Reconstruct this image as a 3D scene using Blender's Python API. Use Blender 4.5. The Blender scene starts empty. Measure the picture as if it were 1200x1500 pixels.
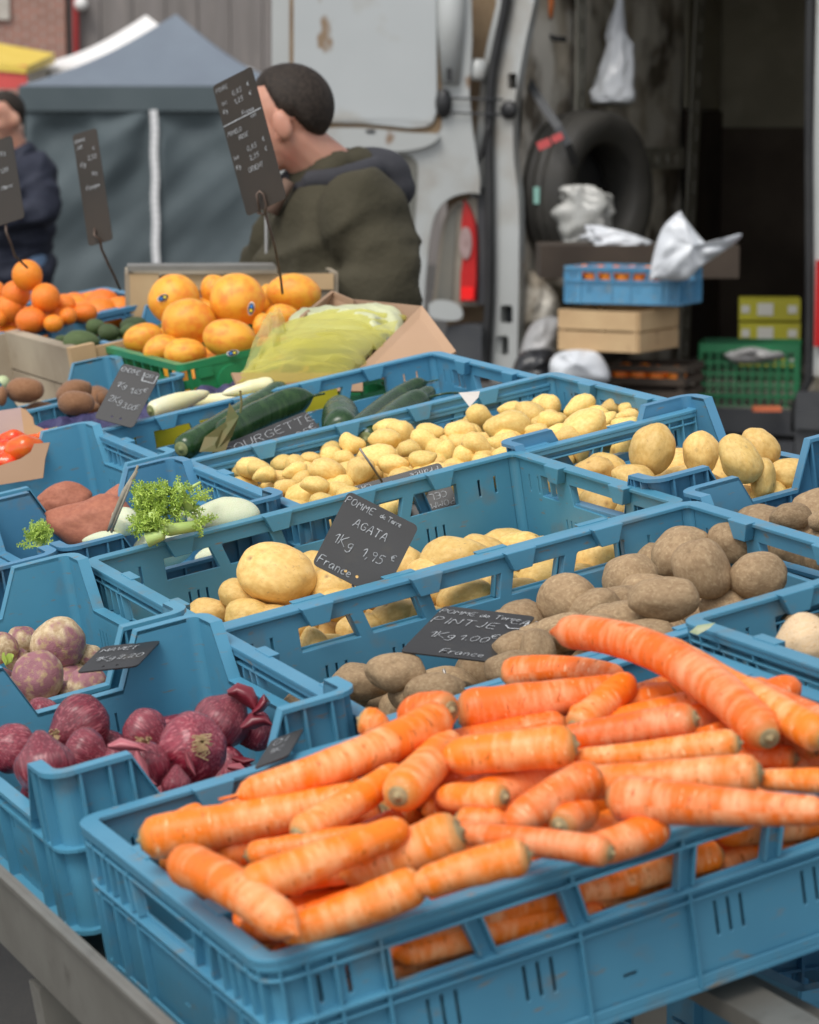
import bpy, bmesh, math, random
from mathutils import Vector, Matrix, noise
from mathutils.geometry import tessellate_polygon

random.seed(7)
SC = bpy.context.scene
COL = SC.collection

# ------------------------------------------------------------------ camera
FPX = 3800.0                       # focal length in pixels of the 1200 x 1500 photograph
PITCH = math.radians(8.0)
CAM = Vector((0, 0, 1.52))
FW = Vector((0, math.cos(PITCH), -math.sin(PITCH)))
RT = Vector((1, 0, 0))
UP = RT.cross(FW)
cam_d = bpy.data.cameras.new('camera'); cam = bpy.data.objects.new('camera', cam_d); COL.objects.link(cam)
cam.location = CAM; cam.rotation_euler = (math.radians(90) - PITCH, 0, 0)
cam_d.sensor_fit = 'HORIZONTAL'; cam_d.lens = 85.0; cam_d.sensor_width = 85.0 * 1200 / FPX
cam_d.clip_start = 0.05; cam_d.clip_end = 500
cam_d.dof.use_dof = True; cam_d.dof.focus_distance = 3.05; cam_d.dof.aperture_fstop = 9.2
SC.camera = cam

# ------------------------------------------------------------------ sky, sun, exposure
world = bpy.data.worlds.new('World'); SC.world = world; world.use_nodes = True
wn = world.node_tree.nodes; wl = world.node_tree.links
for n_ in list(wn): wn.remove(n_)
w_out = wn.new('ShaderNodeOutputWorld'); w_bg = wn.new('ShaderNodeBackground'); w_sky = wn.new('ShaderNodeTexSky')
w_hs = wn.new('ShaderNodeHueSaturation')
w_sky.sky_type = 'NISHITA'; w_sky.sun_disc = False
SUN_EL, SUN_AZ = math.radians(55), math.radians(212)
w_sky.sun_elevation = SUN_EL; w_sky.sun_rotation = SUN_AZ
w_sky.air_density = 1.0; w_sky.dust_density = 1.5
w_hs.inputs['Saturation'].default_value = 0.25
w_bg.inputs['Strength'].default_value = 0.145
wl.new(w_sky.outputs[0], w_hs.inputs['Color']); wl.new(w_hs.outputs[0], w_bg.inputs[0]); wl.new(w_bg.outputs[0], w_out.inputs[0])
sun_d = bpy.data.lights.new('sun', 'SUN'); sun = bpy.data.objects.new('sun', sun_d); COL.objects.link(sun)
sun_d.energy = 1.6; sun_d.angle = math.radians(28); sun_d.color = (1.0, 0.96, 0.9)
# direction towards the sun: azimuth measured clockwise from +Y
sdir = Vector((math.sin(SUN_AZ) * math.cos(SUN_EL), math.cos(SUN_AZ) * math.cos(SUN_EL), math.sin(SUN_EL)))
sun.rotation_euler = sdir.to_track_quat('Z', 'Y').to_euler()
SC.view_settings.view_transform = 'Standard'; SC.view_settings.look = 'None'
SC.view_settings.gamma = 1; SC.view_settings.use_curve_mapping = False
SC.view_settings.exposure = 0.45

# ------------------------------------------------------------------ frames
def ray(px, py): return FW + RT * ((px - 600) / FPX) + UP * ((750 - py) / FPX)
def P(px, py, t): return CAM + ray(px, py) * t            # a point t metres in front of the camera
YAW, TILT, TY = 0.440066578, 0.175490123, 0.0152971787
ux = Vector((math.cos(YAW) * math.cos(TILT), math.sin(YAW) * math.cos(TILT), math.sin(TILT)))
uy = Vector((-math.sin(YAW) * math.cos(TY), math.cos(YAW) * math.cos(TY), math.sin(TY)))
un = ux.cross(uy).normalized(); uy = un.cross(ux).normalized()
DO = CAM + Vector((-0.09791533, 1.75347931, -0.56477307))  # rim corner of the carrot crate: origin of the sloping stall
def D(X, Y, h=0.0): return DO + ux * X + uy * Y + un * h
DM = Matrix(((ux.x, uy.x, un.x, DO.x), (ux.y, uy.y, un.y, DO.y), (ux.z, uy.z, un.z, DO.z), (0, 0, 0, 1)))
def hit(px, py, h):
    """where the line of sight meets the stall plane raised by h"""
    d = ray(px, py); t = ((DO + un * h - CAM).dot(un)) / d.dot(un)
    return CAM + d * t, t
def XYof(p): q = p - DO; return q.dot(ux), q.dot(uy), q.dot(un)

# ------------------------------------------------------------------ mesh helpers
class MB:
    def __init__(s): s.v = []; s.f = []; s.mi = []; s.cur = 0
    def add(s, vs, fs):
        b = len(s.v); s.v += [tuple(v) for v in vs]
        for f in fs: s.f.append(tuple(i + b for i in f)); s.mi.append(s.cur)
    def box(s, x0, y0, z0, x1, y1, z1, M=None):
        vs = [Vector((x, y, z)) for z in (z0, z1) for y in (y0, y1) for x in (x0, x1)]
        if M: vs = [M @ v for v in vs]
        s.add(vs, [(0, 2, 3, 1), (4, 5, 7, 6), (0, 1, 5, 4), (2, 6, 7, 3), (0, 4, 6, 2), (1, 3, 7, 5)])
    def plate(s, loops, o, eu, ev, ew, th):
        o = Vector(o); eu = Vector(eu); ev = Vector(ev); ew = Vector(ew)
        flat = [p for l in loops for p in l]
        tri = tessellate_polygon([[Vector((p[0], p[1], 0)) for p in l] for l in loops])
        n = len(flat)
        vs = [o + eu * p[0] + ev * p[1] for p in flat] + [o + eu * p[0] + ev * p[1] + ew * th for p in flat]
        fs = [tuple(t) for t in tri] + [tuple(i + n for i in reversed(t)) for t in tri]
        k = 0
        for l in loops:
            m = len(l)
            for i in range(m):
                a, b = k + i, k + (i + 1) % m
                fs.append((a, b, b + n, a + n))
            k += m
        s.add(vs, fs)
    def ringloop(s, outer, inner, z0, z1):
        n = len(outer); vs = []
        for z in (z0, z1):
            vs += [Vector((p[0], p[1], z)) for p in outer] + [Vector((p[0], p[1], z)) for p in inner]
        fs = []
        for i in range(n):
            j = (i + 1) % n
            fs += [(i, j, n + j, n + i), (2 * n + i, 3 * n + i, 3 * n + j, 2 * n + j), (i, 2 * n + i, 2 * n + j, j), (n + i, n + j, 3 * n + j, 3 * n + i)]
        s.add(vs, fs)
    def tube(s, pts, rad, n=8, cap=True, closed=False):
        pts = [Vector(p) for p in pts]; m = len(pts)
        if not hasattr(rad, '__len__'): rad = [rad] * m
        vs = []; prev = None
        for i, p in enumerate(pts):
            if closed: t = (pts[(i + 1) % m] - pts[i - 1])
            else: t = pts[min(i + 1, m - 1)] - pts[max(i - 1, 0)]
            t = t.normalized() if t.length > 1e-9 else Vector((0, 0, 1))
            if prev is None:
                a = Vector((0, 0, 1)) if abs(t.z) < .9 else Vector((1, 0, 0))
                e = t.cross(a).normalized()
            else: e = (prev - t * prev.dot(t)).normalized()
            prev = e; g = t.cross(e)
            for k in range(n):
                an = 2 * math.pi * k / n
                vs.append(p + (e * math.cos(an) + g * math.sin(an)) * rad[i])
        fs = []
        for i in range(m if closed else m - 1):
            i2 = (i + 1) % m
            for k in range(n):
                k2 = (k + 1) % n
                fs.append((i * n + k, i * n + k2, i2 * n + k2, i2 * n + k))
        if cap and not closed:
            fs.append(tuple(range(n - 1, -1, -1))); fs.append(tuple((m - 1) * n + k for k in range(n)))
        s.add(vs, fs)
    def lathe(s, prof, n=32, M=None, closed=False):
        vs = []
        for r, z in prof:
            for k in range(n):
                a = 2 * math.pi * k / n; vs.append(Vector((r * math.cos(a), r * math.sin(a), z)))
        if M: vs = [M @ v for v in vs]
        m = len(prof); fs = []
        for i in range(m if closed else m - 1):
            for k in range(n):
                k2 = (k + 1) % n; j = (i + 1) % m
                fs.append((i * n + k, i * n + k2, j * n + k2, j * n + k))
        s.add(vs, fs)
    def ell(s, c, r, M=None, nu=16, nv=10):
        c = Vector(c); vs = []; fs = []
        for i in range(nv + 1):
            th = math.pi * i / nv
            for k in range(nu):
                a = 2 * math.pi * k / nu
                v = Vector((r[0] * math.sin(th) * math.cos(a), r[1] * math.sin(th) * math.sin(a), r[2] * math.cos(th)))
                if M: v = M @ v
                vs.append(c + v)
        for i in range(nv):
            for k in range(nu):
                k2 = (k + 1) % nu
                fs.append((i * nu + k, (i + 1) * nu + k, (i + 1) * nu + k2, i * nu + k2))
        s.add(vs, fs)
    def mesh(s, name, mats, smooth=False):
        me = bpy.data.meshes.new(name); me.from_pydata(s.v, [], s.f)
        for m in (mats if isinstance(mats, (list, tuple)) else [mats]): me.materials.append(m)
        if any(s.mi): me.polygons.foreach_set('material_index', s.mi)
        me.validate(clean_customdata=False)
        bm = bmesh.new(); bm.from_mesh(me); bmesh.ops.recalc_face_normals(bm, faces=bm.faces); bm.to_mesh(me); bm.free()
        if smooth: me.polygons.foreach_set('use_smooth', [True] * len(me.polygons))
        me.update(); return me
    def build(s, name, mats, parent=None, smooth=False, **kw):
        return obj(name, s.mesh(name, mats, smooth), parent, **kw)

def obj(name, me, parent=None, M=None, label=None, cat=None, group=None, kind=None):
    o = bpy.data.objects.new(name, me); COL.objects.link(o)
    if parent is not None: o.parent = parent
    if M is not None: o.matrix_world = M if parent is None else M
    tag(o, label, cat, group, kind); return o
def tag(o, label=None, cat=None, group=None, kind=None):
    if label: o['label'] = label
    if cat: o['category'] = cat
    if group: o['group'] = group
    if kind: o['kind'] = kind
    return o
def empty(name, M=None, label=None, cat=None, group=None):
    o = bpy.data.objects.new(name, None); COL.objects.link(o); o.empty_display_size = .05
    if M is not None: o.matrix_world = M
    return tag(o, label, cat, group)
def T(p): return Matrix.Translation(Vector(p))
def rrect(x0, y0, x1, y1, r, n=4):
    out = []
    for cx, cy, a0 in ((x1 - r, y1 - r, 0), (x0 + r, y1 - r, 90), (x0 + r, y0 + r, 180), (x1 - r, y0 + r, 270)):
        for k in range(n + 1):
            a = math.radians(a0 + 90 * k / n); out.append((cx + r * math.cos(a), cy + r * math.sin(a)))
    return out
def rect(x0, y0, x1, y1): return [(x0, y0), (x1, y0), (x1, y1), (x0, y1)]

# ------------------------------------------------------------------ materials
def mat(name, c1, c2=None, scale=8, rough=.5, bump=0, bscale=None, rnd=.0, c3=None, s3=3, t3=(.55, .7), metal=0, coord='Object', stretch=None,
        detail=4, ramp=(.35, .65), sss=0, trans=0, alpha=1, spec=.5, coat=0, hue=0, attr=None, attrc=None, emis=None, emis_s=0, sheen=0, sssr=(1, .4, .2), attr_first=False, spots=None):
    m = bpy.data.materials.new(name); m.use_nodes = True; nt = m.node_tree; N = nt.nodes; L = nt.links
    b = N['Principled BSDF']; b.inputs['Roughness'].default_value = rough; b.inputs['Metallic'].default_value = metal
    b.inputs['Specular IOR Level'].default_value = spec
    if coat: b.inputs['Coat Weight'].default_value = coat; b.inputs['Coat Roughness'].default_value = .15
    if sheen: b.inputs['Sheen Weight'].default_value = sheen
    if sss:
        b.inputs['Subsurface Weight'].default_value = sss; b.inputs['Subsurface Radius'].default_value = sssr; b.inputs['Subsurface Scale'].default_value = .01
    if trans: b.inputs['Transmission Weight'].default_value = trans
    if alpha < 1: b.inputs['Alpha'].default_value = alpha
    if emis: b.inputs['Emission Color'].default_value = (*emis, 1); b.inputs['Emission Strength'].default_value = emis_s
    tc = N.new('ShaderNodeTexCoord'); src = tc.outputs[coord]
    oi = N.new('ShaderNodeObjectInfo')
    if stretch or rnd or coord == 'Object':
        mp = N.new('ShaderNodeMapping'); L.new(src, mp.inputs['Vector'])
        if stretch: mp.inputs['Scale'].default_value = stretch
        cm = N.new('ShaderNodeCombineXYZ'); mu = N.new('ShaderNodeMath'); mu.operation = 'MULTIPLY'; mu.inputs[1].default_value = 37.0
        L.new(oi.outputs['Random'], mu.inputs[0]); L.new(mu.outputs[0], cm.inputs[0]); L.new(mu.outputs[0], cm.inputs[2]); L.new(cm.outputs[0], mp.inputs['Location'])
        src = mp.outputs[0]
    def tex(sc, det=detail):
        n = N.new('ShaderNodeTexNoise'); n.inputs['Scale'].default_value = sc; n.inputs['Detail'].default_value = det; L.new(src, n.inputs['Vector']); return n
    def mix(fac, a, bb):
        x = N.new('ShaderNodeMix'); x.data_type = 'RGBA'
        L.new(fac, x.inputs['Factor'])
        for q, val in ((6, a), (7, bb)):
            if hasattr(val, 'links'): L.new(val, x.inputs[q])
            else: x.inputs[q].default_value = (*val, 1)
        return x.outputs[2]
    def mr(v, lo, hi, a=0., bb=1.):
        r = N.new('ShaderNodeMapRange'); r.inputs[1].default_value = lo; r.inputs[2].default_value = hi; r.inputs[3].default_value = a; r.inputs[4].default_value = bb
        L.new(v, r.inputs[0]); return r.outputs[0]
    if c2 is None: c2 = c1
    n1 = tex(scale); col = mix(mr(n1.outputs[0], *ramp), c1, c2)
    if attr and attr_first:
        at = N.new('ShaderNodeAttribute'); at.attribute_name = attr; col = mix(at.outputs['Fac'], col, attrc)
    if c3: n3 = tex(s3, 6); col = mix(mr(n3.outputs[0], *t3), col, c3)
    if spots:
        sp = N.new('ShaderNodeTexNoise'); sp.inputs['Scale'].default_value = spots[1]; sp.inputs['Detail'].default_value = 3
        m2 = N.new('ShaderNodeMapping'); m2.inputs['Scale'].default_value = spots[3]; L.new(src, m2.inputs['Vector']); L.new(m2.outputs[0], sp.inputs['Vector'])
        col = mix(mr(sp.outputs[0], *spots[2]), col, spots[0])
    if attr and not attr_first:
        at = N.new('ShaderNodeAttribute'); at.attribute_name = attr; col = mix(at.outputs['Fac'], col, attrc)
    if rnd or hue:
        hs = N.new('ShaderNodeHueSaturation'); L.new(col, hs.inputs['Color'])
        L.new(mr(oi.outputs['Random'], 0, 1, 1 - rnd, 1 + rnd), hs.inputs['Value'])
        if hue: 
            wv = N.new('ShaderNodeMath'); wv.operation = 'FRACT'; m7 = N.new('ShaderNodeMath'); m7.operation = 'MULTIPLY'; m7.inputs[1].default_value = 7.3
            L.new(oi.outputs['Random'], m7.inputs[0]); L.new(m7.outputs[0], wv.inputs[0]); L.new(mr(wv.outputs[0], 0, 1, .5 - hue, .5 + hue), hs.inputs['Hue'])
        col = hs.outputs[0]
    L.new(col, b.inputs['Base Color'])
    L.new(mr(n1.outputs[0], .3, .7, rough * .85, min(1, rough * 1.15)), b.inputs['Roughness'])
    if bump:
        nb = tex(bscale or scale * 4, 5); bp = N.new('ShaderNodeBump'); bp.inputs['Strength'].default_value = 1; bp.inputs['Distance'].default_value = bump
        L.new(nb.outputs[0], bp.inputs['Height']); L.new(bp.outputs[0], b.inputs['Normal'])
    return m

MAT = {}
MAT['blue'] = mat('blue_plastic', (.080, .265, .405), (.066, .230, .365), 7, .40, .0003, 60, rnd=.12, c3=(.15, .20, .22), s3=22, t3=(.58, .80), hue=.008, detail=8, spots=((.20, .19, .16), 42, (.64, .76), (1, 1, 4)))
MAT['blue_dark'] = mat('dark_blue_plastic', (.02, .11, .22), (.018, .09, .18), 9, .45, .0002, 60)
MAT['green'] = mat('green_plastic', (.02, .25, .10), (.018, .20, .08), 9, .38, .0002, 60)
MAT['slate'] = mat('black_slate', (.028, .027, .027), (.044, .043, .042), 6, .48, .0001, 200, c3=(.06, .055, .045), s3=26, t3=(.62, .8))
MAT['slate_brown'] = mat('brown_black_slate', (.025, .02, .015), (.038, .028, .02), 6, .55, .0001, 200)
MAT['chalk'] = mat('chalk', (.55, .57, .58), (.26, .27, .28), 300, .9)
MAT['wire'] = mat('steel_wire', (.35, .33, .30), (.22, .18, .15), 60, .4, metal=.9)
MAT['wire_rust'] = mat('brown_wire', (.09, .06, .045), (.14, .10, .08), 60, .5, metal=.5)
MAT['rail'] = mat('galvanised_steel', (.27, .26, .23), (.20, .19, .165), 10, .45, .0001, 90, metal=.45, c3=(.16, .15, .13), s3=30, t3=(.6, .8))
MAT['asphalt'] = mat('asphalt', (.045, .043, .04), (.075, .07, .063), 140, .9, .002, 260, c3=(.03, .028, .026), s3=1.2, t3=(.5, .7))
# ------------------------------------------------------------------ ground
g = MB(); g.add([(-200, -40, 0), (200, -40, 0), (200, 260, 0), (-200, 260, 0)], [(0, 1, 2, 3)])
g.build('ground', MAT['asphalt'], kind='structure')

# ------------------------------------------------------------------ crates
def full_crate_mesh(mt=None, L=.6, W=.4, H=.136):
    """long stacking crate: flat rim, a row of slanted windows, ledges, ribs and slots"""
    m = MB(); r = .022; ins = .009; th = .0032
    def ring(off, w, z0, z1, rr=r): m.ringloop(rrect(off, off, L - off, W - off, max(rr - off, .004)), rrect(off + w, off + w, L - off - w, W - off - w, max(rr - off - w, .003)), z0, z1)
    ring(0, .0165, -.0045, 0); ring(.001, .0022, -.0105, -.0045)
    ring(.002, .0085, -.0195, -.0168); ring(.001, .0095, -.0545, -.0510); ring(.003, .0075, -.0630, -.0605); ring(.004, .007, -H, -H + .005); ring(.004, .0022, -H + .005, -H + .013)
    # windows (u0 bottom, u1 bottom, u0 top, u1 top)
    lw = [(.100, .169, .100, .160), (.184, .247, .176, .240), (.262, .338, .256, .344)]
    lw += [(L - b, L - a, L - d, L - c) for a, b, c, d in lw[:2]]
    sw = [(.075, .118, .075, .112), (.136, .264, .130, .270)]
    sw += [(W - b, W - a, W - d, W - c) for a, b, c, d in sw[:1]]
    def side(Ls, wins, o, eu, ew, groups, seed):
        loops = [[(r, -H), (Ls - r, -H), (Ls - r, -.004), (r, -.004)]]
        for a, b, c, d in wins: loops.append([(a, -.0485), (b, -.0485), (d, -.0215), (c, -.0215)])
        for u in groups:
            for k in range(3): loops.append(rect(u + k * .0115 - .0013, -.098, u + k * .0115 + .0013, -.070))
        for u in (.045, .068): 
            for uu in (u, Ls - u): loops.append(rect(uu - .0016, -.046, uu + .0016, -.024))
        loops.append(rect(Ls * .5 - .014, -.106, Ls * .5 - .002, -.1035))
        m.plate(loops, o, eu, (0, 0, 1), ew, th)
        o = Vector(o); eu = Vector(eu); ew = Vector(ew)
        Rm = Matrix(((eu.x, ew.x, 0, o.x), (eu.y, ew.y, 0, o.y), (0, 0, 1, o.z), (0, 0, 0, 1)))
        for u in (.036, .057, .094, .252, Ls - .252, Ls - .094, Ls - .057, Ls - .036) if Ls > .5 else (.036, .068, .125, Ls - .125, Ls - .068, Ls - .036):
            m.box(u - .0012, -.0075, -H + .003, u + .0012, .0005, -.0535, Rm)
            m.box(u - .0012, -.0075, -.019, u + .0012, .0005, -.004, Rm)
        for u in (.036, .057, .094, Ls - .094, Ls - .057, Ls - .036): m.box(u - .0012, -.0072, -.053, u + .0012, .0005, -.018, Rm)
        for a, b, c, d in wins:           # jambs standing proud of the panel beside each window
            for (p, q) in ((a, c), (b, d)):
                for sg in ((1 if p == a else -1),):
                    w_ = .0022 * sg
                    vs = [Vector((p - w_ * 0, y, -.050)) for y in (-.0072, .0005)] + [Vector((p - w_, y, -.050)) for y in (-.0072, .0005)] + \
                         [Vector((q, y, -.019)) for y in (-.0072, .0005)] + [Vector((q - w_, y, -.019)) for y in (-.0072, .0005)]
                    m.add([Rm @ v for v in vs], [(0, 1, 3, 2), (4, 6, 7, 5), (0, 2, 6, 4), (1, 5, 7, 3), (0, 4, 5, 1), (2, 3, 7, 6)])
        # wedge shaped gussets under the rim on the inside
        for u in ((.105, .215, .33, .46) if Ls > .5 else (.11, .27)):
            vs = [Vector(v) for v in ((u, .0155, 0), (u + .038, .0155, 0), (u + .030, .0155, -.020), (u + .008, .0155, -.020))]
            vs = [v + Vector((0, -.012, 0)) for v in vs] + [v + Vector((0, -.0065 if 0 else .0, 0)) for v in vs]
            vs = [Vector((v.x, v.y, v.z + .0012)) if v.z == 0 else v for v in vs]
            m.add([Rm @ v for v in vs], [(0, 1, 2, 3), (4, 7, 6, 5), (0, 4, 5, 1), (1, 5, 6, 2), (2, 6, 7, 3), (3, 7, 4, 0)])
    side(L, lw, (0, ins, 0), (1, 0, 0), (0, 1, 0), (.125, .205, .372, .452), 1)
    side(L, lw, (L, W - ins, 0), (-1, 0, 0), (0, -1, 0), (.125, .205, .372, .452), 2)
    side(W, sw, (ins, W, 0), (0, -1, 0), (1, 0, 0), (.10, .265), 3)
    side(W, sw, (L - ins, 0, 0), (0, 1, 0), (-1, 0, 0), (.10, .265), 4)
    n = 6
    for cx, cy, a0 in ((L - r, W - r, 0), (r, W - r, 90), (r, r, 180), (L - r, r, 270)):
        vs = []; 
        for k in range(n + 1):
            a = math.radians(a0 + 90 * k / n)
            for rr in (r - ins, r - ins - th):
                for z in (-H, -.004): vs.append((cx + rr * math.cos(a), cy + rr * math.sin(a), z))
        fs = []
        for k in range(n):
            b = 4 * k; fs += [(b, b + 4, b + 5, b + 1), (b + 2, b + 3, b + 7, b + 6)]
        m.add(vs, fs)
        for q in (20, 70):
            a = math.radians(a0 + q); d = Vector((math.cos(a), math.sin(a))); e = Vector((-d.y, d.x)) * .0011
            r0, r1 = r - ins - .001, r - .001
            vs = [(cx + d.x * rr + e.x * sg, cy + d.y * rr + e.y * sg, z) for z in (-H + .003, -.004) for rr in (r0, r1) for sg in (-1, 1)]
            m.add(vs, [(0, 2, 3, 1), (4, 5, 7, 6), (0, 1, 5, 4), (2, 6, 7, 3), (0, 4, 6, 2), (1, 3, 7, 5)])
    m.box(.008, .008, -H + .002, L - .008, W - .008, -H + .005)
    return m.mesh('plastic_crate', mt or MAT['blue'])

def half_crate_mesh(mt=None, L=.3, W=.4, H=.150, low=.056, ax=.078, ay=.055):
    """half size crate with four raised corners and low sides"""
    m = MB(); r = .024; ins = .010; th = .0035; s = .026
    def side(Ls, a, o, eu, ew):
        o = Vector(o); eu = Vector(eu); ew = Vector(ew)
        con = [(r, 0), (a, 0), (a + s, -low), (Ls - a - s, -low), (Ls - a, 0), (Ls - r, 0)]
        loops = [[(r, -H), (Ls - r, -H)] + list(reversed(con))]
        for u in (a + s + .012, Ls / 2 - .0115, Ls - a - s - .035):
            for k in range(3): loops.append(rect(u + k * .0115 - .0013, -.098, u + k * .0115 + .0013, -.077))
        m.plate(loops, o, eu, (0, 0, 1), ew, th)
        Rm = Matrix(((eu.x, ew.x, 0, o.x), (eu.y, ew.y, 0, o.y), (0, 0, 1, o.z), (0, 0, 0, 1)))
        for (u0, z0), (u1, z1) in zip(con[:-1], con[1:]):      # flange that follows the cut-out
            vs = []
            for y in (-ins, th):
                vs += [Vector((u0, y, z0)), Vector((u1, y, z1)), Vector((u1, y, z1 - .0042)), Vector((u0, y, z0 - .0042))]
            m.add([Rm @ (v + Vector((0, 0, .0006))) for v in vs], [(0, 1, 2, 3), (4, 7, 6, 5), (0, 4, 5, 1), (1, 5, 6, 2), (2, 6, 7, 3), (3, 7, 4, 0)])
        for u in (r + .006, (a + r) / 2 + .006, a - .002):
            for uu in (u, Ls - u): m.box(uu - .0012, -ins + .001, -H + .002, uu + .0012, .001, -.002, Rm)
        for u in (a + s + .01, Ls / 2, Ls - a - s - .01): m.box(u - .0012, -ins + .001, -H + .002, u + .0012, .001, -low - .002, Rm)
    side(L, ax, (0, ins, 0), (1, 0, 0), (0, 1, 0)); side(L, ax, (L, W - ins, 0), (-1, 0, 0), (0, -1, 0))
    side(W, ay, (ins, W, 0), (0, -1, 0), (1, 0, 0)); side(W, ay, (L - ins, 0, 0), (0, 1, 0), (-1, 0, 0))
    n = 6
    for cx, cy, a0 in ((L - r, W - r, 0), (r, W - r, 90), (r, r, 180), (L - r, r, 270)):
        vs = []; ri, ro = r - ins - th, r - ins
        for k in range(n + 1):
            a = math.radians(a0 + 90 * k / n); c_, s_ = math.cos(a), math.sin(a)
            for rr, z in ((ro, -H), (ro, -.004), (r, -.004), (r, .0006), (ri, .0006), (ri, -H)): vs.append((cx + rr * c_, cy + rr * s_, z))
        fs = []
        for k in range(n):
            for q in range(6):
                b = 6 * k + q; b2 = 6 * k + (q + 1) % 6; fs.append((b, b2, b2 + 6, b + 6))
        m.add(vs, fs)
    o_ = rrect(.001, .001, L - .001, W - .001, r); i_ = rrect(ins, ins, L - ins, W - ins, r - ins)
    m.ringloop(o_, i_, -.0735, -.0705); m.ringloop(o_, i_, -H, -H + .004)
    m.box(.009, .009, -H + .001, L - .009, W - .009, -H + .004)
    return m.mesh('half_crate', mt or MAT['blue'])

def soften(me, w=.0009):
    """round the moulded edges a little"""
    o = bpy.data.objects.new('tmp', me); COL.objects.link(o); b = o.modifiers.new('b', 'BEVEL'); b.width = w; b.segments = 2; b.limit_method = 'ANGLE'; b.angle_limit = math.radians(50); b.use_clamp_overlap = True
    bpy.context.view_layer.update(); n = bpy.data.meshes.new_from_object(o.evaluated_get(bpy.context.evaluated_depsgraph_get())); n.name = me.name; bpy.data.objects.remove(o); return n
full_me = full_crate_mesh(); wide_me = full_crate_mesh(W=.42, H=.15); half_me = half_crate_mesh(); front_me = soften(full_crate_mesh(W=.418))
full_me, wide_me, half_me = [soften(q_) for q_ in (full_me, wide_me, half_me)]
CR = {}
def crate(key, kind, X, Y, h, label, rz=0, group='blue plastic crates of the stall', cat='crate'):
    me = {'full': full_me, 'half': half_me, 'wide': wide_me, 'front': front_me}[kind]
    M = DM @ T((X, Y, h)) @ Matrix.Rotation(math.radians(rz), 4, 'Z')
    if kind == 'wide': M = DM @ T((X, Y + .42, h)) @ Matrix.Rotation(math.radians(1.3), 4, 'X') @ T((0, -.42, 0))
    o = obj('half_crate' if kind == 'half' else 'plastic_crate', me, None, M, label, cat, group)
    CR[key] = (X, Y, h, .3 if kind == 'half' else .6, .42 if kind in ('wide', 'front') else .4); return o
crate('carrot', 'front', -.008, .0, 0, 'large blue crate heaped with carrots at the very front')
pinje_crate = crate('pinje', 'wide', .288, .450, .003, 'blue crate of brown potatoes under the slanting one euro price board')
agata_crate = crate('agata', 'wide', .300, .895, .004, 'blue crate of big yellow potatoes around the upright price board')
ratte_crate = crate('ratte', 'wide', .590, 1.325, .004, 'blue crate filled with small knobbly yellow potatoes')
crate('courgette', 'wide', .592, 1.730, .000, 'blue crate holding dark green courgettes')
crate('onion', 'half', -.012, .462, .026, 'small blue crate of red onions with raised corners')
crate('turnip', 'half', -.010, .900, .020, 'small blue crate of purple and cream turnips')
crate('dill', 'half', -.012, 1.345, .012, 'small blue crate with a green dill tuft by its corner, left edge')
crate('fennel', 'half', .292, 1.352, .012, 'small blue crate with white fennel bulbs and green fronds')
crate('sweet', 'half', .300, 1.762, .014, 'small blue crate of pinkish sweet potatoes')
crate('leftfar', 'half', -.012, 1.775, -.01, 'empty looking small blue crate at the left edge beyond the dill')
crate('big', 'half', .890, .960, .010, 'small blue crate of tall pale yellow potatoes, right of the stall')
crate('brown2', 'half', .902, .530, .0, 'small blue crate right of the brown potato crate, a few brown potatoes in it')
crate('yonion', 'full', .600, .030, .016, 'blue crate with a yellow onion at the right edge')
# ------------------------------------------------------------------ stand under the crates
def dbox(m, x0, y0, z0, x1, y1, z1): m.box(x0, y0, z0, x1, y1, z1, DM)
st = empty('market_stand', T(D(.5, 1.6, -.2)), 'grey galvanised steel stand that carries the sloping rows of crates', 'stand')
def spart(name, m, mt=None):
    o = m.build(name, mt or MAT['rail'], None); o.parent = st; o.matrix_parent_inverse = st.matrix_world.inverted(); return o
bpy.context.view_layer.update()
m = MB(); dbox(m, -.052, -.06, -.145, -.048, 3.4, -.062); dbox(m, -.052, -.06, -.149, .0, 3.4, -.1452); dbox(m, -.058, -.06, -.067, -.0522, 3.4, -.062); spart('front_rail', m)
m = MB(); dbox(m, -.01, .004, -.158, .0, 3.4, -.152)
for X in (.02, .38, .60, .89, 1.2): dbox(m, X - .018, (-.32 if X == .38 else .30), -.170, X + .018, 3.4, -.154)
spart('support_bar', m)
for Y in (.50, 1.3, 2.5, 3.3):
    m = MB(); dbox(m, -.045, Y, -.215, 1.3, Y + .03, -.172); spart('cross_bar', m)
for X, Y in ((.38, .55), (.03, 2.2), (1.2, .55), (1.2, 2.2), (.03, 3.3), (1.2, 3.3)):
    p = D(X, Y, -.21); m = MB(); m.box(p.x - .02, p.y - .02, 0, p.x + .02, p.y + .02, p.z); spart('leg', m)
# slanting brace seen under the carrot crate
a_, b_ = P(955, 1385, 2.25), P(1260, 1545, 2.02)
m = MB()
dv = (b_ - a_).normalized(); sd = Vector((0, 0, 1)); wv = dv.cross(sd).normalized()
vs = [q + sd * z + wv * w for q in (a_, b_) for z in (-.020, .020) for w in (0, .012)]
m.add(vs, [(0, 1, 3, 2), (4, 6, 7, 5), (0, 2, 6, 4), (1, 5, 7, 3), (0, 4, 5, 1), (2, 3, 7, 6)]); spart('brace', m)
p = P(952, 1470, 2.3); m = MB(); m.box(p.x - .015, p.y - .012, 0, p.x + .014, p.y + .012, p.z + .08); spart('post', m)

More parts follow.
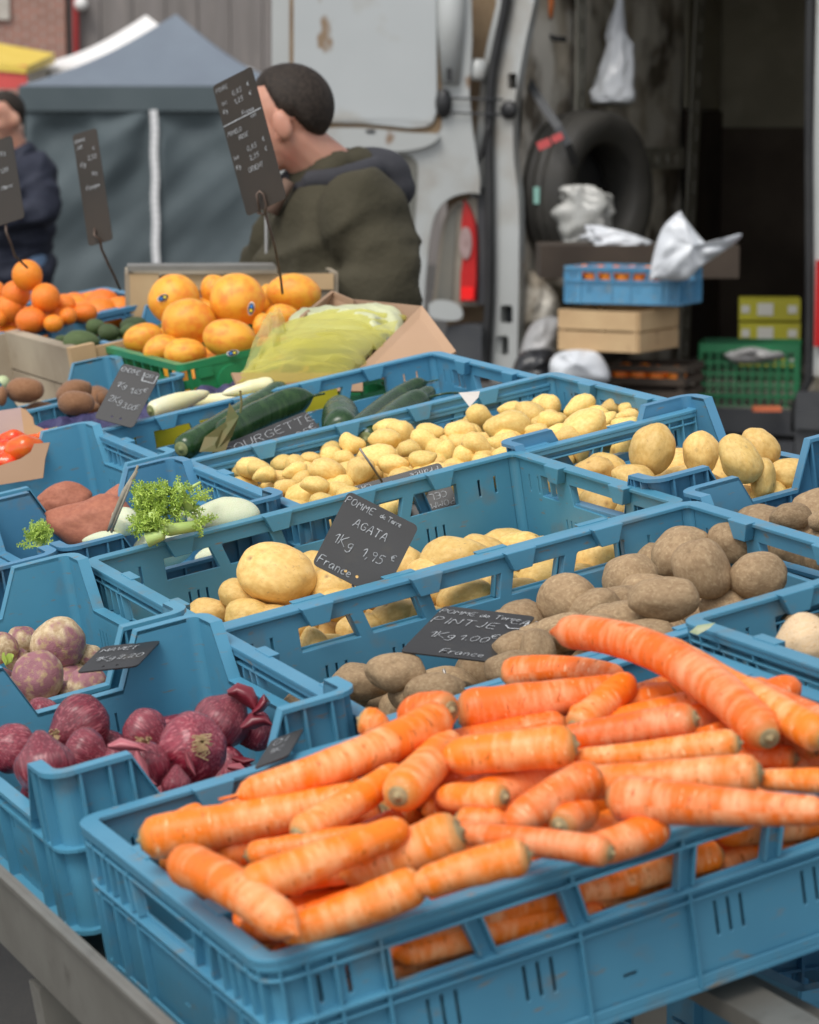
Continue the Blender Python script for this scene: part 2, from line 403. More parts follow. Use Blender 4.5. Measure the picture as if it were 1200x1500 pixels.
# deep storage crates on the ground under the stand
def deep_crate_mesh(L=.6, W=.4, H=.38):
    m = MB(); th = .004
    def side(Ls, o, eu, ew):
        lo = [rect(0, 0, Ls, H)]
        for i, z in enumerate((.03, .11, .19)):
            k = int(Ls / .075)
            for q in range(k):
                u = .02 + q * (Ls - .04) / k
                lo.append(rect(u + .006, z, u + (Ls - .04) / k - .006, z + .066))
        for q in range(3): lo.append(rect(Ls * .25 + q * Ls * .2, .285, Ls * .25 + q * Ls * .2 + .05, .289))
        m.plate(lo, o, eu, (0, 0, 1), ew, th)
        o = Vector(o); eu = Vector(eu); ew = Vector(ew); Rm = Matrix(((eu.x, ew.x, 0, o.x), (eu.y, ew.y, 0, o.y), (0, 0, 1, o.z), (0, 0, 0, 1)))
        k = int(Ls / .075)
        for q in range(k + 1):
            u = .02 + q * (Ls - .04) / k; m.box(u - .002, -.010, .004, u + .002, .0, H - .03, Rm)
        for z in (.02, .10, .18, .26): m.box(0, -.009, z, Ls, .0, z + .003, Rm)
        m.box(-.01, -.012, H - .012, Ls + .01, 0, H, Rm)
    side(L, (0, 0, 0), (1, 0, 0), (0, 1, 0)); side(L, (L, W, 0), (-1, 0, 0), (0, -1, 0)); side(W, (0, W, 0), (0, -1, 0), (1, 0, 0)); side(W, (L, 0, 0), (0, 1, 0), (-1, 0, 0))
    m.box(0, 0, 0, L, W, .004)
    return m.mesh('storage_crate', MAT['blue'])
deep_me = deep_crate_mesh()
p = P(1120, 1430, 2.75)
for i, z in enumerate((0, .385)):
    obj('storage_crate', deep_me, None, T((p.x - .04, p.y, z)) @ Matrix.Rotation(math.radians(25), 4, 'Z'), ('lower' if i == 0 else 'upper') + ' deep blue lattice crate of the pair stored under the stand, right', 'crate', 'storage crates under the stand')
p = P(985, 1450, 2.72)
for i, z in enumerate((0, .385)):
    obj('storage_crate', deep_me, None, T((p.x - .2, p.y + .18, z)) @ Matrix.Rotation(math.radians(-62), 4, 'Z'), ('lower' if i == 0 else 'upper') + ' shadowed blue storage crate behind the thin steel post under the stand', 'crate', 'storage crates under the stand')

# ------------------------------------------------------------------ produce materials
MAT['potato_y'] = mat('yellow_potato_skin', (.80, .55, .20), (.70, .44, .13), 5, .45, .0005, 40, rnd=.13, spots=((.30, .17, .07), 34, (.70, .76), (1, 1, 1)), c3=(.50, .30, .12), s3=11, t3=(.60, .78), hue=.003, attr='eye', attrc=(.20, .10, .045), sss=.08, spec=.4)
MAT['potato_r'] = mat('small_yellow_potato_skin', (.86, .63, .23), (.78, .51, .15), 6, .42, .0004, 50, rnd=.15, spots=((.38, .22, .09), 26, (.70, .78), (1, 1, 1)), c3=(.55, .32, .12), s3=12, t3=(.64, .82), hue=.004, attr='eye', attrc=(.34, .18, .07), sss=.08, spec=.4)
MAT['potato_b'] = mat('brown_potato_skin', (.40, .275, .155), (.31, .205, .115), 5, .72, .0008, 60, rnd=.18, detail=7, spots=((.17, .11, .06), 30, (.67, .74), (1, 1, 1)), c3=(.50, .37, .22), s3=9, t3=(.5, .75), attr='eye', attrc=(.20, .13, .07), spec=.3)
MAT['kiwi'] = mat('brown_fuzzy_skin', (.27, .135, .065), (.22, .10, .045), 7, .7, .0005, 120, rnd=.12, spec=.25, sheen=.2)
MAT['orange'] = mat('orange_peel', (.90, .25, .015), (.86, .21, .01), 5, .38, .0005, 110, rnd=.07, sss=.1, hue=.008)
MAT['grapefruit'] = mat('grapefruit_peel', (.86, .40, .035), (.82, .24, .025), 2.6, .34, .0004, 90, rnd=.06, ramp=(.45, .68), sss=.1)
MAT['tomato'] = mat('tomato_skin', (.80, .075, .012), (.72, .14, .02), 3, .18, 0, rnd=.1, sss=.1, hue=.01)
MAT['avocado'] = mat('avocado_skin', (.04, .075, .018), (.10, .15, .045), 60, .42, .0008, 80, rnd=.2)
MAT['courgette'] = mat('courgette_skin', (.017, .05, .014), (.045, .095, .028), 55, .28, .0002, 40, rnd=.15, stretch=(1, 1, .12), ramp=(.5, .72))
MAT['courgette_end'] = mat('cut_stem_end', (.16, .20, .07), (.25, .26, .12), 80, .7, .0004, 150)
MAT['sweet'] = mat('sweet_potato_skin', (.44, .155, .085), (.36, .12, .07), 9, .62, .0006, 50, rnd=.1, c3=(.22, .09, .05), s3=24, t3=(.64, .75), stretch=(1, 1, .4))
MAT['turnip'] = mat('turnip_skin', (.68, .54, .34), (.50, .36, .20), 5, .55, .0012, 24, c3=(.42, .28, .15), s3=4, t3=(.50, .66), attr='top', attrc=(.27, .075, .13), rnd=.07, attr_first=True, detail=7)
MAT['onion_red'] = mat('red_onion_skin', (.29, .024, .046), (.11, .008, .020), 3, .24, .0008, 12, rnd=.22, c3=(.46, .13, .15), s3=2.4, t3=(.52, .7), stretch=(5, 5, .5), spec=.6, coat=.3, ramp=(.30, .72), detail=5)
MAT['onion_peel'] = mat('dry_onion_peel', (.20, .022, .035), (.12, .012, .022), 12, .35, .0006, 40)
MAT['onion_pink'] = mat('pink_onion_peel', (.50, .15, .17), (.36, .08, .10), 8, .4, .0005, 30, stretch=(5, 5, 1))
MAT['onion_yellow'] = mat('yellow_onion_skin', (.72, .48, .25), (.78, .62, .42), 4, .35, .0003, 40, c3=(.5, .26, .09), s3=4, stretch=(5, 5, .6))
MAT['root'] = mat('dry_roots', (.46, .34, .18), (.36, .24, .12), 40, .8)
MAT['fennel'] = mat('fennel_bulb_skin', (.76, .78, .60), (.62, .68, .42), 5, .32, .0004, 30, stretch=(8, 8, .7), sss=.15)
MAT['fennel_stalk'] = mat('fennel_stalk', (.50, .62, .22), (.38, .52, .14), 8, .4, .0003, 60, sss=.1)
MAT['frond'] = mat('fennel_fronds', (.52, .66, .13), (.38, .54, .09), 30, .5)
MAT['endive'] = mat('endive_leaf', (.80, .78, .60), (.78, .72, .30), 6, .35, .0002, 60, sss=.15, attr='top', attrc=(.78, .66, .12))
MAT['scar'] = mat('carrot_crown_scar', (.22, .17, .08), (.40, .32, .17), 120, .8, .0006, 200)

def carrot_mat():
    m = bpy.data.materials.new('carrot_skin'); m.use_nodes = True; nt = m.node_tree; N = nt.nodes; L = nt.links; b = N['Principled BSDF']
    uv = N.new('ShaderNodeUVMap'); oi = N.new('ShaderNodeObjectInfo')
    mp = N.new('ShaderNodeMapping'); mp.inputs['Scale'].default_value = (2.2, 95, 1); L.new(uv.outputs[0], mp.inputs[0])
    cm = N.new('ShaderNodeCombineXYZ'); mu = N.new('ShaderNodeMath'); mu.operation = 'MULTIPLY'; mu.inputs[1].default_value = 90
    L.new(oi.outputs['Random'], mu.inputs[0]); L.new(mu.outputs[0], cm.inputs[1]); L.new(mu.outputs[0], cm.inputs[2]); L.new(cm.outputs[0], mp.inputs['Location'])
    n1 = N.new('ShaderNodeTexNoise'); n1.inputs['Scale'].default_value = 1.0; n1.inputs['Detail'].default_value = 5; n1.inputs['Roughness'].default_value = .65; L.new(mp.outputs[0], n1.inputs[0])
    tc = N.new('ShaderNodeTexCoord'); n2 = N.new('ShaderNodeTexNoise'); n2.inputs['Scale'].default_value = 26; n2.inputs['Detail'].default_value = 4; L.new(tc.outputs['Object'], n2.inputs[0])
    n4 = N.new('ShaderNodeTexNoise'); n4.inputs['Scale'].default_value = 9; L.new(tc.outputs['Object'], n4.inputs[0])
    def mr(v, lo, hi, a=0., bb=1.):
        r = N.new('ShaderNodeMapRange'); r.inputs[1].default_value = lo; r.inputs[2].default_value = hi; r.inputs[3].default_value = a; r.inputs[4].default_value = bb; L.new(v, r.inputs[0]); return r.outputs[0]
    def mix(f, a, c, mode='MIX'):
        x = N.new('ShaderNodeMix'); x.data_type = 'RGBA'; x.blend_type = mode
        L.new(f, x.inputs['Factor'])
        for q, val in ((6, a), (7, c)):
            if hasattr(val, 'links'): L.new(val, x.inputs[q])
            else: x.inputs[q].default_value = (*val, 1)
        return x.outputs[2]
    sm = N.new('ShaderNodeMath'); sm.operation = 'ADD'; L.new(n1.outputs[0], sm.inputs[0]); L.new(mr(n2.outputs[0], .3, .7, -.10, .10), sm.inputs[1])
    sm2 = N.new('ShaderNodeMath'); sm2.operation = 'ADD'; L.new(sm.outputs[0], sm2.inputs[0]); L.new(mr(n4.outputs[0], .35, .65, -.10, .10), sm2.inputs[1])
    c = mix(mr(sm2.outputs[0], .44, .76), (.84, .175, .010), (.90, .40, .18))
    c = mix(mr(n2.outputs[0], .66, .72), c, (.80, .16, .006))
    m3 = N.new('ShaderNodeMapping'); m3.inputs['Scale'].default_value = (9, 330, 1); L.new(uv.outputs[0], m3.inputs[0]); L.new(cm.outputs[0], m3.inputs['Location'])
    n5 = N.new('ShaderNodeTexNoise'); n5.inputs['Scale'].default_value = 1.0; n5.inputs['Detail'].default_value = 2; L.new(m3.outputs[0], n5.inputs[0]); c = mix(mr(n5.outputs[0], .64, .70), c, (.50, .12, .015)); c = mix(mr(n5.outputs[0], .33, .28), c, (.92, .50, .25))
    at = N.new('ShaderNodeAttribute'); at.attribute_name = 'crown'; c = mix(at.outputs['Fac'], c, (.40, .27, .09))
    hs = N.new('ShaderNodeHueSaturation'); L.new(c, hs.inputs['Color']); L.new(mr(oi.outputs['Random'], 0, 1, .9, 1.06), hs.inputs['Value']); L.new(mr(oi.outputs['Random'], 0, 1, .493, .506), hs.inputs['Hue'])
    L.new(hs.outputs[0], b.inputs['Base Color']); b.inputs['Roughness'].default_value = .46; b.inputs['Specular IOR Level'].default_value = .4
    b.inputs['Subsurface Weight'].default_value = .05; b.inputs['Subsurface Radius'].default_value = (1, .35, .1); b.inputs['Subsurface Scale'].default_value = .008
    bp = N.new('ShaderNodeBump'); bp.inputs['Distance'].default_value = .0011; L.new(n1.outputs[0], bp.inputs['Height']); L.new(bp.outputs[0], b.inputs['Normal'])
    return m
MAT['carrot'] = carrot_mat()

# ------------------------------------------------------------------ produce meshes
def ico(sub):
    bm = bmesh.new(); bmesh.ops.create_icosphere(bm, subdivisions=sub, radius=1); return bm
def fac_attr(me, name, vals):
    a = me.attributes.new(name, 'FLOAT', 'POINT'); a.data.foreach_set('value', vals)
def potato_mesh(name, mt, seed, amp=.10, eyes=8, egg=.12, bend=0, sub=4, dent=.035):
    rnd = random.Random(seed); bm = ico(sub); off = Vector((rnd.uniform(-50, 50), rnd.uniform(-50, 50), rnd.uniform(-50, 50)))
    ed = []
    for k in range(eyes):
        v = Vector((rnd.gauss(0, 1), rnd.gauss(0, 1), rnd.gauss(0, 1))).normalized(); ed.append((v, rnd.uniform(.06, .12)))
    vals = []
    for v in bm.verts:
        d = v.co.normalized()
        s = 1 + amp * noise.noise(d * 1.1 + off) * 1.5 + amp * .35 * noise.noise(d * 2.7 + off)
        e = 0
        for q, w in ed:
            x = (d - q).length / w
            if x < 2.5: s -= dent * math.exp(-x * x) ; e = max(e, math.exp(-(x * 2.0) ** 2)); s += dent * .35 * math.exp(-((x - 1.3) * 2) ** 2)
        co = Vector((d.x * s, d.y * s * (1 + egg * d.x), d.z * s * (1 + egg * d.x)))
        co.y += bend * (d.x * d.x - .4)
        v.co = co; vals.append(min(1, e * .9))
    # normalise to the unit box
    for ax in range(3):
        lo = min(v.co[ax] for v in bm.verts); hi = max(v.co[ax] for v in bm.verts)
        for v in bm.verts: v.co[ax] = (v.co[ax] - (lo + hi) / 2) * 2 / (hi - lo)
    me = bpy.data.meshes.new(name); bm.to_mesh(me); bm.free(); me.materials.append(mt)
    me.polygons.foreach_set('use_smooth', [True] * len(me.polygons)); fac_attr(me, 'eye', vals); return me
MESH = {}
MESH['agata'] = [potato_mesh('yellow_potato', MAT['potato_y'], 10 + k, .11, 9, .10, .05 * (k % 2)) for k in range(6)]
MESH['ratte'] = [potato_mesh('small_potato', MAT['potato_r'], 30 + k, .13, 7, .14, (.0, .22, .1, .3, 0, .15)[k], 3, .025) for k in range(6)]
MESH['pinje'] = [potato_mesh('brown_potato', MAT['potato_b'], 50 + k, .10, 9, .07, 0, 4, .03) for k in range(6)]
MESH['kiwi'] = [potato_mesh('kiwi', MAT['kiwi'], 70 + k, .07, 0, .04, 0, 3) for k in range(2)]
MESH['avocado'] = [potato_mesh('avocado', MAT['avocado'], 75 + k, .03, 0, .2, 0, 3) for k in range(2)]
MESH['orange'] = [potato_mesh('orange', MAT['orange'], 80 + k, .02, 1, 0, 0, 3, .02) for k in range(3)]
MESH['grapefruit'] = [potato_mesh('grapefruit', MAT['grapefruit'], 90 + k, .035, 1, .03, 0, 4, .02) for k in range(4)]
def tomato_mesh(seed):
    rnd = random.Random(seed); bm = ico(4); ph = rnd.uniform(0, 6)
    for v in bm.verts:
        d = v.co.normalized(); a = math.atan2(d.y, d.x); q = math.sqrt(max(0, 1 - d.z * d.z))
        s = 1 + .05 * math.cos(5 * a + ph) * q - .28 * math.exp(-((1 - d.z) / .06))
        v.co = Vector((d.x * s, d.y * s, d.z * s * .8))
    me = bpy.data.meshes.new('tomato'); bm.to_mesh(me); bm.free(); me.materials.append(MAT['tomato']); me.polygons.foreach_set('use_smooth', [True] * len(me.polygons)); return me
MESH['tomato'] = [tomato_mesh(k) for k in range(3)]
def onion_mesh(name, mt, seed, neck=.5):
    rnd = random.Random(seed); bm = ico(4); off = Vector((rnd.uniform(-9, 9), 3, 5))
    for v in bm.verts:
        d = v.co.normalized(); a = math.atan2(d.y, d.x); q = math.sqrt(max(0, 1 - d.z * d.z))
        s = 1 + .018 * math.cos(11 * a + rnd.random() * 0) * q + .07 * noise.noise(d * 1.2 + off) + .02 * noise.noise(Vector((a * 3, d.z, 0)) + off)
        z = d.z * .92 * s
        if d.z > .6: z += neck * ((d.z - .6) / .4) ** 3 * 1.0
        if d.z < -.85: z += .10 * ((-.85 - d.z) / .15)
        v.co = Vector((d.x * s, d.y * s, z))
    me = bpy.data.meshes.new(name); bm.to_mesh(me); bm.free(); me.materials.append(mt); me.polygons.foreach_set('use_smooth', [True] * len(me.polygons)); return me
MESH['onion'] = [onion_mesh('red_onion', MAT['onion_red'], k, (.35, .5, .2, .6)[k]) for k in range(4)]
def turnip_mesh(seed, cut=.1):
    rnd = random.Random(seed); bm = ico(4); off = Vector((rnd.uniform(-9, 9), 3, 5)); vals = []
    for v in bm.verts:
        d = v.co.normalized(); s = 1 + .08 * noise.noise(d * 1.3 + off) + .02 * noise.noise(d * 5 + off)
        z = d.z * s * .88
        if d.z < -.7: z -= .35 * ((-.7 - d.z) / .3) ** 2
        if d.z > .93: z -= .06
        v.co = Vector((d.x * s, d.y * s, z))
        vals.append(max(0, min(.85, (d.z - cut - .18 + .8 * noise.noise(d * 2.2 + off)) * 2.6)))
    me = bpy.data.meshes.new('turnip'); bm.to_mesh(me); bm.free(); me.materials.append(MAT['turnip']); me.polygons.foreach_set('use_smooth', [True] * len(me.polygons)); fac_attr(me, 'top', vals); return me
MESH['turnip'] = [turnip_mesh(k, (.1, -.1, .2, 0)[k]) for k in range(4)]

# ------------------------------------------------------------------ placing produce
ORD = ['first', 'second', 'third', 'fourth', 'fifth', 'sixth', 'seventh', 'eighth', 'ninth', 'tenth', 'eleventh', 'twelfth', 'thirteenth', 'fourteenth', 'fifteenth', 'sixteenth', 'seventeenth', 'eighteenth', 'nineteenth', 'twentieth']
def oriented(c, t, wpx, hpx, ang, dep=None, roll=0, axes=None, tilt=0):
    """matrix that scales a unit shape to wpx x hpx photograph pixels at depth t, long axis turned ang degrees"""
    k = t / FPX; a = math.radians(ang)
    e1 = RT * math.cos(a) + UP * math.sin(a); e2 = -RT * math.sin(a) + UP * math.cos(a); e3 = e1.cross(e2)
    w, h = wpx * k / 2, hpx * k / 2; d = (dep if dep else (w + h) / 2 * .95 if h > .6 * w else h * 1.05)
    if axes == 'z': cols = (e1 * w, e3 * -d, e2 * h)
    else: cols = (e1 * w, e2 * h, e3 * d)
    M = Matrix(((cols[0].x, cols[1].x, cols[2].x, c.x), (cols[0].y, cols[1].y, cols[2].y, c.y), (cols[0].z, cols[1].z, cols[2].z, c.z), (0, 0, 0, 1)))
    return M
DBG = []
def plural(n): return n + ('es' if n.endswith('to') else 's')
def heap(lst, meshes, name, cat, noun, where, h0, key=None, group=None, ox=0, oy=0, sc=3., rows=4, slope=0.0, y_ref=0, labels=None, flip=True, minw=0):
    """lst of (cx, cy, w, h, angle[, h]) in crop pixels"""
    its = []
    for i, e in enumerate(lst):
        cx, cy = ox + e[0] / sc, oy + e[1] / sc; w, h, a = e[2] / sc, e[3] / sc, e[4]
        hh = e[5] if len(e) > 5 else h0
        if h < .62 * w: cy += (.66 * w - h) / 2; h = .66 * w
        if minw:
            mw = minw * 3800 / hit(cx, cy, hh)[1]
            if max(w, h) < mw:
                k_ = mw / max(w, h); cy += h * (k_ - 1) / 2; w *= k_; h *= k_; hh -= .012
        c, t = hit(cx, cy, hh + slope * (y_ref - cy) / 100)
        if key:
            X, Y, H_ = XYof(c); x0, y0, hz, L_, W_ = CR[key]
            rw = w * t / FPX / 2 * .8; rr_ = min(w, h) * t / FPX / 2
            while hh > -.10 and (Y - y0 < .013 + rr_ * .95 or X - x0 < .013 + rw):
                hh -= .004; c, t = hit(cx, cy, hh); X, Y, H_ = XYof(c)
            X2, Y2 = min(max(X, x0 + .014 + rw), x0 + L_ - .014 - rw), min(max(Y, y0 + .014 + rw * .8), y0 + W_ - .012 - rw * .6)
            if abs(X2 - X) + abs(Y2 - Y) > .03: DBG.append((name, i, round(cx), round(cy), round(X - x0, 3), round(Y - y0, 3)))
        M = oriented(c, t, w, h, a)
        if flip and random.random() < .5: M = M @ Matrix.Rotation(math.pi, 4, 'Z')
        M = M @ Matrix.Rotation(random.uniform(0, 6.28), 4, 'X') if h / w > .93 and w / h > .93 else M @ Matrix.Rotation(random.choice((0, math.pi)), 4, 'X')
        o = obj(name, meshes[i % len(meshes)], None, M, None, cat, group or plural(noun) + ' ' + where)
        its.append((cy, cx, o, w * h))
    if labels:
        for q, l in zip(its, labels): q[2]['label'] = l
    rest = its[len(labels) if labels else 0:]
    rest.sort(key=lambda q: -q[0]); n = len(rest)
    if n:
        rows = max(1, min(rows, (n + 2) // 3)); per = math.ceil(n / rows)
        rn = {1: ['row'], 2: ['front row', 'back row'], 3: ['front row', 'middle row', 'back row'], 4: ['front row', 'second row', 'third row', 'back row'], 5: ['front row', 'second row', 'third row', 'fourth row', 'back row'], 6: ['front row', 'second row', 'third row', 'fourth row', 'fifth row', 'back row']}[rows]
        for r_ in range(rows):
            row = sorted(rest[r_ * per:(r_ + 1) * per], key=lambda q: q[1])
            for k, q in enumerate(row):
                q[2]['label'] = '%s %s from the left in the %s %s' % (ORD[k], noun, rn[r_], where)
    return [q[2] for q in its]
def filler(key, meshes, name, cat, n, size, hz, noun, where, seed=1, margin=.03, jit=.012, asp=(.7, .95)):
    rnd = random.Random(seed); x0, y0, h_, L_, W_ = CR[key]; ar = (L_ - 2 * margin) / (W_ - 2 * margin); ny = max(2, round(math.sqrt(n / ar))); nx = max(2, math.ceil(n / ny))
    for i in range(nx):
        for j in range(ny):
            X = x0 + margin + (L_ - 2 * margin) * (i + .5) / nx + rnd.uniform(-jit, jit); Y = y0 + margin + (W_ - 2 * margin) * (j + .5) / ny + rnd.uniform(-jit, jit)
            s = size * rnd.uniform(.85, 1.15) / 2; M = T(D(X, Y, hz + rnd.uniform(-.008, .008))) @ Matrix.Rotation(rnd.uniform(0, 6.28), 4, 'Z') @ Matrix.Rotation(rnd.uniform(-.5, .5), 4, 'Y')
            b_ = rnd.uniform(*asp); M = M @ Matrix.Diagonal((s, s * b_, s * b_, 1))
            obj(name, rnd.choice(meshes), None, M, '%s in the shaded lower layer %s' % (noun, where), cat, 'half hidden ' + plural(noun) + ' ' + where)

# yellow agata potatoes
W_ = 'by the upright board'
ag = [(537 * 0 + 407, 842, 120, 92, -20, -.022), (307, 886, 38, 22, 0, -.05), (357, 871, 76, 44, -12, -.045), (366, 889, 54, 26, 0, -.045), (457, 823, 27, 34, 0, -.055), (490, 852, 44, 38, -10, -.04), (597, 824, 44, 54, 30, -.045), (670, 805, 114, 42, 3, -.045),
      (708, 793, 48, 18, -12, -.05), (633, 824, 54, 20, 0, -.04), (762, 789, 50, 22, 0, -.062), (420, 880, 60, 30, 0, -.05), (500, 882, 64, 38, -8, -.05), (460, 934, 22, 34, 0, -.05), (478, 938, 44, 20, 0, -.055), (555, 862, 50, 30, 0, -.05), (578, 900, 58, 42, 20, -.05), (612, 896, 48, 36, 0, -.055),
      (681, 873, 86, 52, 8, -.045), (724, 850, 66, 38, 8, -.045), (757, 858, 56, 24, 0, -.05), (792, 840, 52, 42, 0, -.055), (880, 815, 50, 44, 10, -.055), (806, 832, 34, 36, 0, -.06), (853, 828, 20, 28, 70, -.06), (735, 885, 46, 30, 0, -.055), (530, 915, 60, 34, 0, -.055), (640, 905, 52, 34, 0, -.06),
      (845, 845, 44, 32, 10, -.06), (430, 905, 46, 34, 0, -.055), (400, 900, 50, 30, 0, -.055), (770, 880, 40, 30, 0, -.06), (650, 850, 50, 30, 10, -.055), (700, 838, 44, 26, 0, -.055)]
heap(ag, MESH['agata'], 'yellow_potato', 'potato', 'big potato', W_, -.045, 'agata', sc=1, rows=5, minw=.058, labels=['biggest pale yellow potato, standing high left of the upright price board'])
filler('agata', MESH['agata'], 'yellow_potato', 'potato', 40, .075, -.113, 'big potato', W_, 3)
# ratte
W_ = 'of small potatoes'
A = [(40,983,90,75,0),(105,970,60,50,0),(95,1020,120,75,20),(30,1045,100,60,0),(135,1055,90,75,30),(185,1082,135,85,-15),(240,1005,170,85,-12),(245,920,90,60,25),(260,935,70,50,0),(315,955,100,60,-10),(290,1095,90,60,0),(380,1015,130,130,60),(215,1130,70,35,0),(300,1060,70,50,0),(365,865,85,45,-10),
 (345,905,120,90,-25),(460,940,180,85,-5),(430,860,60,50,0),(510,812,150,50,-5),(560,845,130,105,-35),(490,880,150,95,0),(600,920,110,80,0),(690,845,140,75,0),(665,885,130,100,-20),(530,990,145,90,0),(660,960,130,65,8),(757,935,92,110,0),(785,885,100,55,5),(825,832,145,65,0),(905,775,115,100,-38),(845,950,110,100,0),
 (900,900,150,90,-25),(1030,812,215,118,5),(990,890,80,60,20),(1040,895,100,90,50),(1020,940,110,60,10),(1130,765,150,105,-30),(1040,740,110,50,10),(1160,840,110,65,-5),(1120,890,80,50,0),(1185,720,90,80,0),(730,1000,80,40,0),(780,1000,60,30,0),(930,960,60,30,0),(1100,930,100,40,0),
 (1215,725,90,85,0),(1220,790,120,70,0),(1348,730,150,85,38),(1355,803,245,92,28),(1468,795,100,70,55),(1560,770,110,50,5),(1550,805,130,45,5),(1180,800,80,60,0),(1260,840,120,60,10),(1430,760,80,60,0),(430,1020,80,50,0),(560,1030,90,50,0),(1300,850,120,60,0),(1500,840,110,50,10),
 (-90,985,150,55,-15),(-60,1000,120,60,-5),(-40,1030,110,60,10),(-130,1000,60,50,0),(1490,725,90,50,0),(1570,740,80,50,0),(330,1110,80,50,0),(170,960,80,50,0),(420,950,70,50,0),(720,900,60,50,0),(820,880,60,50,0),(60,1080,90,50,0)]
heap(A, MESH['ratte'], 'small_potato', 'potato', 'small potato', W_, -.016, 'ratte', ox=400, oy=350, rows=6, minw=.034)
filler('ratte', MESH['ratte'], 'small_potato', 'potato', 77, .055, -.045, 'small potato', W_, 4, asp=(.6, .8))
# brown pinje
W_ = 'by the slanting board'
A = [(90,510,212,190,-10,-.02),(205,520,90,130,-60,-.03),(370,405,165,140,15,-.03),(590,330,290,230,38,-.035),(685,405,290,250,-55,-.012),(830,275,215,165,-20,-.02),(930,417,235,190,0,-.014),(515,525,312,185,0,-.012),(320,515,150,80,10,-.035),(300,600,170,100,-10,-.03),(230,640,220,90,-5,-.03),(80,620,150,65,0,-.03),(340,560,60,60,0,-.035),
     (440,630,90,24,0,-.03),(475,320,70,70,0,-.05),(800,500,90,70,0,-.045),(-660,845,258,155,0,-.022),(-815,840,110,60,0,-.05),(-490,875,130,45,0,-.04),(-1030,945,70,40,0,-.06),(-98,592,130,120,-20,-.045),(-110,720,130,100,-15,-.035),(-40,715,70,110,0,-.035),(-135,775,120,40,0,-.035),(-140,650,190,100,-40,-.045),(20,580,90,70,0,-.05),(440,460,110,80,0,-.04),(-900,900,120,60,0,-.065),(-560,900,110,50,0,-.05),(-20,660,90,60,0,-.04)]
heap(A, MESH['pinje'], 'brown_potato', 'potato', 'brown potato', W_, -.03, 'pinje', ox=800, oy=700, rows=4, minw=.062)
filler('pinje', MESH['pinje'], 'brown_potato', 'potato', 35, .08, -.108, 'brown potato', W_, 5)
# tall yellow potatoes of the right-hand half crate
A = [(468,922,235,200,75,.012),(680,946,210,165,85,-.002),(850,968,240,170,-58,.0),(940,912,185,150,-62,-.0),(1080,1020,210,115,-5,-.02),(1115,1097,182,100,8,-.02),(985,1115,110,110,0,-.025),(385,1042,205,112,-14,-.012),(205,1000,150,90,12,-.03),(270,975,160,70,-8,-.035),(580,975,90,80,0,-.03),(590,1022,130,60,0,-.03),(955,1015,60,110,0,-.02),(1230,1100,120,90,0,-.02),(700,1060,130,60,0,-.04),(500,1040,100,60,0,-.035),(1180,1030,90,80,0,-.03)]
heap(A, MESH['agata'], 'yellow_potato', 'potato', 'pale potato', 'of the small crate right', -.02, 'big', minw=.055, ox=800, oy=350, rows=3, labels=['tallest egg shaped pale potato standing on end at the left of its crate', 'upright pale potato with speckled flank, second of the standing four', 'leaning pale potato with a pitted top, third of the standing four', 'rearmost standing pale potato with three dark pits near its top', 'pale yellow potato lying by the right rim behind the standing ones', 'long pale potato lying at the lower right of the small crate', 'small pale potato in front of the right rim below the leaning one', 'pale potato with many black spots, front of the small right crate'])
filler('big', MESH['agata'], 'yellow_potato', 'potato', 12, .08, -.075, 'pale potato', 'of the small crate right', 6)
A = [(1075,1207,190,100,0,-.02),(1200,1240,100,90,0,-.02),(1270,1180,140,110,0,-.02),(1090,990+50+250,120,100,0,-.04)]
heap(A, MESH['pinje'], 'brown_potato', 'potato', 'brown potato', 'at the right edge', -.02, 'brown2', ox=800, oy=350, rows=1, labels=['brown potato peeping over the rim of the small crate at the right edge'])
filler('brown2', MESH['pinje'], 'brown_potato', 'potato', 15, .085, -.06, 'brown potato', 'of the crate at the right edge', 7)
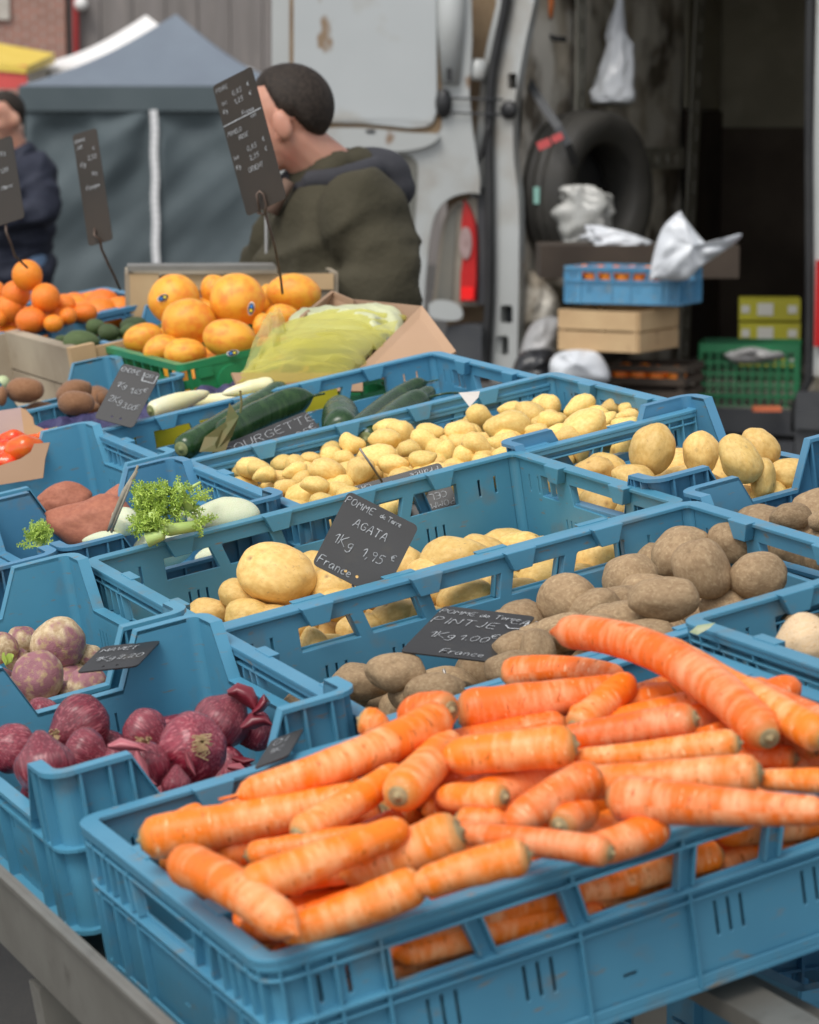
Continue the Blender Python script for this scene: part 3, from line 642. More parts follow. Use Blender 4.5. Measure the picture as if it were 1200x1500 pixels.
# ------------------------------------------------------------------ carrots
def carrot(a, b, wpx, ha, hb, label, mid=None, hm=None, taper=.62, group='carrots heaped in the front crate', crown=True, tipr=1., P3=None, name='carrot', mt=None, cat='carrot', scar='stem_scar', scar_mt=None, wall=None, endf=.5, bulge=0):
    """a: crown end, b: tip end (outline ends in photograph pixels), wpx: width, ha/hb: height over the rim"""
    if P3: A, B, R0, Mi = P3
    else:
        d = Vector((b[0] - a[0], b[1] - a[1])); ln = max(d.length, 1); u = d / ln; ra = min(wpx * .32, ln * .3)
        A, ta = hit(a[0] + u.x * ra * .35, a[1] + u.y * ra * .35, ha); B, tb = hit(b[0] - u.x * ra * taper, b[1] - u.y * ra * taper, hb)
        R0 = wpx * (ta + tb) / 2 / FPX / 2 * (.95 if name == 'carrot' else 1)
        if wall:
            x0, y0, hz, L_, W_ = CR[wall]
            def push(px, py, hh, R):
                for _ in range(60):
                    c, t = hit(px, py, hh); X, Y, H_ = XYof(c)
                    if (Y - y0 > .0155 + R and X - x0 > .0155 + R * .9) or hh < -.11 or (hh > R * 1.1): break
                    hh -= .003
                return c, t
            A0, B0 = A, B
            A, ta = push(a[0] + u.x * ra * .35, a[1] + u.y * ra * .35, ha, R0); B, tb = push(b[0] - u.x * ra * taper, b[1] - u.y * ra * taper, hb, R0 * taper)
        Mi = hit(mid[0], mid[1], hm if hm is not None else (ha + hb) / 2)[0] if mid else None
        if mid and wall: Mi = Mi + (A - A0 + B - B0) * .5
    A = Vector(A); B = Vector(B)
    C = (Mi - (A + B) * .25) * 2 if Mi else (A + B) / 2 + Vector((random.uniform(-1, 1), random.uniform(-1, 1), random.uniform(-.6, .6))) * R0 * .45
    nr, ns = 30, 18; rnd = random.Random(label + str(A.x)); off = rnd.uniform(0, 90)
    pts = []; Ltot = (B - A).length
    for i in range(nr + 1):
        s = i / nr; pts.append(A * (1 - s) ** 2 + C * 2 * s * (1 - s) + B * s * s)
    vs = []; uvs = []; cr = []; prev = None; acc = 0; rr = []
    for i, p in enumerate(pts):
        s = i / nr
        if i: acc += (pts[i] - pts[i - 1]).length
        t = (pts[min(i + 1, nr)] - pts[max(i - 1, 0)]).normalized()
        if prev is None:
            q = Vector((0, 0, 1)) if abs(t.z) < .9 else Vector((1, 0, 0)); e = t.cross(q).normalized()
        else: e = (prev - t * prev.dot(t)).normalized()
        prev = e; g = t.cross(e)
        r = R0 * (1 - (1 - taper) * s ** 1.25) * (1 + bulge * math.sin(s * 3.14159))
        r *= 1 + .05 * noise.noise(Vector((s * 6, off, 0))) + .02 * noise.noise(Vector((s * 26, off, 4)))
        dt = acc / (R0 * .9)                     # rounding at both ends
        if dt < 1: r *= endf + (1 - endf) * math.sqrt(max(0, 1 - (1 - dt) ** 2))
        du = (Ltot - acc) / (R0 * taper * 1.5 * tipr)
        if du < 1: r *= max(.10, math.sqrt(max(0, 1 - (1 - max(du, 0)) ** 2)))
        rr.append((p, t, e, g, r))
        for k in range(ns):
            an = 2 * math.pi * k / ns; rk = r * (1 + .03 * noise.noise(Vector((math.cos(an) * 1.5 + off, math.sin(an) * 1.5, s * 5))))
            vs.append(p + (e * math.cos(an) + g * math.sin(an)) * rk); cr.append(max(0, min(1, 1.1 - dt * 2.2)) * (.62 if crown else 0) + .35 * max(0, 1 - du * 1.3) * 0)
            uvs.append((k / ns, acc))
    fs = []
    for i in range(nr):
        for k in range(ns):
            k2 = (k + 1) % ns; fs.append((i * ns + k, i * ns + k2, (i + 1) * ns + k2, (i + 1) * ns + k))
    fs.append(tuple(range(ns - 1, -1, -1))); fs.append(tuple(nr * ns + k for k in range(ns)))
    o_ = (A + B) / 2; me = bpy.data.meshes.new(name); me.from_pydata([tuple(v - o_) for v in vs], [], fs); me.materials.append(mt or MAT['carrot'])
    ul = me.uv_layers.new(name='UVMap')
    for li, l in enumerate(me.loops):
        w = uvs[l.vertex_index]; ul.data[li].uv = w
    for pl in me.polygons:                       # unwrap the seam
        ks = [ul.data[li].uv[0] for li in pl.loop_indices]
        if max(ks) - min(ks) > .5:
            for li in pl.loop_indices:
                if ul.data[li].uv[0] < .5: ul.data[li].uv[0] += 1
    me.polygons.foreach_set('use_smooth', [True] * len(me.polygons)); fac_attr(me, 'crown', cr)
    o = obj(name, me, None, T(o_), label, cat, group)
    if crown:
        p, t, e, g, r = rr[0]; m = MB(); m.cur = 0; vs2 = []; fs2 = []
        prof = [(1.02, .0008), (.9, -.0012), (.55, -.0004), (.42, -.0016), (.22, -.0030), (.06, -.0042)]
        for q, z in prof:
            for k in range(14):
                an = 2 * math.pi * k / 14; vs2.append(p - o_ + (e * math.cos(an) + g * math.sin(an)) * r * q + t * z)
        for i in range(len(prof) - 1):
            for k in range(14): fs2.append((i * 14 + k, i * 14 + (k + 1) % 14, (i + 1) * 14 + (k + 1) % 14, (i + 1) * 14 + k))
        fs2.append(tuple(5 * 14 + k for k in range(14)))
        m.add(vs2, fs2); c = m.build(scar, scar_mt or MAT['scar'], None, True); c.parent = o
    return o
CL = [  # crown xy, tip xy, width, h crown, h tip, label, mid, hm, taper
 ((1134, 1085), (790, 918), 66, .030, .060, 'thick bent carrot lying on top of the heap pointing at the right edge', (968, 958), .058, .84),
 ((1000+215, 1085), (968, 940), 56, .030, .030, 'thin orange carrot behind the big bent one, upper right of the heap', (1072, 1004), .042, .7),
 ((1290, 1110), (1060, 1000), 70, .020, .030, 'wide carrot running out of frame at the right behind the heap', None, None, .8),
 ((733, 988), (925, 992), 50, .010, .010, 'orange carrot at the back rim below the slanting board', (830, 980), .015, .6),
 ((664, 1046), (935, 1004), 74, .025, .020, 'fat carrot with round dark crown facing left at the back', None, None, .62),
 ((838, 1070), (935, 985), 52, .018, .03, 'short orange carrot leaning under the big bent carrot', None, None, .9),
 ((925, 1025), (1000, 1015), 50, .010, .008, 'carrot stub peeping out under the bent carrot', None, None, .8),
 ((1025, 1052), (800, 1088), 56, .040, .03, 'pale striped carrot ending below the middle of the bent carrot', None, None, .8),
 ((1088, 1088), (830, 1112), 50, .035, .03, 'slim ringed carrot just above the long one, right half', None, None, .6),
 ((1120, 1132), (800, 1150), 62, .040, .035, 'long straight carrot with shiny rings, right of the middle', None, None, .85),
 ((850, 1090), (628, 1112), 68, .045, .045, 'broad carrot with blunt ends in the centre of the heap', None, None, .86),
 ((888, 1168), (1230, 1190), 78, .042, .042, 'big pale carrot lying along the front rim at the right', None, None, .55),
 ((1330, 1150), (1095, 1142), 48, .03, .03, 'pale carrot reaching out at the right edge over the rim', None, None, .7),
 ((880, 1132), (728, 1222), 64, .045, .030, 'carrot with greenish crown tilted down towards the window', None, None, .82),
 ((814, 1212), (890, 1180), 58, .025, .02, 'stubby carrot showing its crown between two longer ones', None, None, .9),
 ((655, 1048), (308, 1176), 66, .055, .045, 'long bright carrot along the back left rim, on top', (500, 1118), .056, .66),
 ((668, 1040), (565, 1052), 62, .045, .038, 'carrot end lying behind the long bright one', None, None, .9),
 ((523, 1052), (585, 1072), 52, .030, .02, 'small round carrot end standing against the onion crate corner', None, None, .9),
 ((200, 1232), (560, 1160), 72, .030, .035, 'pale carrot with green brown crown at the left corner', None, None, .7),
 ((578, 1172), (672, 1072), 66, .045, .035, 'carrot pointing its olive crown at the viewer, centre of heap', None, None, .9),
 ((430, 1228), (600, 1120), 56, .035, .045, 'slanted ringed carrot between the long bright and the pale one', None, None, .8),
 ((745, 1168), (628, 1166), 50, .035, .03, 'small glossy carrot below the broad central one', None, None, .85),
 ((665, 1200), (760, 1200), 46, .025, .02, 'little carrot tucked under the small glossy one', None, None, .8),
 ((358, 1255), (560, 1218), 44, .025, .03, 'thin carrot lying above the long tapering one', None, None, .7),
 ((352, 1304), (612, 1204), 66, .045, .050, 'long carrot with a yellowish tip over the left middle', None, None, .72),
 ((682, 1214), (480, 1290), 82, .040, .02, 'thickest carrot with a big grey green crown disc', None, None, .7),
 ((780, 1250), (590, 1305), 64, .040, .03, 'carrot with yellow shoulder touching the front rim, middle', None, None, .75),
 ((262, 1262), (455, 1382), 72, .030, .022, 'stout bent carrot at the left front corner', (345, 1302), .040, .84),
 ((626, 1290), (395, 1378), 66, .030, .012, 'blunt carrot just inside the front rim at the left', None, None, .8),
 ((900, 1250), (640, 1216), 50, .025, .035, 'half covered carrot right of the big crown disc', None, None, .7),
 ((975, 1205), (820, 1256), 62, .022, .024, 'reddish carrot behind the front rim, right of the middle', None, None, .8),
 ((300, 1186), (215, 1222), 34, .018, .018, 'thin carrot behind the pale one at the left corner', None, None, .8),
 ((672, 1090), (560, 1150), 48, .030, .03, 'carrot partly under the long bright one near its crown', None, None, .8),
 ((1205, 1098), (1110, 1070), 50, .0, .01, 'shaded carrot end by the right rim', None, None, .9),
 ((1170, 1112), (1050, 1100), 40, .0, .01, 'dim carrot under the crown of the bent one', None, None, .9),
 ((520, 1150), (300, 1200), 50, .02, .02, 'carrot between the long bright and the corner one', None, None, .8),
 ((940, 1288), (800, 1312), 50, -.028, -.03, 'carrot end with yellow tip seen through the front window', None, None, .8),
 ((1060, 1250), (880, 1300), 56, -.02, -.03, 'carrot lying behind the second front window', None, None, .8),
 ((1280, 1200), (1030, 1222), 72, -.01, -.015, 'big pale carrot behind the windows at the right', None, None, .7),
 ((820, 1335), (560, 1405), 58, -.025, -.032, 'carrot seen through the first front window', None, None, .8),
 ((860, 1300), (560, 1380), 56, -.015, -.02, 'upper carrot behind the first front window', None, None, .8),
 ((700, 1385), (900, 1330), 50, -.035, -.035, 'low carrot behind the slanted strut at the front', None, None, .8)]
for a, b, w, ha, hb, lb, md, hm, tp in CL: carrot(a, b, w, ha, hb, lb, md, hm, tp, wall='carrot')
rnd = random.Random(11)
def cfill(n, z, x0, x1, y0, y1, mode, seed):
    rnd = random.Random(seed)
    for i in range(n):
        ln = rnd.uniform(.13, .19); R0 = rnd.uniform(.013, .018); an = rnd.gauss(0, .28) + (math.pi if rnd.random() < .5 else 0)
        X = rnd.uniform(x0, x1); Y = y0 + (y1 - y0) * (i + rnd.random()) / n; cx, cy = math.cos(an) * ln / 2, math.sin(an) * ln / 2
        X = min(max(X, .03 + abs(cx)), .57 - abs(cx)); Y = min(max(Y, .03 + abs(cy)), .37 - abs(cy)); zz = z + rnd.uniform(-.006, .006)
        carrot(None, None, 0, 0, 0, 'carrot in the shaded lower layer of the front crate', taper=.75, group='carrots in the lower layer of the front crate', P3=(D(X - cx, Y - cy, zz), D(X + cx, Y + cy, zz + rnd.uniform(-.01, .01)), R0, None))
for xa, xb, sd in ((.11, .14, 1), (.29, .31, 2), (.46, .5, 3)):
    cfill(11, -.052, xa, xb, .03, .37, 0, sd); cfill(10, -.020, xa, xb, .05, .35, 0, sd + 10); cfill(7, .006, xa, xb, .09, .31, 0, sd + 20)

for i, (x, y, z, w) in enumerate(((.10, .045, -.040, 0), (.27, .042, -.034, 1), (.44, .045, -.038, 0), (.20, .048, -.062, 1), (.38, .046, -.066, 0), (.52, .05, -.050, 1), (.14, .075, -.022, 0), (.33, .075, -.018, 1), (.50, .08, -.02, 0))):
    dx = .085 * (1 if w else -1); carrot(None, None, 0, 0, 0, 'carrot lying low along the front wall, seen through the crate windows', taper=.75, group='carrots along the front wall', P3=(D(x - dx + .04, y, z), D(x + dx + .04, y + .01 * (w - .5), z + .006), .0165, None))
# ------------------------------------------------------------------ round things with a stem axis
def stemmed(lst, meshes, name, cat, group, ox=0, oy=0, sc=3.):
    """(cx, cy, diameter w, diameter h, h, axis px dx, dy, toward viewer dz, label)"""
    out = []
    for i, (cx, cy, w, h, hh, ax, ay, az, lb) in enumerate(lst):
        cx, cy = ox + cx / sc, oy + cy / sc; c, t = hit(cx, cy, hh); z = (RT * ax - UP * ay - FW * az).normalized()
        e = z.cross(Vector((0.1, .2, 1)) if abs(z.z) < .9 else Vector((1, 0, 0))).normalized(); g = z.cross(e); s = (w + h) / 2 / sc * t / FPX / 2 * (1.1 if name == 'red_onion' else 1)
        M = Matrix(((e.x * s, g.x * s, z.x * s, c.x), (e.y * s, g.y * s, z.y * s, c.y), (e.z * s, g.z * s, z.z * s, c.z), (0, 0, 0, 1)))
        out.append(obj(name, meshes[i % len(meshes)], None, M, lb, cat, group))
    return out
TU = [(258, 730, 262, 225, -.045, .3, .3, .6, 'large turnip with a flat cream top and mauve sides, back of its crate'), (165, 872, 240, 225, -.036, -.1, -.3, .8, 'round purple and cream turnip with a scarred crown towards the viewer'),
 (100, 712, 150, 130, -.055, .2, -.5, .2, 'cream turnip behind the big one, left'), (8, 745, 130, 170, -.04, .3, -.6, -.3, 'turnip cut by the left edge of the photo'), (395, 790, 110, 130, -.07, .3, .5, .3, 'small earthy turnip under the largest one'),
 (385, 905, 200, 160, -.042, 0, -1, .25, 'purple turnip lying low between sign and round one'), (560, 850, 170, 160, -.045, .2, -1, .2, 'half cream half purple turnip with yellow leaf stubs, in the corner'), (75, 800, 110, 120, -.06, -.2, -.9, .2, 'shaded turnip between the cream and the round one'),
 (300, 950, 160, 120, -.065, 0, -1, .2, 'turnip hidden behind the front rim'), (20, 950, 200, 170, -.06, 0, -1, .2, 'turnip behind the onion crate corner')]
tn = stemmed(TU, MESH['turnip'], 'turnip', 'turnip', 'turnips in the small crate', 0, 700)
filler('turnip', MESH['turnip'], 'turnip', 'turnip', 9, .085, -.105, 'turnip', 'of the turnip crate', 8, .05, .008, (.9, 1))
def leafstub(parent, c, n, ln, mt, spread=.5, up=Vector((0, 0, 1)), nm='leaf_stub'):
    m = MB()
    for k in range(n):
        a = 6.28 * k / n + random.random(); d = (up + Vector((math.cos(a), math.sin(a), 0)) * spread * random.random()).normalized()
        e = d.cross(Vector((random.random(), random.random(), .3))).normalized() * ln * .3; p = Vector(c)
        m.add([p, p + d * ln * .5 + e, p + d * ln + e * .4, p + d * ln - e * .5, p + d * ln * .45 - e], [(0, 1, 2, 3, 4)])
    o = m.build(nm, mt); bpy.context.view_layer.update(); o.parent = parent; o.matrix_parent_inverse = parent.matrix_world.inverted(); return o
bpy.context.view_layer.update()
leafstub(tn[6], P(196, 957, XYof(Vector(tn[6].location))[1] * 0 + (tn[6].location - CAM).dot(FW)), 9, .022, MAT['frond'], .9)
leafstub(tn[3], P(8, 975, (tn[3].location - CAM).dot(FW) - .03), 5, .015, MAT['frond'], .9)
ON = [(55, 1190, 190, 215, -.024, -.6, -.2, .5, 'smooth pink red onion at the left edge of the crate'), (360, 1078, 285, 190, -.030, -.75, .45, .45, 'big wide red onion with a dark hollow root end, back left'), (190, 1035, 160, 100, -.045, -.5, -.5, 0, 'lilac striped onion behind the wide one'),
 (370, 1198, 210, 150, -.026, .7, .35, .1, 'flat topped red onion in the middle of the pile'), (200, 1275, 300, 190, -.012, -.2, -.8, -.2, 'dull mauve onion behind the raised front corner'), (635, 1110, 225, 140, -.035, .8, .5, .3, 'pale red onion at the back with loose skin'),
 (640, 1270, 220, 190, -.018, -.25, -.95, .2, 'pink onion with peeling pointed skin over the front rim'), (850, 1188, 305, 265, -.020, -.65, .5, -.55, 'dark red onion with a tuft of pale roots towards the viewer'), (970, 1075, 240, 220, -.034, .6, -.75, .1, 'glossy red onion under the curled dark peel, back right'),
 (775, 1350, 150, 90, -.03, 0, -1, 0, 'onion just showing above the front rim'), (1120, 1120, 170, 160, -.055, .4, -.8, 0, 'shaded onion beside the little sign'), (500, 1300, 180, 140, -.045, 0, -1, 0, 'red onion in the gap behind the front corner'), (100, 1090, 150, 130, -.05, 0, -1, .2, 'red onion tucked in the left back corner')]
on = stemmed(ON, MESH['onion'], 'red_onion', 'onion', 'red onions in the small crate', 0, 700)
filler('onion', MESH['onion'], 'red_onion', 'onion', 15, .075, -.095, 'red onion', 'of the onion crate', 9, .045, .008, (.9, 1))
bpy.context.view_layer.update()
def attach(o, parent):
    bpy.context.view_layer.update(); o.parent = parent; o.matrix_parent_inverse = parent.matrix_world.inverted(); return o
def depth(o): return (o.matrix_world.translation - CAM).dot(FW)
def peel(parent, pts, t, wd, mt, nm='peel', curl=.35, seed=1):
    """a curled strip of dry skin: pts = px centreline, wd = px half width"""
    rnd = random.Random(seed); m = MB(); n = len(pts); vs = []
    for i, (x, y) in enumerate(pts):
        d = Vector((pts[min(i + 1, n - 1)][0] - pts[max(i - 1, 0)][0], pts[min(i + 1, n - 1)][1] - pts[max(i - 1, 0)][1])).normalized(); nx, ny = -d.y, d.x
        w = wd * math.sin(math.pi * (.12 + .86 * i / (n - 1))) * rnd.uniform(.8, 1.2)
        for k in range(5):
            q = k / 4 * 2 - 1; vs.append(P(x + nx * w * q, y + ny * w * q, t + curl * .02 * (q * q - .5) + rnd.uniform(-.0015, .0015)))
    fs = [(i * 5 + k, i * 5 + k + 1, i * 5 + k + 6, i * 5 + k + 5) for i in range(n - 1) for k in range(4)]
    m.add(vs, fs); o = m.build(nm, mt, None, True); return attach(o, parent)
t8 = depth(on[8])
peel(on[8], [(1000/3, 700+945/3), (1040/3, 700+935/3), (1085/3, 700+955/3), (1110/3, 700+990/3), (1125/3, 700+1030/3)], t8 - .02, 13, MAT['onion_peel'], curl=.6)
peel(on[8], [(1110/3, 700+1035/3), (1145/3, 700+1010/3), (1165/3, 700+980/3), (1160/3, 700+950/3)], t8 - .03, 9, MAT['onion_peel'], curl=.9, seed=3)
peel(on[8], [(1060/3, 700+1100/3), (1110/3, 700+1070/3), (1160/3, 700+1065/3), (1200/3, 700+1090/3)], t8 - .035, 11, MAT['onion_peel'], seed=4)
peel(on[10], [(1020/3, 700+1230/3), (1070/3, 700+1250/3), (1120/3, 700+1240/3)], depth(on[10]) - .05, 10, MAT['onion_peel'], seed=5)
peel(on[10], [(1000/3, 700+1270/3), (1050/3, 700+1275/3), (1090/3, 700+1290/3)], depth(on[10]) - .07, 8, MAT['onion_pink'], seed=6)
peel(on[6], [(475/3, 700+1180/3), (530/3, 700+1172/3), (590/3, 700+1180/3), (650/3, 700+1200/3)], depth(on[6]) - .035, 9, MAT['onion_pink'], curl=.5, seed=8)
peel(on[6], [(600/3, 700+1200/3), (615/3, 700+1260/3), (640/3, 700+1330/3), (690/3, 700+1350/3)], depth(on[6]) - .038, 9, MAT['onion_pink'], curl=.7, seed=9)
peel(on[7], [(815/3, 700+1200/3), (835/3, 700+1260/3), (860/3, 700+1310/3)], depth(on[7]) - .038, 6, MAT['onion_pink'], seed=12)
m = MB(); t7 = depth(on[7]); rnd = random.Random(4)
for k in range(46):
    x, y = 890 / 3, 700 + 1160 / 3; a = rnd.uniform(0, 6.28); L_ = rnd.uniform(8, 19); pts = []
    for j in range(6):
        s = j / 5; pts.append(P(x + math.cos(a + s * rnd.uniform(-1, 1)) * L_ * s + rnd.uniform(-2, 2), y + math.sin(a) * L_ * s * .8 + s * s * (14 if k % 9 == 0 else 3) + rnd.uniform(-1, 1), t7 - .030 - .010 * math.sin(s * 2.4)))
    m.tube(pts, .0006, 4)
attach(m.build('root_tuft', MAT['root']), on[7])
m = MB(); t1 = depth(on[1])
for k in range(26):
    x, y = 238 / 3, 700 + 1130 / 3; a = rnd.uniform(0, 6.28); m.tube([P(x + rnd.uniform(-6, 6), y + rnd.uniform(-6, 6), t1 - .034), P(x + math.cos(a) * 9, y + math.sin(a) * 9, t1 - .040)], .0006, 4)
attach(m.build('root_tuft', MAT['root']), on[1])
m = MB()
for k in range(14):
    x, y = 650 / 3, 700 + 1165 / 3; m.tube([P(x, y, depth(on[6]) - .02), P(x + rnd.uniform(-22, 8), y + rnd.uniform(-9, 3), depth(on[6]) - .03)], .0008, 4)
attach(m.build('dry_neck', MAT['root']), on[6])
# yellow onion at the right edge and potatoes next to it
o = stemmed([(1140, 722, 330, 190, -.012, -.8, .3, .1, 'yellow onion with flaking papery skin at the right edge')], [onion_mesh('yellow_onion', MAT['onion_yellow'], 9, .3)], 'yellow_onion', 'onion', 'yellow onions', 800, 700)[0]
heap([(1095, 640, 130, 110, 0, -.03), (1190, 640, 80, 90, 0, -.03)], MESH['pinje'], 'brown_potato', 'potato', 'brown potato', 'behind the yellow onion', -.03, None, ox=800, oy=700, rows=1)
filler('yonion', MESH['pinje'], 'brown_potato', 'potato', 18, .08, -.085, 'brown potato', 'of the yellow onion crate', 12)
m = MB(); lc, lt = hit(1032, 922, .022)
m.add([P(1010, 926, lt - .02), P(1022, 916, lt - .0), P(1048, 912, lt), P(1040, 920, lt - .01), P(1022, 930, lt - .022)], [(0, 1, 4), (1, 2, 3), (1, 3, 4)])
m.build('dry_leaf', mat('pale_green_leaf', (.30, .36, .20), (.42, .44, .30), 60, .6), None, label='small pale green leaf scrap lying on the crate rim corner', cat='leaf')
# ------------------------------------------------------------------ courgettes, sweet potatoes, fennel, endives
def courg(a, b, w, ha, hb, lb, mid=None, taper=.82, crown=True):
    return carrot(a, b, w, ha, hb, lb, mid, None, taper, 'courgettes in the blue crate', crown, 1.2, None, 'courgette', MAT['courgette'], 'courgette', 'cut_end', MAT['courgette_end'], None, .62, .12)
courg((262, 660), (424, 562), 36, -.025, -.01, 'courgette running up to the left back with a blunt tip', (345, 612))
courg((322, 640), (486, 572), 44, -.020, -.005, 'thick dark courgette lying above the white lettered board', (410, 596))
courg((500, 640), (496, 578), 54, -.035, -.02, 'short fat courgette with its end towards the viewer')
courg((514, 632), (648, 553), 26, -.030, -.02, 'slim courgette at the back of the right hand bunch', (590, 576))
courg((520, 642), (640, 568), 28, -.030, -.02, 'pale green courgette in the middle of the right hand bunch')
courg((532, 646), (690, 572), 40, -.025, -.015, 'long courgette at the front of the right hand bunch', (615, 588))
courg((540, 628), (610, 562), 26, -.045, -.035, 'courgette squeezed behind the right hand bunch')
courg((655, 640), (860, 610), 34, -.055, -.055, 'courgette seen through the window above the small potatoes')
filler('courgette', MESH['avocado'], 'courgette', 'courgette', 10, .16, -.095, 'courgette', 'of the courgette crate', 21, .09, .01, (.25, .3))
m = MB(); tt = hit(290, 640, -.01)[1] - .03
for pts in ([(336, 590), (330, 620), (315, 650), (318, 660), (340, 640), (350, 610)], [(330, 618), (300, 640), (292, 662), (330, 662), (338, 640)]):
    m.add([P(x, y, tt + .004 * math.sin(k * 2.1)) for k, (x, y) in enumerate(pts)], [tuple(range(len(pts)))])
m.tube([P(352, 605, tt), P(354, 590, tt), P(352, 572, tt)], .0018, 6)
m.build('dry_leaf', mat('brown_green_leaf', (.10, .11, .03), (.17, .12, .04), 30, .6), None, label='withered brown leaf with a thin stalk resting on the left courgettes', cat='leaf')
def sweet(a, b, w, h, lb, taper=.45, mid=None, bulge=.25):
    return carrot(a, b, w, h, h, lb, mid, None, taper, 'sweet potatoes in the small crate', False, 1.4, None, 'sweet_potato', MAT['sweet'], 'sweet potato', 'x', None, None, .25, bulge)
MESH['sweet'] = [potato_mesh('sweet_potato', MAT['sweet'], 120 + k, .16, 3, .35, .12 * (k % 2), 4, .03) for k in range(4)]
heap([(285, 1092, 250, 56, 0, -.055), (395, 1155, 400, 84, -4, -.045), (508, 1125, 180, 70, 28, -.038), (560, 1140, 110, 70, 10, -.055), (330, 1235, 330, 90, 0, -.07)], MESH['sweet'], 'sweet_potato', 'sweet potato', 'sweet potato', 'x', -.05, None, ox=0, oy=350,
     labels=['orange brown sweet potato at the back of its crate', 'long pink sweet potato in front of the orange brown one', 'sweet potato with pointed ends rising to the right', 'reddish sweet potato end behind the clip', 'sweet potato hidden low behind the crate edge'], flip=False)
filler('sweet', MESH['sweet'], 'sweet_potato', 'sweet potato', 6, .13, -.12, 'sweet potato', 'of the sweet potato crate', 22, .06, .01, (.35, .45))
# grey clothes-peg like wire clip between the two crates
m = MB(); q = [P(158, 778, 3.42), P(166, 762, 3.4), P(182, 722, 3.38), (P(200, 690, 3.36))]
m.tube(q, [.0015, .0045, .0045, .0025], 6); m.tube([P(163, 780, 3.4), P(174, 752, 3.39), P(188, 718, 3.37), P(202, 682, 3.36)], .0016, 6)
m.build('wooden_clip', mat('weathered_wood', (.26, .22, .15), (.40, .36, .28), 60, .8, .0006, 90), None, True, label='thin weathered wooden clip sticking up behind the fennel', cat='clip')
# fennel bulbs
def fennel_bulb(cx, cy, w, h, ang, hh, lb, stalks=3):
    c, t = hit(cx, cy, hh); M = oriented(c, t, w, h, ang)
    bm = ico(4)
    for v in bm.verts:
        d = v.co.normalized(); a = math.atan2(d.z, d.y); s = 1 + .035 * abs(math.sin(a * 2.5 + d.x * 1.2))
        v.co = Vector((d.x, d.y * s * (1 - .35 * max(0, -d.x)), d.z * s * (1 - .35 * max(0, -d.x))))
    me = bpy.data.meshes.new('fennel_bulb'); bm.to_mesh(me); bm.free(); me.materials.append(MAT['fennel']); me.polygons.foreach_set('use_smooth', [True] * len(me.polygons))
    return obj('fennel_bulb', me, None, M, lb, 'fennel', 'fennel bulbs in the small crate')
fb = [fennel_bulb(328, 758, 108, 60, 4, .004, 'big white fennel bulb lying at the right of its crate'), fennel_bulb(184, 765, 44, 46, 60, -.035, 'fennel bulb with browned base standing left of the fronds'), fennel_bulb(150, 790, 60, 24, 5, -.05, 'white fennel bulb sunk low in the front left of the crate'), fennel_bulb(280, 745, 60, 36, 20, -.06, 'fennel bulb under the feathery green top')]
fennel_bulb(330, 815, 90, 50, 5, -.075, 'fennel bulb glimpsed through the window of the potato crate'); fennel_bulb(240, 800, 90, 60, 5, -.08, 'fennel bulb below the stalks in shade')
def tubep(m, pts, r0, r1, t, n=8):
    q = [P(x, y, t + (e[0] if e else 0)) for x, y, *e in pts]; k = len(q); m.tube(q, [r0 + (r1 - r0) * i / (k - 1) for i in range(k)], n)
def fronds(cx, cy, rx, ry, n, t, seed, dirb=-60, spread=70):
    rnd = random.Random(seed); m = MB()
    for k in range(n):
        x, y = cx + rnd.uniform(-rx, rx), cy + rnd.uniform(-ry, ry); a = math.radians(dirb + rnd.gauss(0, spread)); L_ = rnd.uniform(9, 20); tt_ = t + rnd.uniform(-.03, .03)
        px, py = x, y; pts = [P(px, py, tt_)]
        for s in range(4):
            a += rnd.gauss(0, .25); px += math.cos(a) * L_ / 4; py += math.sin(a) * L_ / 4; pts.append(P(px, py, tt_ + s * .001))
            for sg in (-1, 1):
                for rep in range(2):
                    b = a + sg * rnd.uniform(.5, 1.1); l2 = L_ * .32 * (1 - s * .12); ex, ey = px + math.cos(b) * l2, py + math.sin(b) * l2
                    m.tube([P(px, py, tt_), P(ex, ey, tt_ - rnd.uniform(-.006, .006))], .0004, 3, False)
                    for sg2 in (-1, 1):
                        b2 = b + sg2 * .6; m.tube([P((px + ex) / 2, (py + ey) / 2, tt_), P((px + ex) / 2 + math.cos(b2) * l2 * .5, (py + ey) / 2 + math.sin(b2) * l2 * .5, tt_ + rnd.uniform(-.004, .004))], .00035, 3, False)
        m.tube(pts, .0008, 3, False)
    return m
tf = depth(fb[0]) - .07
top = empty('fennel_greens', T(P(240, 770, tf)), 'cut fennel frond bunch with a thick pale stalk and bushy green fronds', 'fennel', 'fennel greens')
bpy.context.view_layer.update()
m = fronds(232, 738, 34, 20, 190, tf, 1); attach(m.build('fronds', MAT['frond']), top)
m = fronds(218, 770, 20, 8, 80, tf - .03, 2, -40); attach(m.build('fronds', MAT['frond']), top)
m = fronds(287, 738, 8, 14, 26, tf + .01, 3); attach(m.build('fronds', MAT['frond']), top)
m = fronds(296, 768, 6, 5, 12, tf - .04, 4, -50); attach(m.build('fronds', MAT['frond']), top)
m = MB(); tubep(m, [(222, 768), (250, 776), (290, 770)], .0095, .0065, tf - .025, 10); tubep(m, [(222, 750), (226, 768), (222, 790)], .004, .007, tf - .035)
tubep(m, [(262, 708), (268, 725), (278, 748)], .004, .006, tf); tubep(m, [(240, 726), (262, 716)], .003, .002, tf + .01); tubep(m, [(275, 718), (294, 706)], .003, .0015, tf); tubep(m, [(215, 792), (236, 784), (240, 772)], .009, .005, tf - .05)
attach(m.build('stalk', MAT['fennel_stalk'], None, True), top)
td = hit(56, 792, -.03)[1]
dl = empty('herb_tuft', T(P(56, 805, td)), 'small tuft of feathery green herb in the crate corner, left edge', 'herb'); bpy.context.view_layer.update()
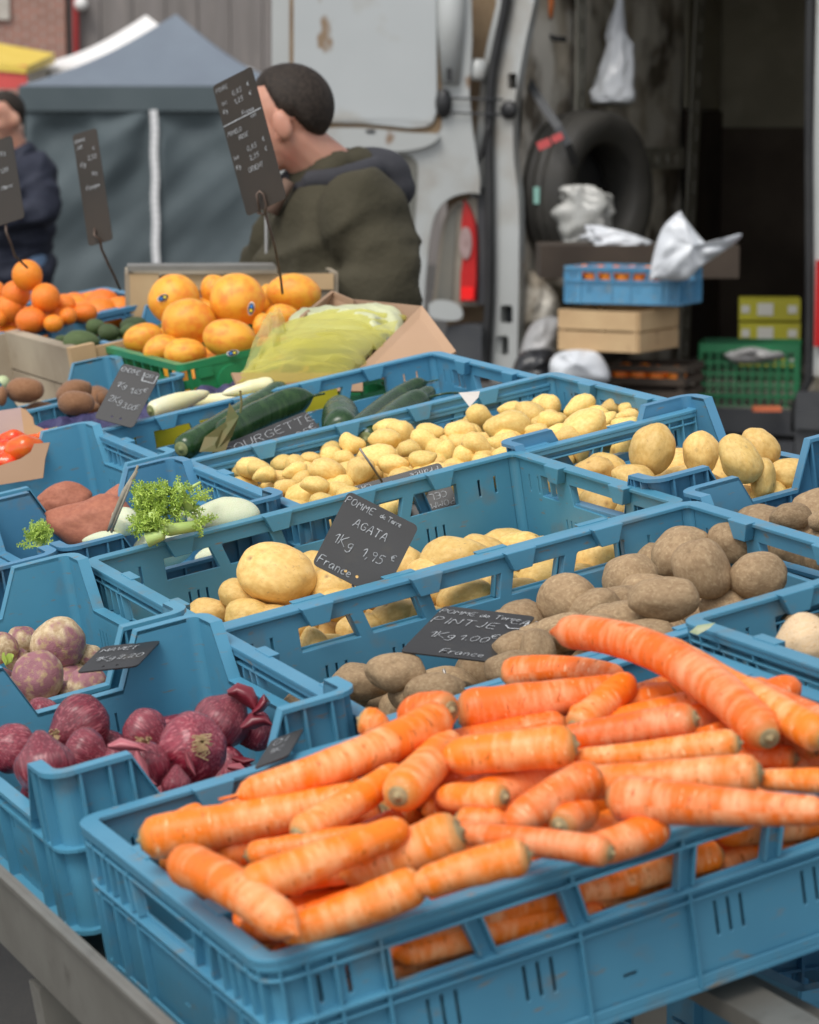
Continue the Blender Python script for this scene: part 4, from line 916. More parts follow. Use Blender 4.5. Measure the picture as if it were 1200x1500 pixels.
attach(fronds(56, 790, 14, 12, 70, td, 5, -90, 40).build('fronds', MAT['frond']), dl); m = MB(); tubep(m, [(60, 810), (57, 795)], .005, .003, td); attach(m.build('stalk', MAT['fennel_stalk'], None, True), dl)

# ------------------------------------------------------------------ far rows of the stall
crate('kiwi', 'half', .595, 2.515, -.012, 'small blue crate of brown kiwis behind the endive board')
crate('kiwi2', 'half', .285, 2.515, -.012, 'small blue crate at the left edge with a pale green melon rind')
crate('tomato_base', 'half', -.02, 2.515, -.02, 'small blue crate outside the left edge beyond the tomatoes')
crate('avocado', 'half', .915, 3.0, -.004, 'small blue crate holding green avocados')
crate('far_left', 'half', .30, 2.99, -.03, 'dark empty half crate corner near the left edge beside the plank')
crate('orange', 'full', .60, 3.44, -.005, 'blue crate with the pyramid of oranges')
Kw = [(110, 655, 170, 92, 0, -.03), (325, 672, 165, 110, 20, -.028), (335, 722, 165, 110, 0, -.015), (8, 690, 50, 90, 0, -.03), (447, 702, 50, 60, 0, -.05), (320, 755, 110, 50, 0, -.04), (400, 740, 80, 50, 0, -.05)]
heap(Kw, MESH['kiwi'], 'kiwi', 'kiwi', 'brown kiwi', 'behind the yellow edged box', -.03, None, ox=0, oy=350, rows=2)
filler('kiwi', MESH['kiwi'], 'kiwi', 'kiwi', 16, .07, -.09, 'brown kiwi', 'of the kiwi crate', 23)
heap([(5, 635, 80, 70, 0, -.03)], MESH['avocado'], 'melon', 'melon', 'pale green melon', 'x', -.03, None, ox=0, oy=350, labels=['pale green rounded fruit at the left edge by the kiwis'])[0].data
MESH['melon'] = [MESH['avocado'][0].copy()]; MESH['melon'][0].materials.clear(); MESH['melon'][0].materials.append(mat('pale_green_rind', (.42, .50, .25), (.50, .56, .34), 6, .5))
for o in list(COL.objects):
    if o.name.startswith('melon'): o.data = MESH['melon'][0]
Av = [(420, 385, 88, 72, 10, -.005), (360, 438, 165, 75, 0, -.0), (480, 412, 100, 82, 0, -.005), (588, 372, 125, 62, 0, -.01), (560, 402, 95, 55, 20, -.01), (270, 442, 60, 40, 0, -.01), (620, 425, 80, 50, 0, -.02), (520, 440, 90, 50, 0, -.03)]
heap(Av, MESH['avocado'], 'avocado', 'avocado', 'green avocado', 'beside the heap of grapefruits', -.01, None, ox=0, oy=350, rows=2)
filler('avocado', MESH['avocado'], 'avocado', 'avocado', 12, .09, -.075, 'green avocado', 'of the avocado crate', 24)
Or = [(120, 160, 136, 140, 0, .10), (70, 245, 126, 132, 0, .06), (200, 260, 130, 136, 0, .055), (42, 305, 134, 130, 0, .035), (136, 358, 138, 120, 0, .02), (285, 290, 100, 95, 0, .03), (372, 325, 112, 90, 0, .01), (250, 345, 110, 90, 0, .01), (-10, 240, 70, 110, 0, .05), (300, 340, 80, 80, 0, .015), (235, 372, 90, 80, 0, .01), (-5, 350, 80, 80, 0, .02), (230, 310, 90, 90, 0, .025), (60, 375, 80, 80, 0, .0), (-60, 330, 120, 120, 0, .02), (170, 330, 90, 90, 0, .02)]
heap(Or, MESH['orange'], 'orange', 'orange', 'orange', 'of the pyramid by the hanging boards', .02, None, ox=0, oy=350, rows=3, labels=['single orange crowning the pyramid at the left'], flip=True)
filler('orange', MESH['orange'], 'orange', 'orange', 48, .075, -.03, 'orange', 'of the orange crate', 25, .05, .008, (.95, 1))
# green crate of grapefruits
def green_mesh():
    m = MB(); L, W, H = .40, .4, .15
    o_ = rrect(0, 0, L, W, .015); m.ringloop(o_, rrect(.014, .014, L - .014, W - .014, .006), -.012, 0); m.ringloop(rrect(.004, .004, L - .004, W - .004, .012), rrect(.008, .008, L - .008, W - .008, .01), -.045, -.030); m.ringloop(rrect(.004, .004, L - .004, W - .004, .012), rrect(.008, .008, L - .008, W - .008, .01), -H, -.125)
    for a in range(9):
        x = .02 + a * (L - .04) / 8
        if a not in (1, 2, 3): 
            for y in (.003, W - .009): m.box(x - .003, y, -H, x + .003, y + .006, -.010)
    for a in range(9):
        y = .02 + a * (W - .04) / 8
        for x in (.003, L - .009): m.box(x, y - .003, -H, x + .006, y + .003, -.010)
    for y0 in (.001, W - .007):          # latch block with a round boss
        m.box(.030, y0, -.080, .165, y0 + .006, -.008); m.lathe([(.0, -.006), (.020, -.006), (.024, 0), (.030, 0), (.030, .004), (0, .004)], 20, T((.095, y0, -.048)) @ Matrix.Rotation(math.radians(90), 4, 'X'))
        m.box(.035, y0 - .004, -.030, .060, y0, -.014); m.box(.130, y0 - .004, -.030, .155, y0, -.014)
    for z in (-.068, -.090, -.110): m.ringloop(rrect(.003, .003, L - .003, W - .003, .012), rrect(.008, .008, L - .008, W - .008, .01), z, z + .006)
    m.box(.005, .005, -H, L - .005, W - .005, -H + .004)
    return m.mesh('green_crate', MAT['green'])
green_me = green_mesh()
gc = obj('green_crate', green_me, None, DM @ T((.895, 2.56, .0)), 'green folding crate heaped with grapefruits', 'crate')
CR['green'] = (.895, 2.56, 0, .40, .4)
Gf = [(765, 265, 232, 222, 0, .060), (830, 362, 242, 205, 0, .040), (1045, 268, 246, 236, 0, .060), (945, 222, 130, 130, 0, .062), (1012, 442, 244, 178, -10, .018), (632, 440, 182, 140, 10, .006), (712, 485, 170, 130, 20, .004), (815, 505, 190, 140, 0, .0), (1175, 262, 90, 130, 0, .035), (1155, 380, 90, 110, 0, .015), (1290, 240, 245, 180, -5, .045), (1240, 340, 150, 110, 0, .02), (900, 330, 150, 150, 0, .02), (760, 420, 120, 120, 0, .0), (1110, 330, 90, 90, 0, .03), (1090, 565, 90, 70, 0, -.04)]
gfs = heap(Gf, MESH['grapefruit'], 'grapefruit', 'grapefruit', 'grapefruit', 'x', .02, None, ox=0, oy=350, rows=2,
     labels=['grapefruit with an oval blue sticker on its upper left', 'ruddy grapefruit in the centre front of the heap', 'largest yellow grapefruit with an oval sticker at its right', 'yellow grapefruit behind the two tallest ones', 'orange grapefruit resting on the green front rim', 'pale grapefruit at the left corner of the green crate', 'small looking grapefruit between corner one and ruddy one', 'grapefruit low against the green rim in the middle', 'orange fruit glimpsed behind the largest grapefruit', 'grapefruit in the gap under the yellow bag', 'round golden grapefruit at the right beside the cardboard box', 'dim grapefruit below the golden one', 'grapefruit in the shade at the heart of the heap', 'grapefruit between the ruddy and the corner one', 'grapefruit bit right of the largest', 'grapefruit seen through the green crate side'])
filler('green', MESH['grapefruit'], 'grapefruit', 'grapefruit', 9, .12, -.075, 'grapefruit', 'of the green crate', 26, .07, .008, (.95, 1))
bpy.context.view_layer.update()
MAT['stk_dark'] = mat('navy_sticker', (.01, .015, .04), rough=.3); MAT['stk_w'] = mat('white_print', (.75, .76, .74), rough=.4); MAT['stk_y'] = mat('yellow_print', (.75, .6, .03), rough=.4); MAT['stk_b'] = mat('blue_print', (.02, .18, .55), rough=.4)
def sticker(parent, px, py, w, h, ang):
    t = depth(parent) - max(parent.dimensions) / 2 * .92; m = MB(); a = math.radians(ang)
    def el(rx, ry, tt, mi, x0=0, y0=0):
        m.cur = mi; vs = []
        for k in range(20):
            q = 6.2832 * k / 20; x, y = x0 + rx * math.cos(q), y0 + ry * math.sin(q); rr2 = (x * x + y * y); vs.append(P(px + x * math.cos(a) - y * math.sin(a), py + x * math.sin(a) + y * math.cos(a), tt + rr2 * 2.6e-5))
        m.add(vs, [tuple(range(20))])
    el(w / 2, h / 2, t, 0); el(w / 2 * .86, h / 2 * .84, t - .0022, 1); el(w * .12, h * .18, t - .0044, 2, -w * .16, 0); el(w * .12, h * .20, t - .0044, 3, w * .14, 0)
    m.cur = 0; o = m.build('sticker', [MAT['stk_w'], MAT['stk_dark'], MAT['stk_b'], MAT['stk_y']]); attach(o, parent)
sticker(gfs[0], 239, 436, 19, 10, -22); sticker(gfs[2], 368, 452, 20, 10, 97); sticker(gfs[4], 341, 517, 18, 9, -10)

# grey plank crate left, wooden tray, tomato box, endive box
MAT['wood_old'] = mat('weathered_plank', (.40, .34, .25), (.26, .21, .15), 5, .8, .0008, 40, c3=(.16, .12, .08), s3=10, t3=(.6, .75), stretch=(1, 1, 1))
MAT['wood_new'] = mat('pale_wood', (.52, .36, .19), (.44, .29, .15), 6, .7, .0005, 50, c3=(.30, .18, .09), s3=9, t3=(.66, .78))
MAT['card'] = mat('brown_cardboard', (.44, .28, .175), (.40, .25, .15), 5, .8, .0002, 60)
MAT['card_in'] = mat('dark_cardboard', (.30, .19, .12), (.26, .16, .10), 5, .85)
MAT['yellow_card'] = mat('yellow_printed_card', (.72, .62, .03), (.66, .56, .03), 5, .55)
MAT['navy_paper'] = mat('navy_tissue_paper', (.030, .028, .085), (.05, .045, .12), 12, .5, .002, 30)
MAT['pink_card'] = mat('pinkish_card', (.46, .33, .33), (.40, .28, .28), 5, .7)
wp = empty('wooden_crate', DM @ T((.62, 3.0, 0)), 'old wooden crate with a thick weathered end plank, left', 'crate'); bpy.context.view_layer.update()
def wpart(root, name, args, mt, fr=DM):
    m = MB(); m.box(*args, fr); return attach(m.build(name, mt), root)
wpart(wp, 'plank', (.838, 2.965, -.070, .862, 3.40, .004), MAT['wood_old']); wpart(wp, 'plank', (.838, 2.965, -.118, .862, 3.40, -.074), MAT['wood_old'])
wpart(wp, 'corner_post', (.826, 2.94, -.118, .874, 2.962, .012), MAT['wood_new']); wpart(wp, 'plank', (.62, 3.40, -.1, .862, 3.412, .0), MAT['wood_old']); wpart(wp, 'plank', (.60, 2.97, -.12, .836, 3.40, -.115), MAT['wood_old'])
wpart(wp, 'slat', (.876, 2.945, -.018, 1.02, 2.957, .004), MAT['wood_new'])
# pale wooden box far behind the grapefruits
wb = empty('wooden_box', T(P(300, 400, 5.3)), 'pale wooden box with a thin grey tray edge on top behind the grapefruits', 'box'); bpy.context.view_layer.update()
BM = T(P(190, 400, 5.35)) @ Matrix.Rotation(math.radians(6), 4, 'Z')
for nm, a_, mt in (('board', (0, -.01, -.10, .42, .0, -.005), 'wood_old'), ('corner_post', (0, -.03, -.10, .06, -.012, .0), 'wood_new'), ('board', (.065, -.02, -.035, .42, -.0102, -.002), 'wood_new'), ('board', (0, .28, -.10, .42, .29, .0), 'wood_old'), ('board', (-.01, 0, -.10, 0, .28, 0), 'wood_old'), ('board', (.42, -.01, -.1, .43, .29, 0), 'wood_old')):
    m = MB(); m.box(*a_, BM); attach(m.build(nm, MAT[mt]), wb)
m = MB(); m.box(-.005, -.035, .006, .30, .1, .016, BM); m.build('grey_tray', MAT['rail'], None, label='thin grey metal tray laid across the pale wooden box', cat='tray')
# endive box: yellow rim, navy paper
eb = empty('endive_box', DM @ T((.60, 2.2, -.12)), 'yellow edged cardboard box lined with navy paper holding endives', 'box'); bpy.context.view_layer.update()
def dpart(root, name, a_, mt): m = MB(); m.box(*a_, DM); return attach(m.build(name, MAT[mt]), root)
dpart(eb, 'front_wall', (.45, 2.175, -.13, 1.02, 2.182, -.012), 'yellow_card'); dpart(eb, 'side_wall', (.45, 2.183, -.13, .457, 2.50, -.012), 'yellow_card'); dpart(eb, 'back_wall', (.45, 2.50, -.13, 1.02, 2.506, -.05), 'yellow_card'); dpart(eb, 'side_wall', (1.012, 2.173, -.13, 1.02, 2.499, -.045), 'yellow_card')
dpart(eb, 'top_flap', (.458, 2.184, -.020, .60, 2.34, -.017), 'yellow_card')
m = MB(); nx_, ny_ = 40, 24; vs = []
for i in range(nx_ + 1):
    for j in range(ny_ + 1):
        x, y = .61 + .39 * i / nx_, 2.19 + .32 * j / ny_; v = noise.noise(Vector((x * 9, y * 9, 0))); vs.append(D(x, y, -.055 + .028 * abs(v) + .03 * abs(noise.noise(Vector((x * 23, y * 20, 3))))))
m.add(vs, [(i * (ny_ + 1) + j, (i + 1) * (ny_ + 1) + j, (i + 1) * (ny_ + 1) + j + 1, i * (ny_ + 1) + j + 1) for i in range(nx_) for j in range(ny_)])
attach(m.build('paper_lining', MAT['navy_paper']), eb)
def endive(a, b, w, h, lb): 
    o = carrot(a, b, w, h, h, lb, None, None, .40, 'endives in the lined box', True, 2.4, None, 'endive', MAT['endive'], 'endive', 'cut_base', MAT['courgette_end'], None, .7, .3)
    return o
endive((218, 603), (310, 574), 27, -.010, 'white endive with a yellow tip lying left in the box'); endive((402, 562), (322, 578), 22, .0, 'shorter pale endive against the yellow bag'); endive((350, 585), (255, 590), 20, -.03, 'endive under the left one')
# tomato box
tb = empty('tomato_box', DM @ T((.40, 2.2, -.12)), 'worn cardboard tray of ripe tomatoes with torn brown edge', 'box'); bpy.context.view_layer.update()
m = MB()
def cut(px0, pts, thick, mt, nm, t):
    m = MB(); vs = [P(x, y, t) for x, y in pts]; n = len(vs); ex = [v + FW * thick for v in vs]
    tri = tessellate_polygon([[Vector((x, y, 0)) for x, y in pts]]); m.add(vs + ex, [tuple(q) for q in tri] + [tuple(i + n for i in reversed(q)) for q in tri] + [(i, (i + 1) % n, (i + 1) % n + n, i + n) for i in range(n)])
    return m.build(nm, MAT[mt] if isinstance(mt, str) else mt)
attach(cut(0, [(-60, 690), (0, 682), (30, 672), (45, 662), (50, 650), (73, 648), (66, 672), (63, 700), (-60, 720)], .006, 'card', 'front_wall', 3.86), tb)
attach(cut(0, [(-60, 610), (30, 597), (45, 640), (-60, 652)], .006, 'pink_card', 'back_wall', 4.12), tb)
attach(cut(0, [(30, 597), (38, 600), (48, 612), (50, 622), (72, 632), (60, 645), (46, 640), (36, 638)], .006, 'card', 'side_wall', 4.08), tb)
To = [(60, 885, 120, 70, 0), (20, 935, 110, 95, 0), (108, 932, 158, 125, 10), (205, 875, 80, 60, 0), (30, 980, 110, 80, 0), (-40, 900, 110, 90, 0), (-60, 960, 120, 90, 0), (150, 900, 90, 70, 0)]
for i, (x, y, w, h, a) in enumerate(To):
    c = P(x / 3, 350 + y / 3, (3.98, 3.95, 3.93, 4.0, 3.92, 4.02, 3.95, 4.03)[i]); M = oriented(c, 3.95, w / 3 * 1.12, h / 3 * 1.35, a) @ Matrix.Rotation((.5, 2.2, 1.1, .2, 1.8, 1, 2, .4)[i], 4, 'X')
    obj('tomato', MESH['tomato'][i % 3], None, M, ['tomato at the back of the tray under the pink wall', 'orange red tomato at the left edge in the middle', 'biggest ribbed red tomato near the torn edge', 'tomato against the blue crate corner', 'pale red tomato at the front left', 'tomato outside the left edge, back', 'tomato outside the left edge, front', 'tomato behind the biggest one'][i], 'tomato', 'tomatoes in the cardboard tray')

# cardboard box with the yellow bag of produce
cb = empty('cardboard_box', T(P(560, 500, 4.45)), 'open brown cardboard box with raised flaps holding a yellow bag', 'box'); bpy.context.view_layer.update()
TB = 4.50
def quad(name, pts, mt, root, th=.005):
    vs = [P(*p) for p in pts]; n = (vs[1] - vs[0]).cross(vs[2] - vs[0]).normalized(); m = MB(); k = len(vs); m.add(vs + [v + n * th for v in vs], [tuple(range(k)), tuple(range(2 * k - 1, k - 1, -1))] + [(i, (i + 1) % k, (i + 1) % k + k, i + k) for i in range(k)])
    return attach(m.build(name, MAT[mt]), root)
quad('side_flap', [(618, 447, 4.45), (668, 514, 4.33), (600, 560, 4.30), (520, 545, 4.27)], 'card', cb)
quad('back_wall', [(485, 426, 4.62), (518, 440, 4.58), (512, 560, 4.6), (430, 520, 4.62)], 'card', cb)
quad('back_flap', [(519, 438, 4.58), (617, 448, 4.46), (600, 540, 4.42), (513, 560, 4.60)], 'card_in', cb)
quad('left_flap', [(485, 426, 4.62), (440, 462, 4.42), (400, 560, 4.4), (440, 540, 4.6)], 'card', cb)
quad('front_wall', [(338, 548, 4.16), (350, 575, 4.15), (530, 575, 4.24), (530, 548, 4.26)], 'card', cb)
MAT['bag_y'] = mat('thin_yellow_plastic_film', (.80, .76, .22), (.86, .84, .42), 5, .2, .002, 14, sss=.0, trans=.0, spec=.7)
nt = MAT['bag_y'].node_tree; pb = nt.nodes['Principled BSDF']; tr_ = nt.nodes.new('ShaderNodeBsdfTranslucent'); tr_.inputs[0].default_value = (.85, .8, .3, 1); tp = nt.nodes.new('ShaderNodeBsdfTransparent'); tp.inputs[0].default_value = (.97, .95, .6, 1)
mx1 = nt.nodes.new('ShaderNodeMixShader'); mx2 = nt.nodes.new('ShaderNodeMixShader'); mx1.inputs[0].default_value = .45; mx2.inputs[0].default_value = .55; on_ = nt.nodes['Material Output']
nt.links.new(pb.outputs[0], mx1.inputs[1]); nt.links.new(tr_.outputs[0], mx1.inputs[2]); nt.links.new(mx1.outputs[0], mx2.inputs[1]); nt.links.new(tp.outputs[0], mx2.inputs[2]); nt.links.new(mx2.outputs[0], on_.inputs[0])
def cloth(name, corners, n1, n2, amp, sc_, seed, mt, label=None, cat=None, parent=None, ridge=None, th=0):
    """crumpled film spanned between four edges; corners = 4 (px, py, t)"""
    a, b, c, d = [P(*q) for q in corners]; m = MB(); vs = []; nn = (b - a).cross(d - a).normalized()
    if nn.dot(FW) > 0: nn = -nn
    for i in range(n1 + 1):
        for j in range(n2 + 1):
            u, v = i / n1, j / n2; p = (a * (1 - u) + b * u) * (1 - v) + (d * (1 - u) + c * u) * v
            q = Vector((u * sc_[0] + seed, v * sc_[1], seed * 1.7)); w = noise.noise(q) + .5 * (1 - abs(noise.noise(q * 2.1) * 3)) + .25 * noise.noise(q * 4.3)
            e = 4 * math.sqrt(max(0, u * (1 - u) * v * (1 - v)))
            vs.append(p + nn * (amp * w + (ridge or 0) * e) + (RT * noise.noise(q * 1.7) + UP * noise.noise(q * 1.3 + Vector((5, 5, 5)))) * amp * .9)
    m.add(vs, [(i * (n2 + 1) + j, (i + 1) * (n2 + 1) + j, (i + 1) * (n2 + 1) + j + 1, i * (n2 + 1) + j + 1) for i in range(n1) for j in range(n2)])
    o = m.build(name, mt, None, True, label=label, cat=cat)
    return attach(o, parent) if parent else o
bag = empty('yellow_bag', T(P(470, 510, 4.4)), 'crumpled translucent yellow plastic bag covering greens in the cardboard box', 'bag'); bpy.context.view_layer.update()
cloth('film', [(410, 482, 4.42), (596, 466, 4.48), (520, 556, 4.26), (352, 556, 4.18)], 110, 60, .012, (1.3, 9), 1.3, MAT['bag_y'], parent=bag, ridge=.035)
cloth('film', [(384, 470, 4.38), (408, 450, 4.44), (440, 520, 4.27), (352, 562, 4.15)], 40, 50, .007, (2.5, 2.5), 4.1, MAT['bag_y'], parent=bag, ridge=.02)
cloth('film', [(400, 520, 4.34), (588, 478, 4.40), (500, 556, 4.22), (345, 562, 4.15)], 100, 50, .012, (1.2, 8), 7.7, MAT['bag_y'], parent=bag, ridge=.03)
MAT['greens'] = mat('wrapped_greens', (.50, .50, .26), (.10, .12, .20), 26, .45, .001, 20, c3=(.55, .56, .34), s3=5, t3=(.46, .56), ramp=(.50, .58))
cloth('produce_bag', [(425, 466, 4.50), (590, 456, 4.5), (590, 510, 4.38), (420, 510, 4.39)], 60, 40, .007, (2.4, 3), 2.7, MAT['greens'], 'wrapped leafy produce with navy print seen beside the yellow bag', 'bag', ridge=.035)
o = carrot((432, 470), (520, 456), 22, 0, 0, 'pale yellowish stalk vegetable at the back of the cardboard box', taper=.7, name='pale_vegetable', mt=MAT['endive'], cat='vegetable', crown=False, P3=(P(432, 474, 4.5), P(500, 462, 4.55), .022, None), group='pale stalks')
# ------------------------------------------------------------------ slate price boards with chalk writing (single stroke letters)
G = {'A': ['0,0 1.6,6 2.6,6 4,0', '.8,2.2 3.3,2.2'], 'B': ['0,0 0,6 2.6,6 3.4,4.8 2.4,3.3 0,3.2', '2.4,3.3 3.8,1.8 2.6,0 0,0'], 'C': ['3.8,5.2 2.4,6 .6,5 0,3 .7,.8 2.4,0 3.8,.7'], 'D': ['0,0 0,6 2.2,6 3.8,4.2 3.6,1.6 2,0 0,0'], 'E': ['3.6,6 0,6 0,0 3.6,0', '0,3.1 2.8,3.1'],
 'F': ['3.6,6 0,6 0,0', '0,3.1 2.8,3.1'], 'G': ['3.8,5.2 2.4,6 .6,5 0,3 .7,.8 2.4,0 3.8,1 3.8,2.8 2.2,2.8'], 'H': ['0,0 0,6', '3.6,0 3.6,6', '0,3 3.6,3'], 'I': ['1,0 1,6'], 'J': ['3,6 3,1.2 1.8,0 .3,1'], 'K': ['0,0 0,6', '3.4,6 0,2.8 3.6,0'], 'L': ['0,6 0,0 3.4,0'], 'M': ['0,0 .3,6 2.1,2.4 3.9,6 4.2,0'], 'N': ['0,0 0,6 3.6,0 3.6,6'],
 'O': ['2,6 .4,5 0,3 .5,.8 2,0 3.6,1 4,3 3.4,5.2 2,6'], 'P': ['0,0 0,6 2.8,6 3.6,4.6 2.6,3 0,2.9'], 'R': ['0,0 0,6 2.8,6 3.6,4.6 2.6,3.1 0,3', '1.8,3 3.8,0'], 'S': ['3.6,5.3 2,6 .3,5 .6,3.6 3,2.7 3.6,1.3 2,0 .2,.8'], 'T': ['0,6 4,6', '2,6 2,0'], 'U': ['0,6 0,1.2 1.6,0 3.4,1 3.6,6'], 'V': ['0,6 1.8,0 3.8,6'], 'X': ['0,6 3.6,0', '3.6,6 0,0'],
 'a': ['3,3.2 1.4,3.7 0,2 .8,0 2.4,.4 3,3.4 3,.6 3.5,0'], 'c': ['2.6,3.2 1.2,3.6 0,1.8 1,0 2.7,.6'], 'd': ['2.8,3 1.2,3.6 0,1.8 1,0 2.4,.5 2.9,6 3,.4'], 'e': ['.1,1.8 2.6,2 1.8,3.6 .5,3.2 0,1.6 1,0 2.7,.6'], 'g': ['2.6,3.3 1,3.5 .1,2 1,.6 2.4,1 2.7,3.4 2.6,-1.4 1.2,-2.2 .1,-1.4'], 'k': ['0,0 0,5.6', '2.4,3.4 0,1.6 2.6,0'], 'n': ['0,3.5 .2,0', '.2,2.4 1.4,3.6 2.4,2.8 2.6,0'],
 'o': ['1.3,3.6 0,2 1.2,0 2.6,1.8 1.3,3.6'], 'p': ['0,3.5 0,-2', '0,3 1.6,3.6 2.6,2 1.6,.2 0,.6'], 'r': ['0,3.5 .2,0', '.2,2.2 1.2,3.5 2.2,3.3'], 's': ['2.2,3.2 1,3.6 .2,2.8 2,1.2 1.4,0 0,.5'], 't': ['1,5 1.1,.6 2,0', '0,3.5 2.3,3.6'], 'u': ['0,3.5 .2,.6 1.4,0 2.4,1 2.5,3.5 2.7,0'], 'i': ['.6,3.4 .7,0'], 'l': ['.4,6 .6,.3 1.2,0'],
 '0': ['1.7,6 .3,4.6 0,2.6 .7,.4 1.9,0 3.1,1.4 3.3,3.8 2.8,5.4 1.7,6'], '1': ['0,3.6 1.8,6 1.9,0'], '2': ['0,4.8 1.3,6 2.9,5.2 2.6,3.4 0,0 3.4,.2'], '3': ['.2,5.4 1.6,6 3,5 1.5,3.3 3.2,2.2 2.4,.3 0,.4'], '5': ['3.2,6 .6,6 .3,3.6 2,3.9 3.2,2.4 2.2,.3 0,.3'], '6': ['2.8,6 .8,4 0,1.6 1.2,0 2.9,1 2.4,2.9 .4,2.4'], '8': ['1.7,3.3 .4,4.6 1.6,6 3,4.8 1.7,3.3 .1,1.6 1.6,0 3.3,1.4 1.7,3.3'], '9': ['3,4.8 1.6,6 .2,4.8 1.2,3.2 2.8,4 3,5 2.4,0'],
 ',': ['.6,.5 .2,-1'], '.': ['.4,.1 .6,.3'], '€': ['3.4,5.4 2,6 .6,4.4 .6,1.6 2,0 3.5,.7', '-.3,3.6 2.6,3.7', '-.3,2.6 2.3,2.7'], '-': ['0,3 2.4,3'], ' ': []}
def chalk(m, text, x, y, h, M, w=.0016, slant=.12, seed=0, rot=0, space=1.0):
    """write text starting at (x, y) on a board plane; h = capital height in metres; M: plane to world"""
    rnd = random.Random(text + str(seed)); k = h / 6; cx = 0; cr, sr = math.cos(rot), math.sin(rot)
    for ch in text:
        wd = 0
        for st in G.get(ch, []):
            pts = [tuple(float(v) for v in p.split(',')) for p in st.split()]; wd = max([wd] + [p[0] for p in pts])
            sm = [pts[0]]
            for a, b in zip(pts[:-1], pts[1:]):
                for q in (.33, .66, 1): sm.append((a[0] + (b[0] - a[0]) * q, a[1] + (b[1] - a[1]) * q))
            if len(sm) > 4:
                s2 = [sm[0]] + [((sm[i - 1][0] + sm[i][0] * 2 + sm[i + 1][0]) / 4, (sm[i - 1][1] + sm[i][1] * 2 + sm[i + 1][1]) / 4) for i in range(1, len(sm) - 1)] + [sm[-1]]; sm = s2
            q = []
            for px, py in sm:
                lx = (cx + px + py * slant + rnd.uniform(-.10, .10)) * k; ly = (py + rnd.uniform(-.10, .10)) * k
                q.append(Vector((x + lx * cr - ly * sr, y + lx * sr + ly * cr, .0009)))
            for a, b in zip(q[:-1], q[1:]):
                d = (b - a); d = d.normalized() if d.length > 1e-9 else Vector((1, 0, 0)); n = Vector((-d.y, d.x, 0)) * w * rnd.uniform(.35, .6); d = d * w * .3
                m.add([M @ (a - d + n), M @ (b + d + n), M @ (b + d - n), M @ (a - d - n)], [(0, 1, 2, 3)])
        cx += ((wd or 1.6) + 1.5 * space) if ch != ' ' else 2.4
def board(name, TL, TR, BL, label, lines, mt='slate', th=.0016, holes=True, wire=None, wmt='wire', extra=None, lw=.0009):
    a, b, c = P(*TL), P(*TR), P(*BL); W_ = (b - a).length; H_ = (c - a).length; ex = (b - a).normalized(); ey = (a - c).normalized(); ez = ex.cross(ey).normalized()
    if ez.dot(FW) > 0: ez = -ez
    M = Matrix(((ex.x, ey.x, ez.x, c.x), (ex.y, ey.y, ez.y, c.y), (ex.z, ey.z, ez.z, c.z), (0, 0, 0, 1)))
    root = empty(name, T(c), label, 'price sign', 'slate price boards'); bpy.context.view_layer.update()
    m = MB(); lo = [rrect(0, 0, W_, H_, .006)]
    if holes: lo += [[(W_ / 2 + s * .007 + .0018 * math.cos(q), .010 + .0018 * math.sin(q)) for q in [k * 6.283 / 8 for k in range(8)]] for s in (-1, 1)]
    m.plate(lo, M @ Vector((0, 0, -th)), ex, ey, ez, th); attach(m.build('slate', MAT[mt]), root)
    m = MB()
    for ln in lines:
        t, x, y, h = ln[:4]; chalk(m, t, x * W_, y * H_, h * H_, M, w=(ln[6] if len(ln) > 6 else lw), rot=(ln[4] if len(ln) > 4 else 0), space=(ln[5] if len(ln) > 5 else 1.))
    if extra:
        for pts in extra:
            for p, q in zip(pts[:-1], pts[1:]):
                p_, q_ = Vector((p[0] * W_, p[1] * H_, .0009)), Vector((q[0] * W_, q[1] * H_, .0009)); d = (q_ - p_).normalized(); n = Vector((-d.y, d.x, 0)) * .0008
                m.add([M @ (p_ + n), M @ (q_ + n), M @ (q_ - n), M @ (p_ - n)], [(0, 1, 2, 3)])
    if m.v: attach(m.build('chalk_writing', MAT['chalk']), root)
    if wire:
        m = MB(); m.tube([P(*p) for p in wire], .0016 if wmt == 'wire' else .0024, 8); attach(m.build('wire_stem', MAT[wmt], None, True), root)
    return root, M, W_, H_
board('price_board', (511, 719, 2.86), (614, 771, 2.86), (457, 826, 2.84), 'tilted square price board reading Agata in the yellow potatoes',
      [('POMME', .02, .86, .085), ('de Terre', .50, .88, .06, .0, .6), ('AGATA', .24, .64, .10), ('1Kg', .10, .36, .13), ('1,95', .50, .36, .12), ('€', .86, .47, .08), ('France', .04, .05, .11, 0, .8)], wire=[(517, 856, 2.845), (519, 870, 2.845), (522, 900, 2.85)])
board('price_board', (651, 887, 2.68), (785, 903, 2.70), (586, 954, 2.57), 'slanting board reading Pintje at one euro on the brown potatoes',
      [('POMME de Terre', .02, .84, .075, 0, .6), ('PINTJE', .02, .63, .12), ('CAT 1', .80, .78, .10), ('1Kg', .12, .34, .12, 0, .7), ('1.00', .44, .34, .11, 0, .8), ('€', .74, .44, .09), ('France', .38, .05, .09, 0, .8)], extra=[[(.78, .74), (.84, .68), (.97, .70), (.98, .86)]], wire=[(650, 980, 2.55), (655, 1000, 2.55)])
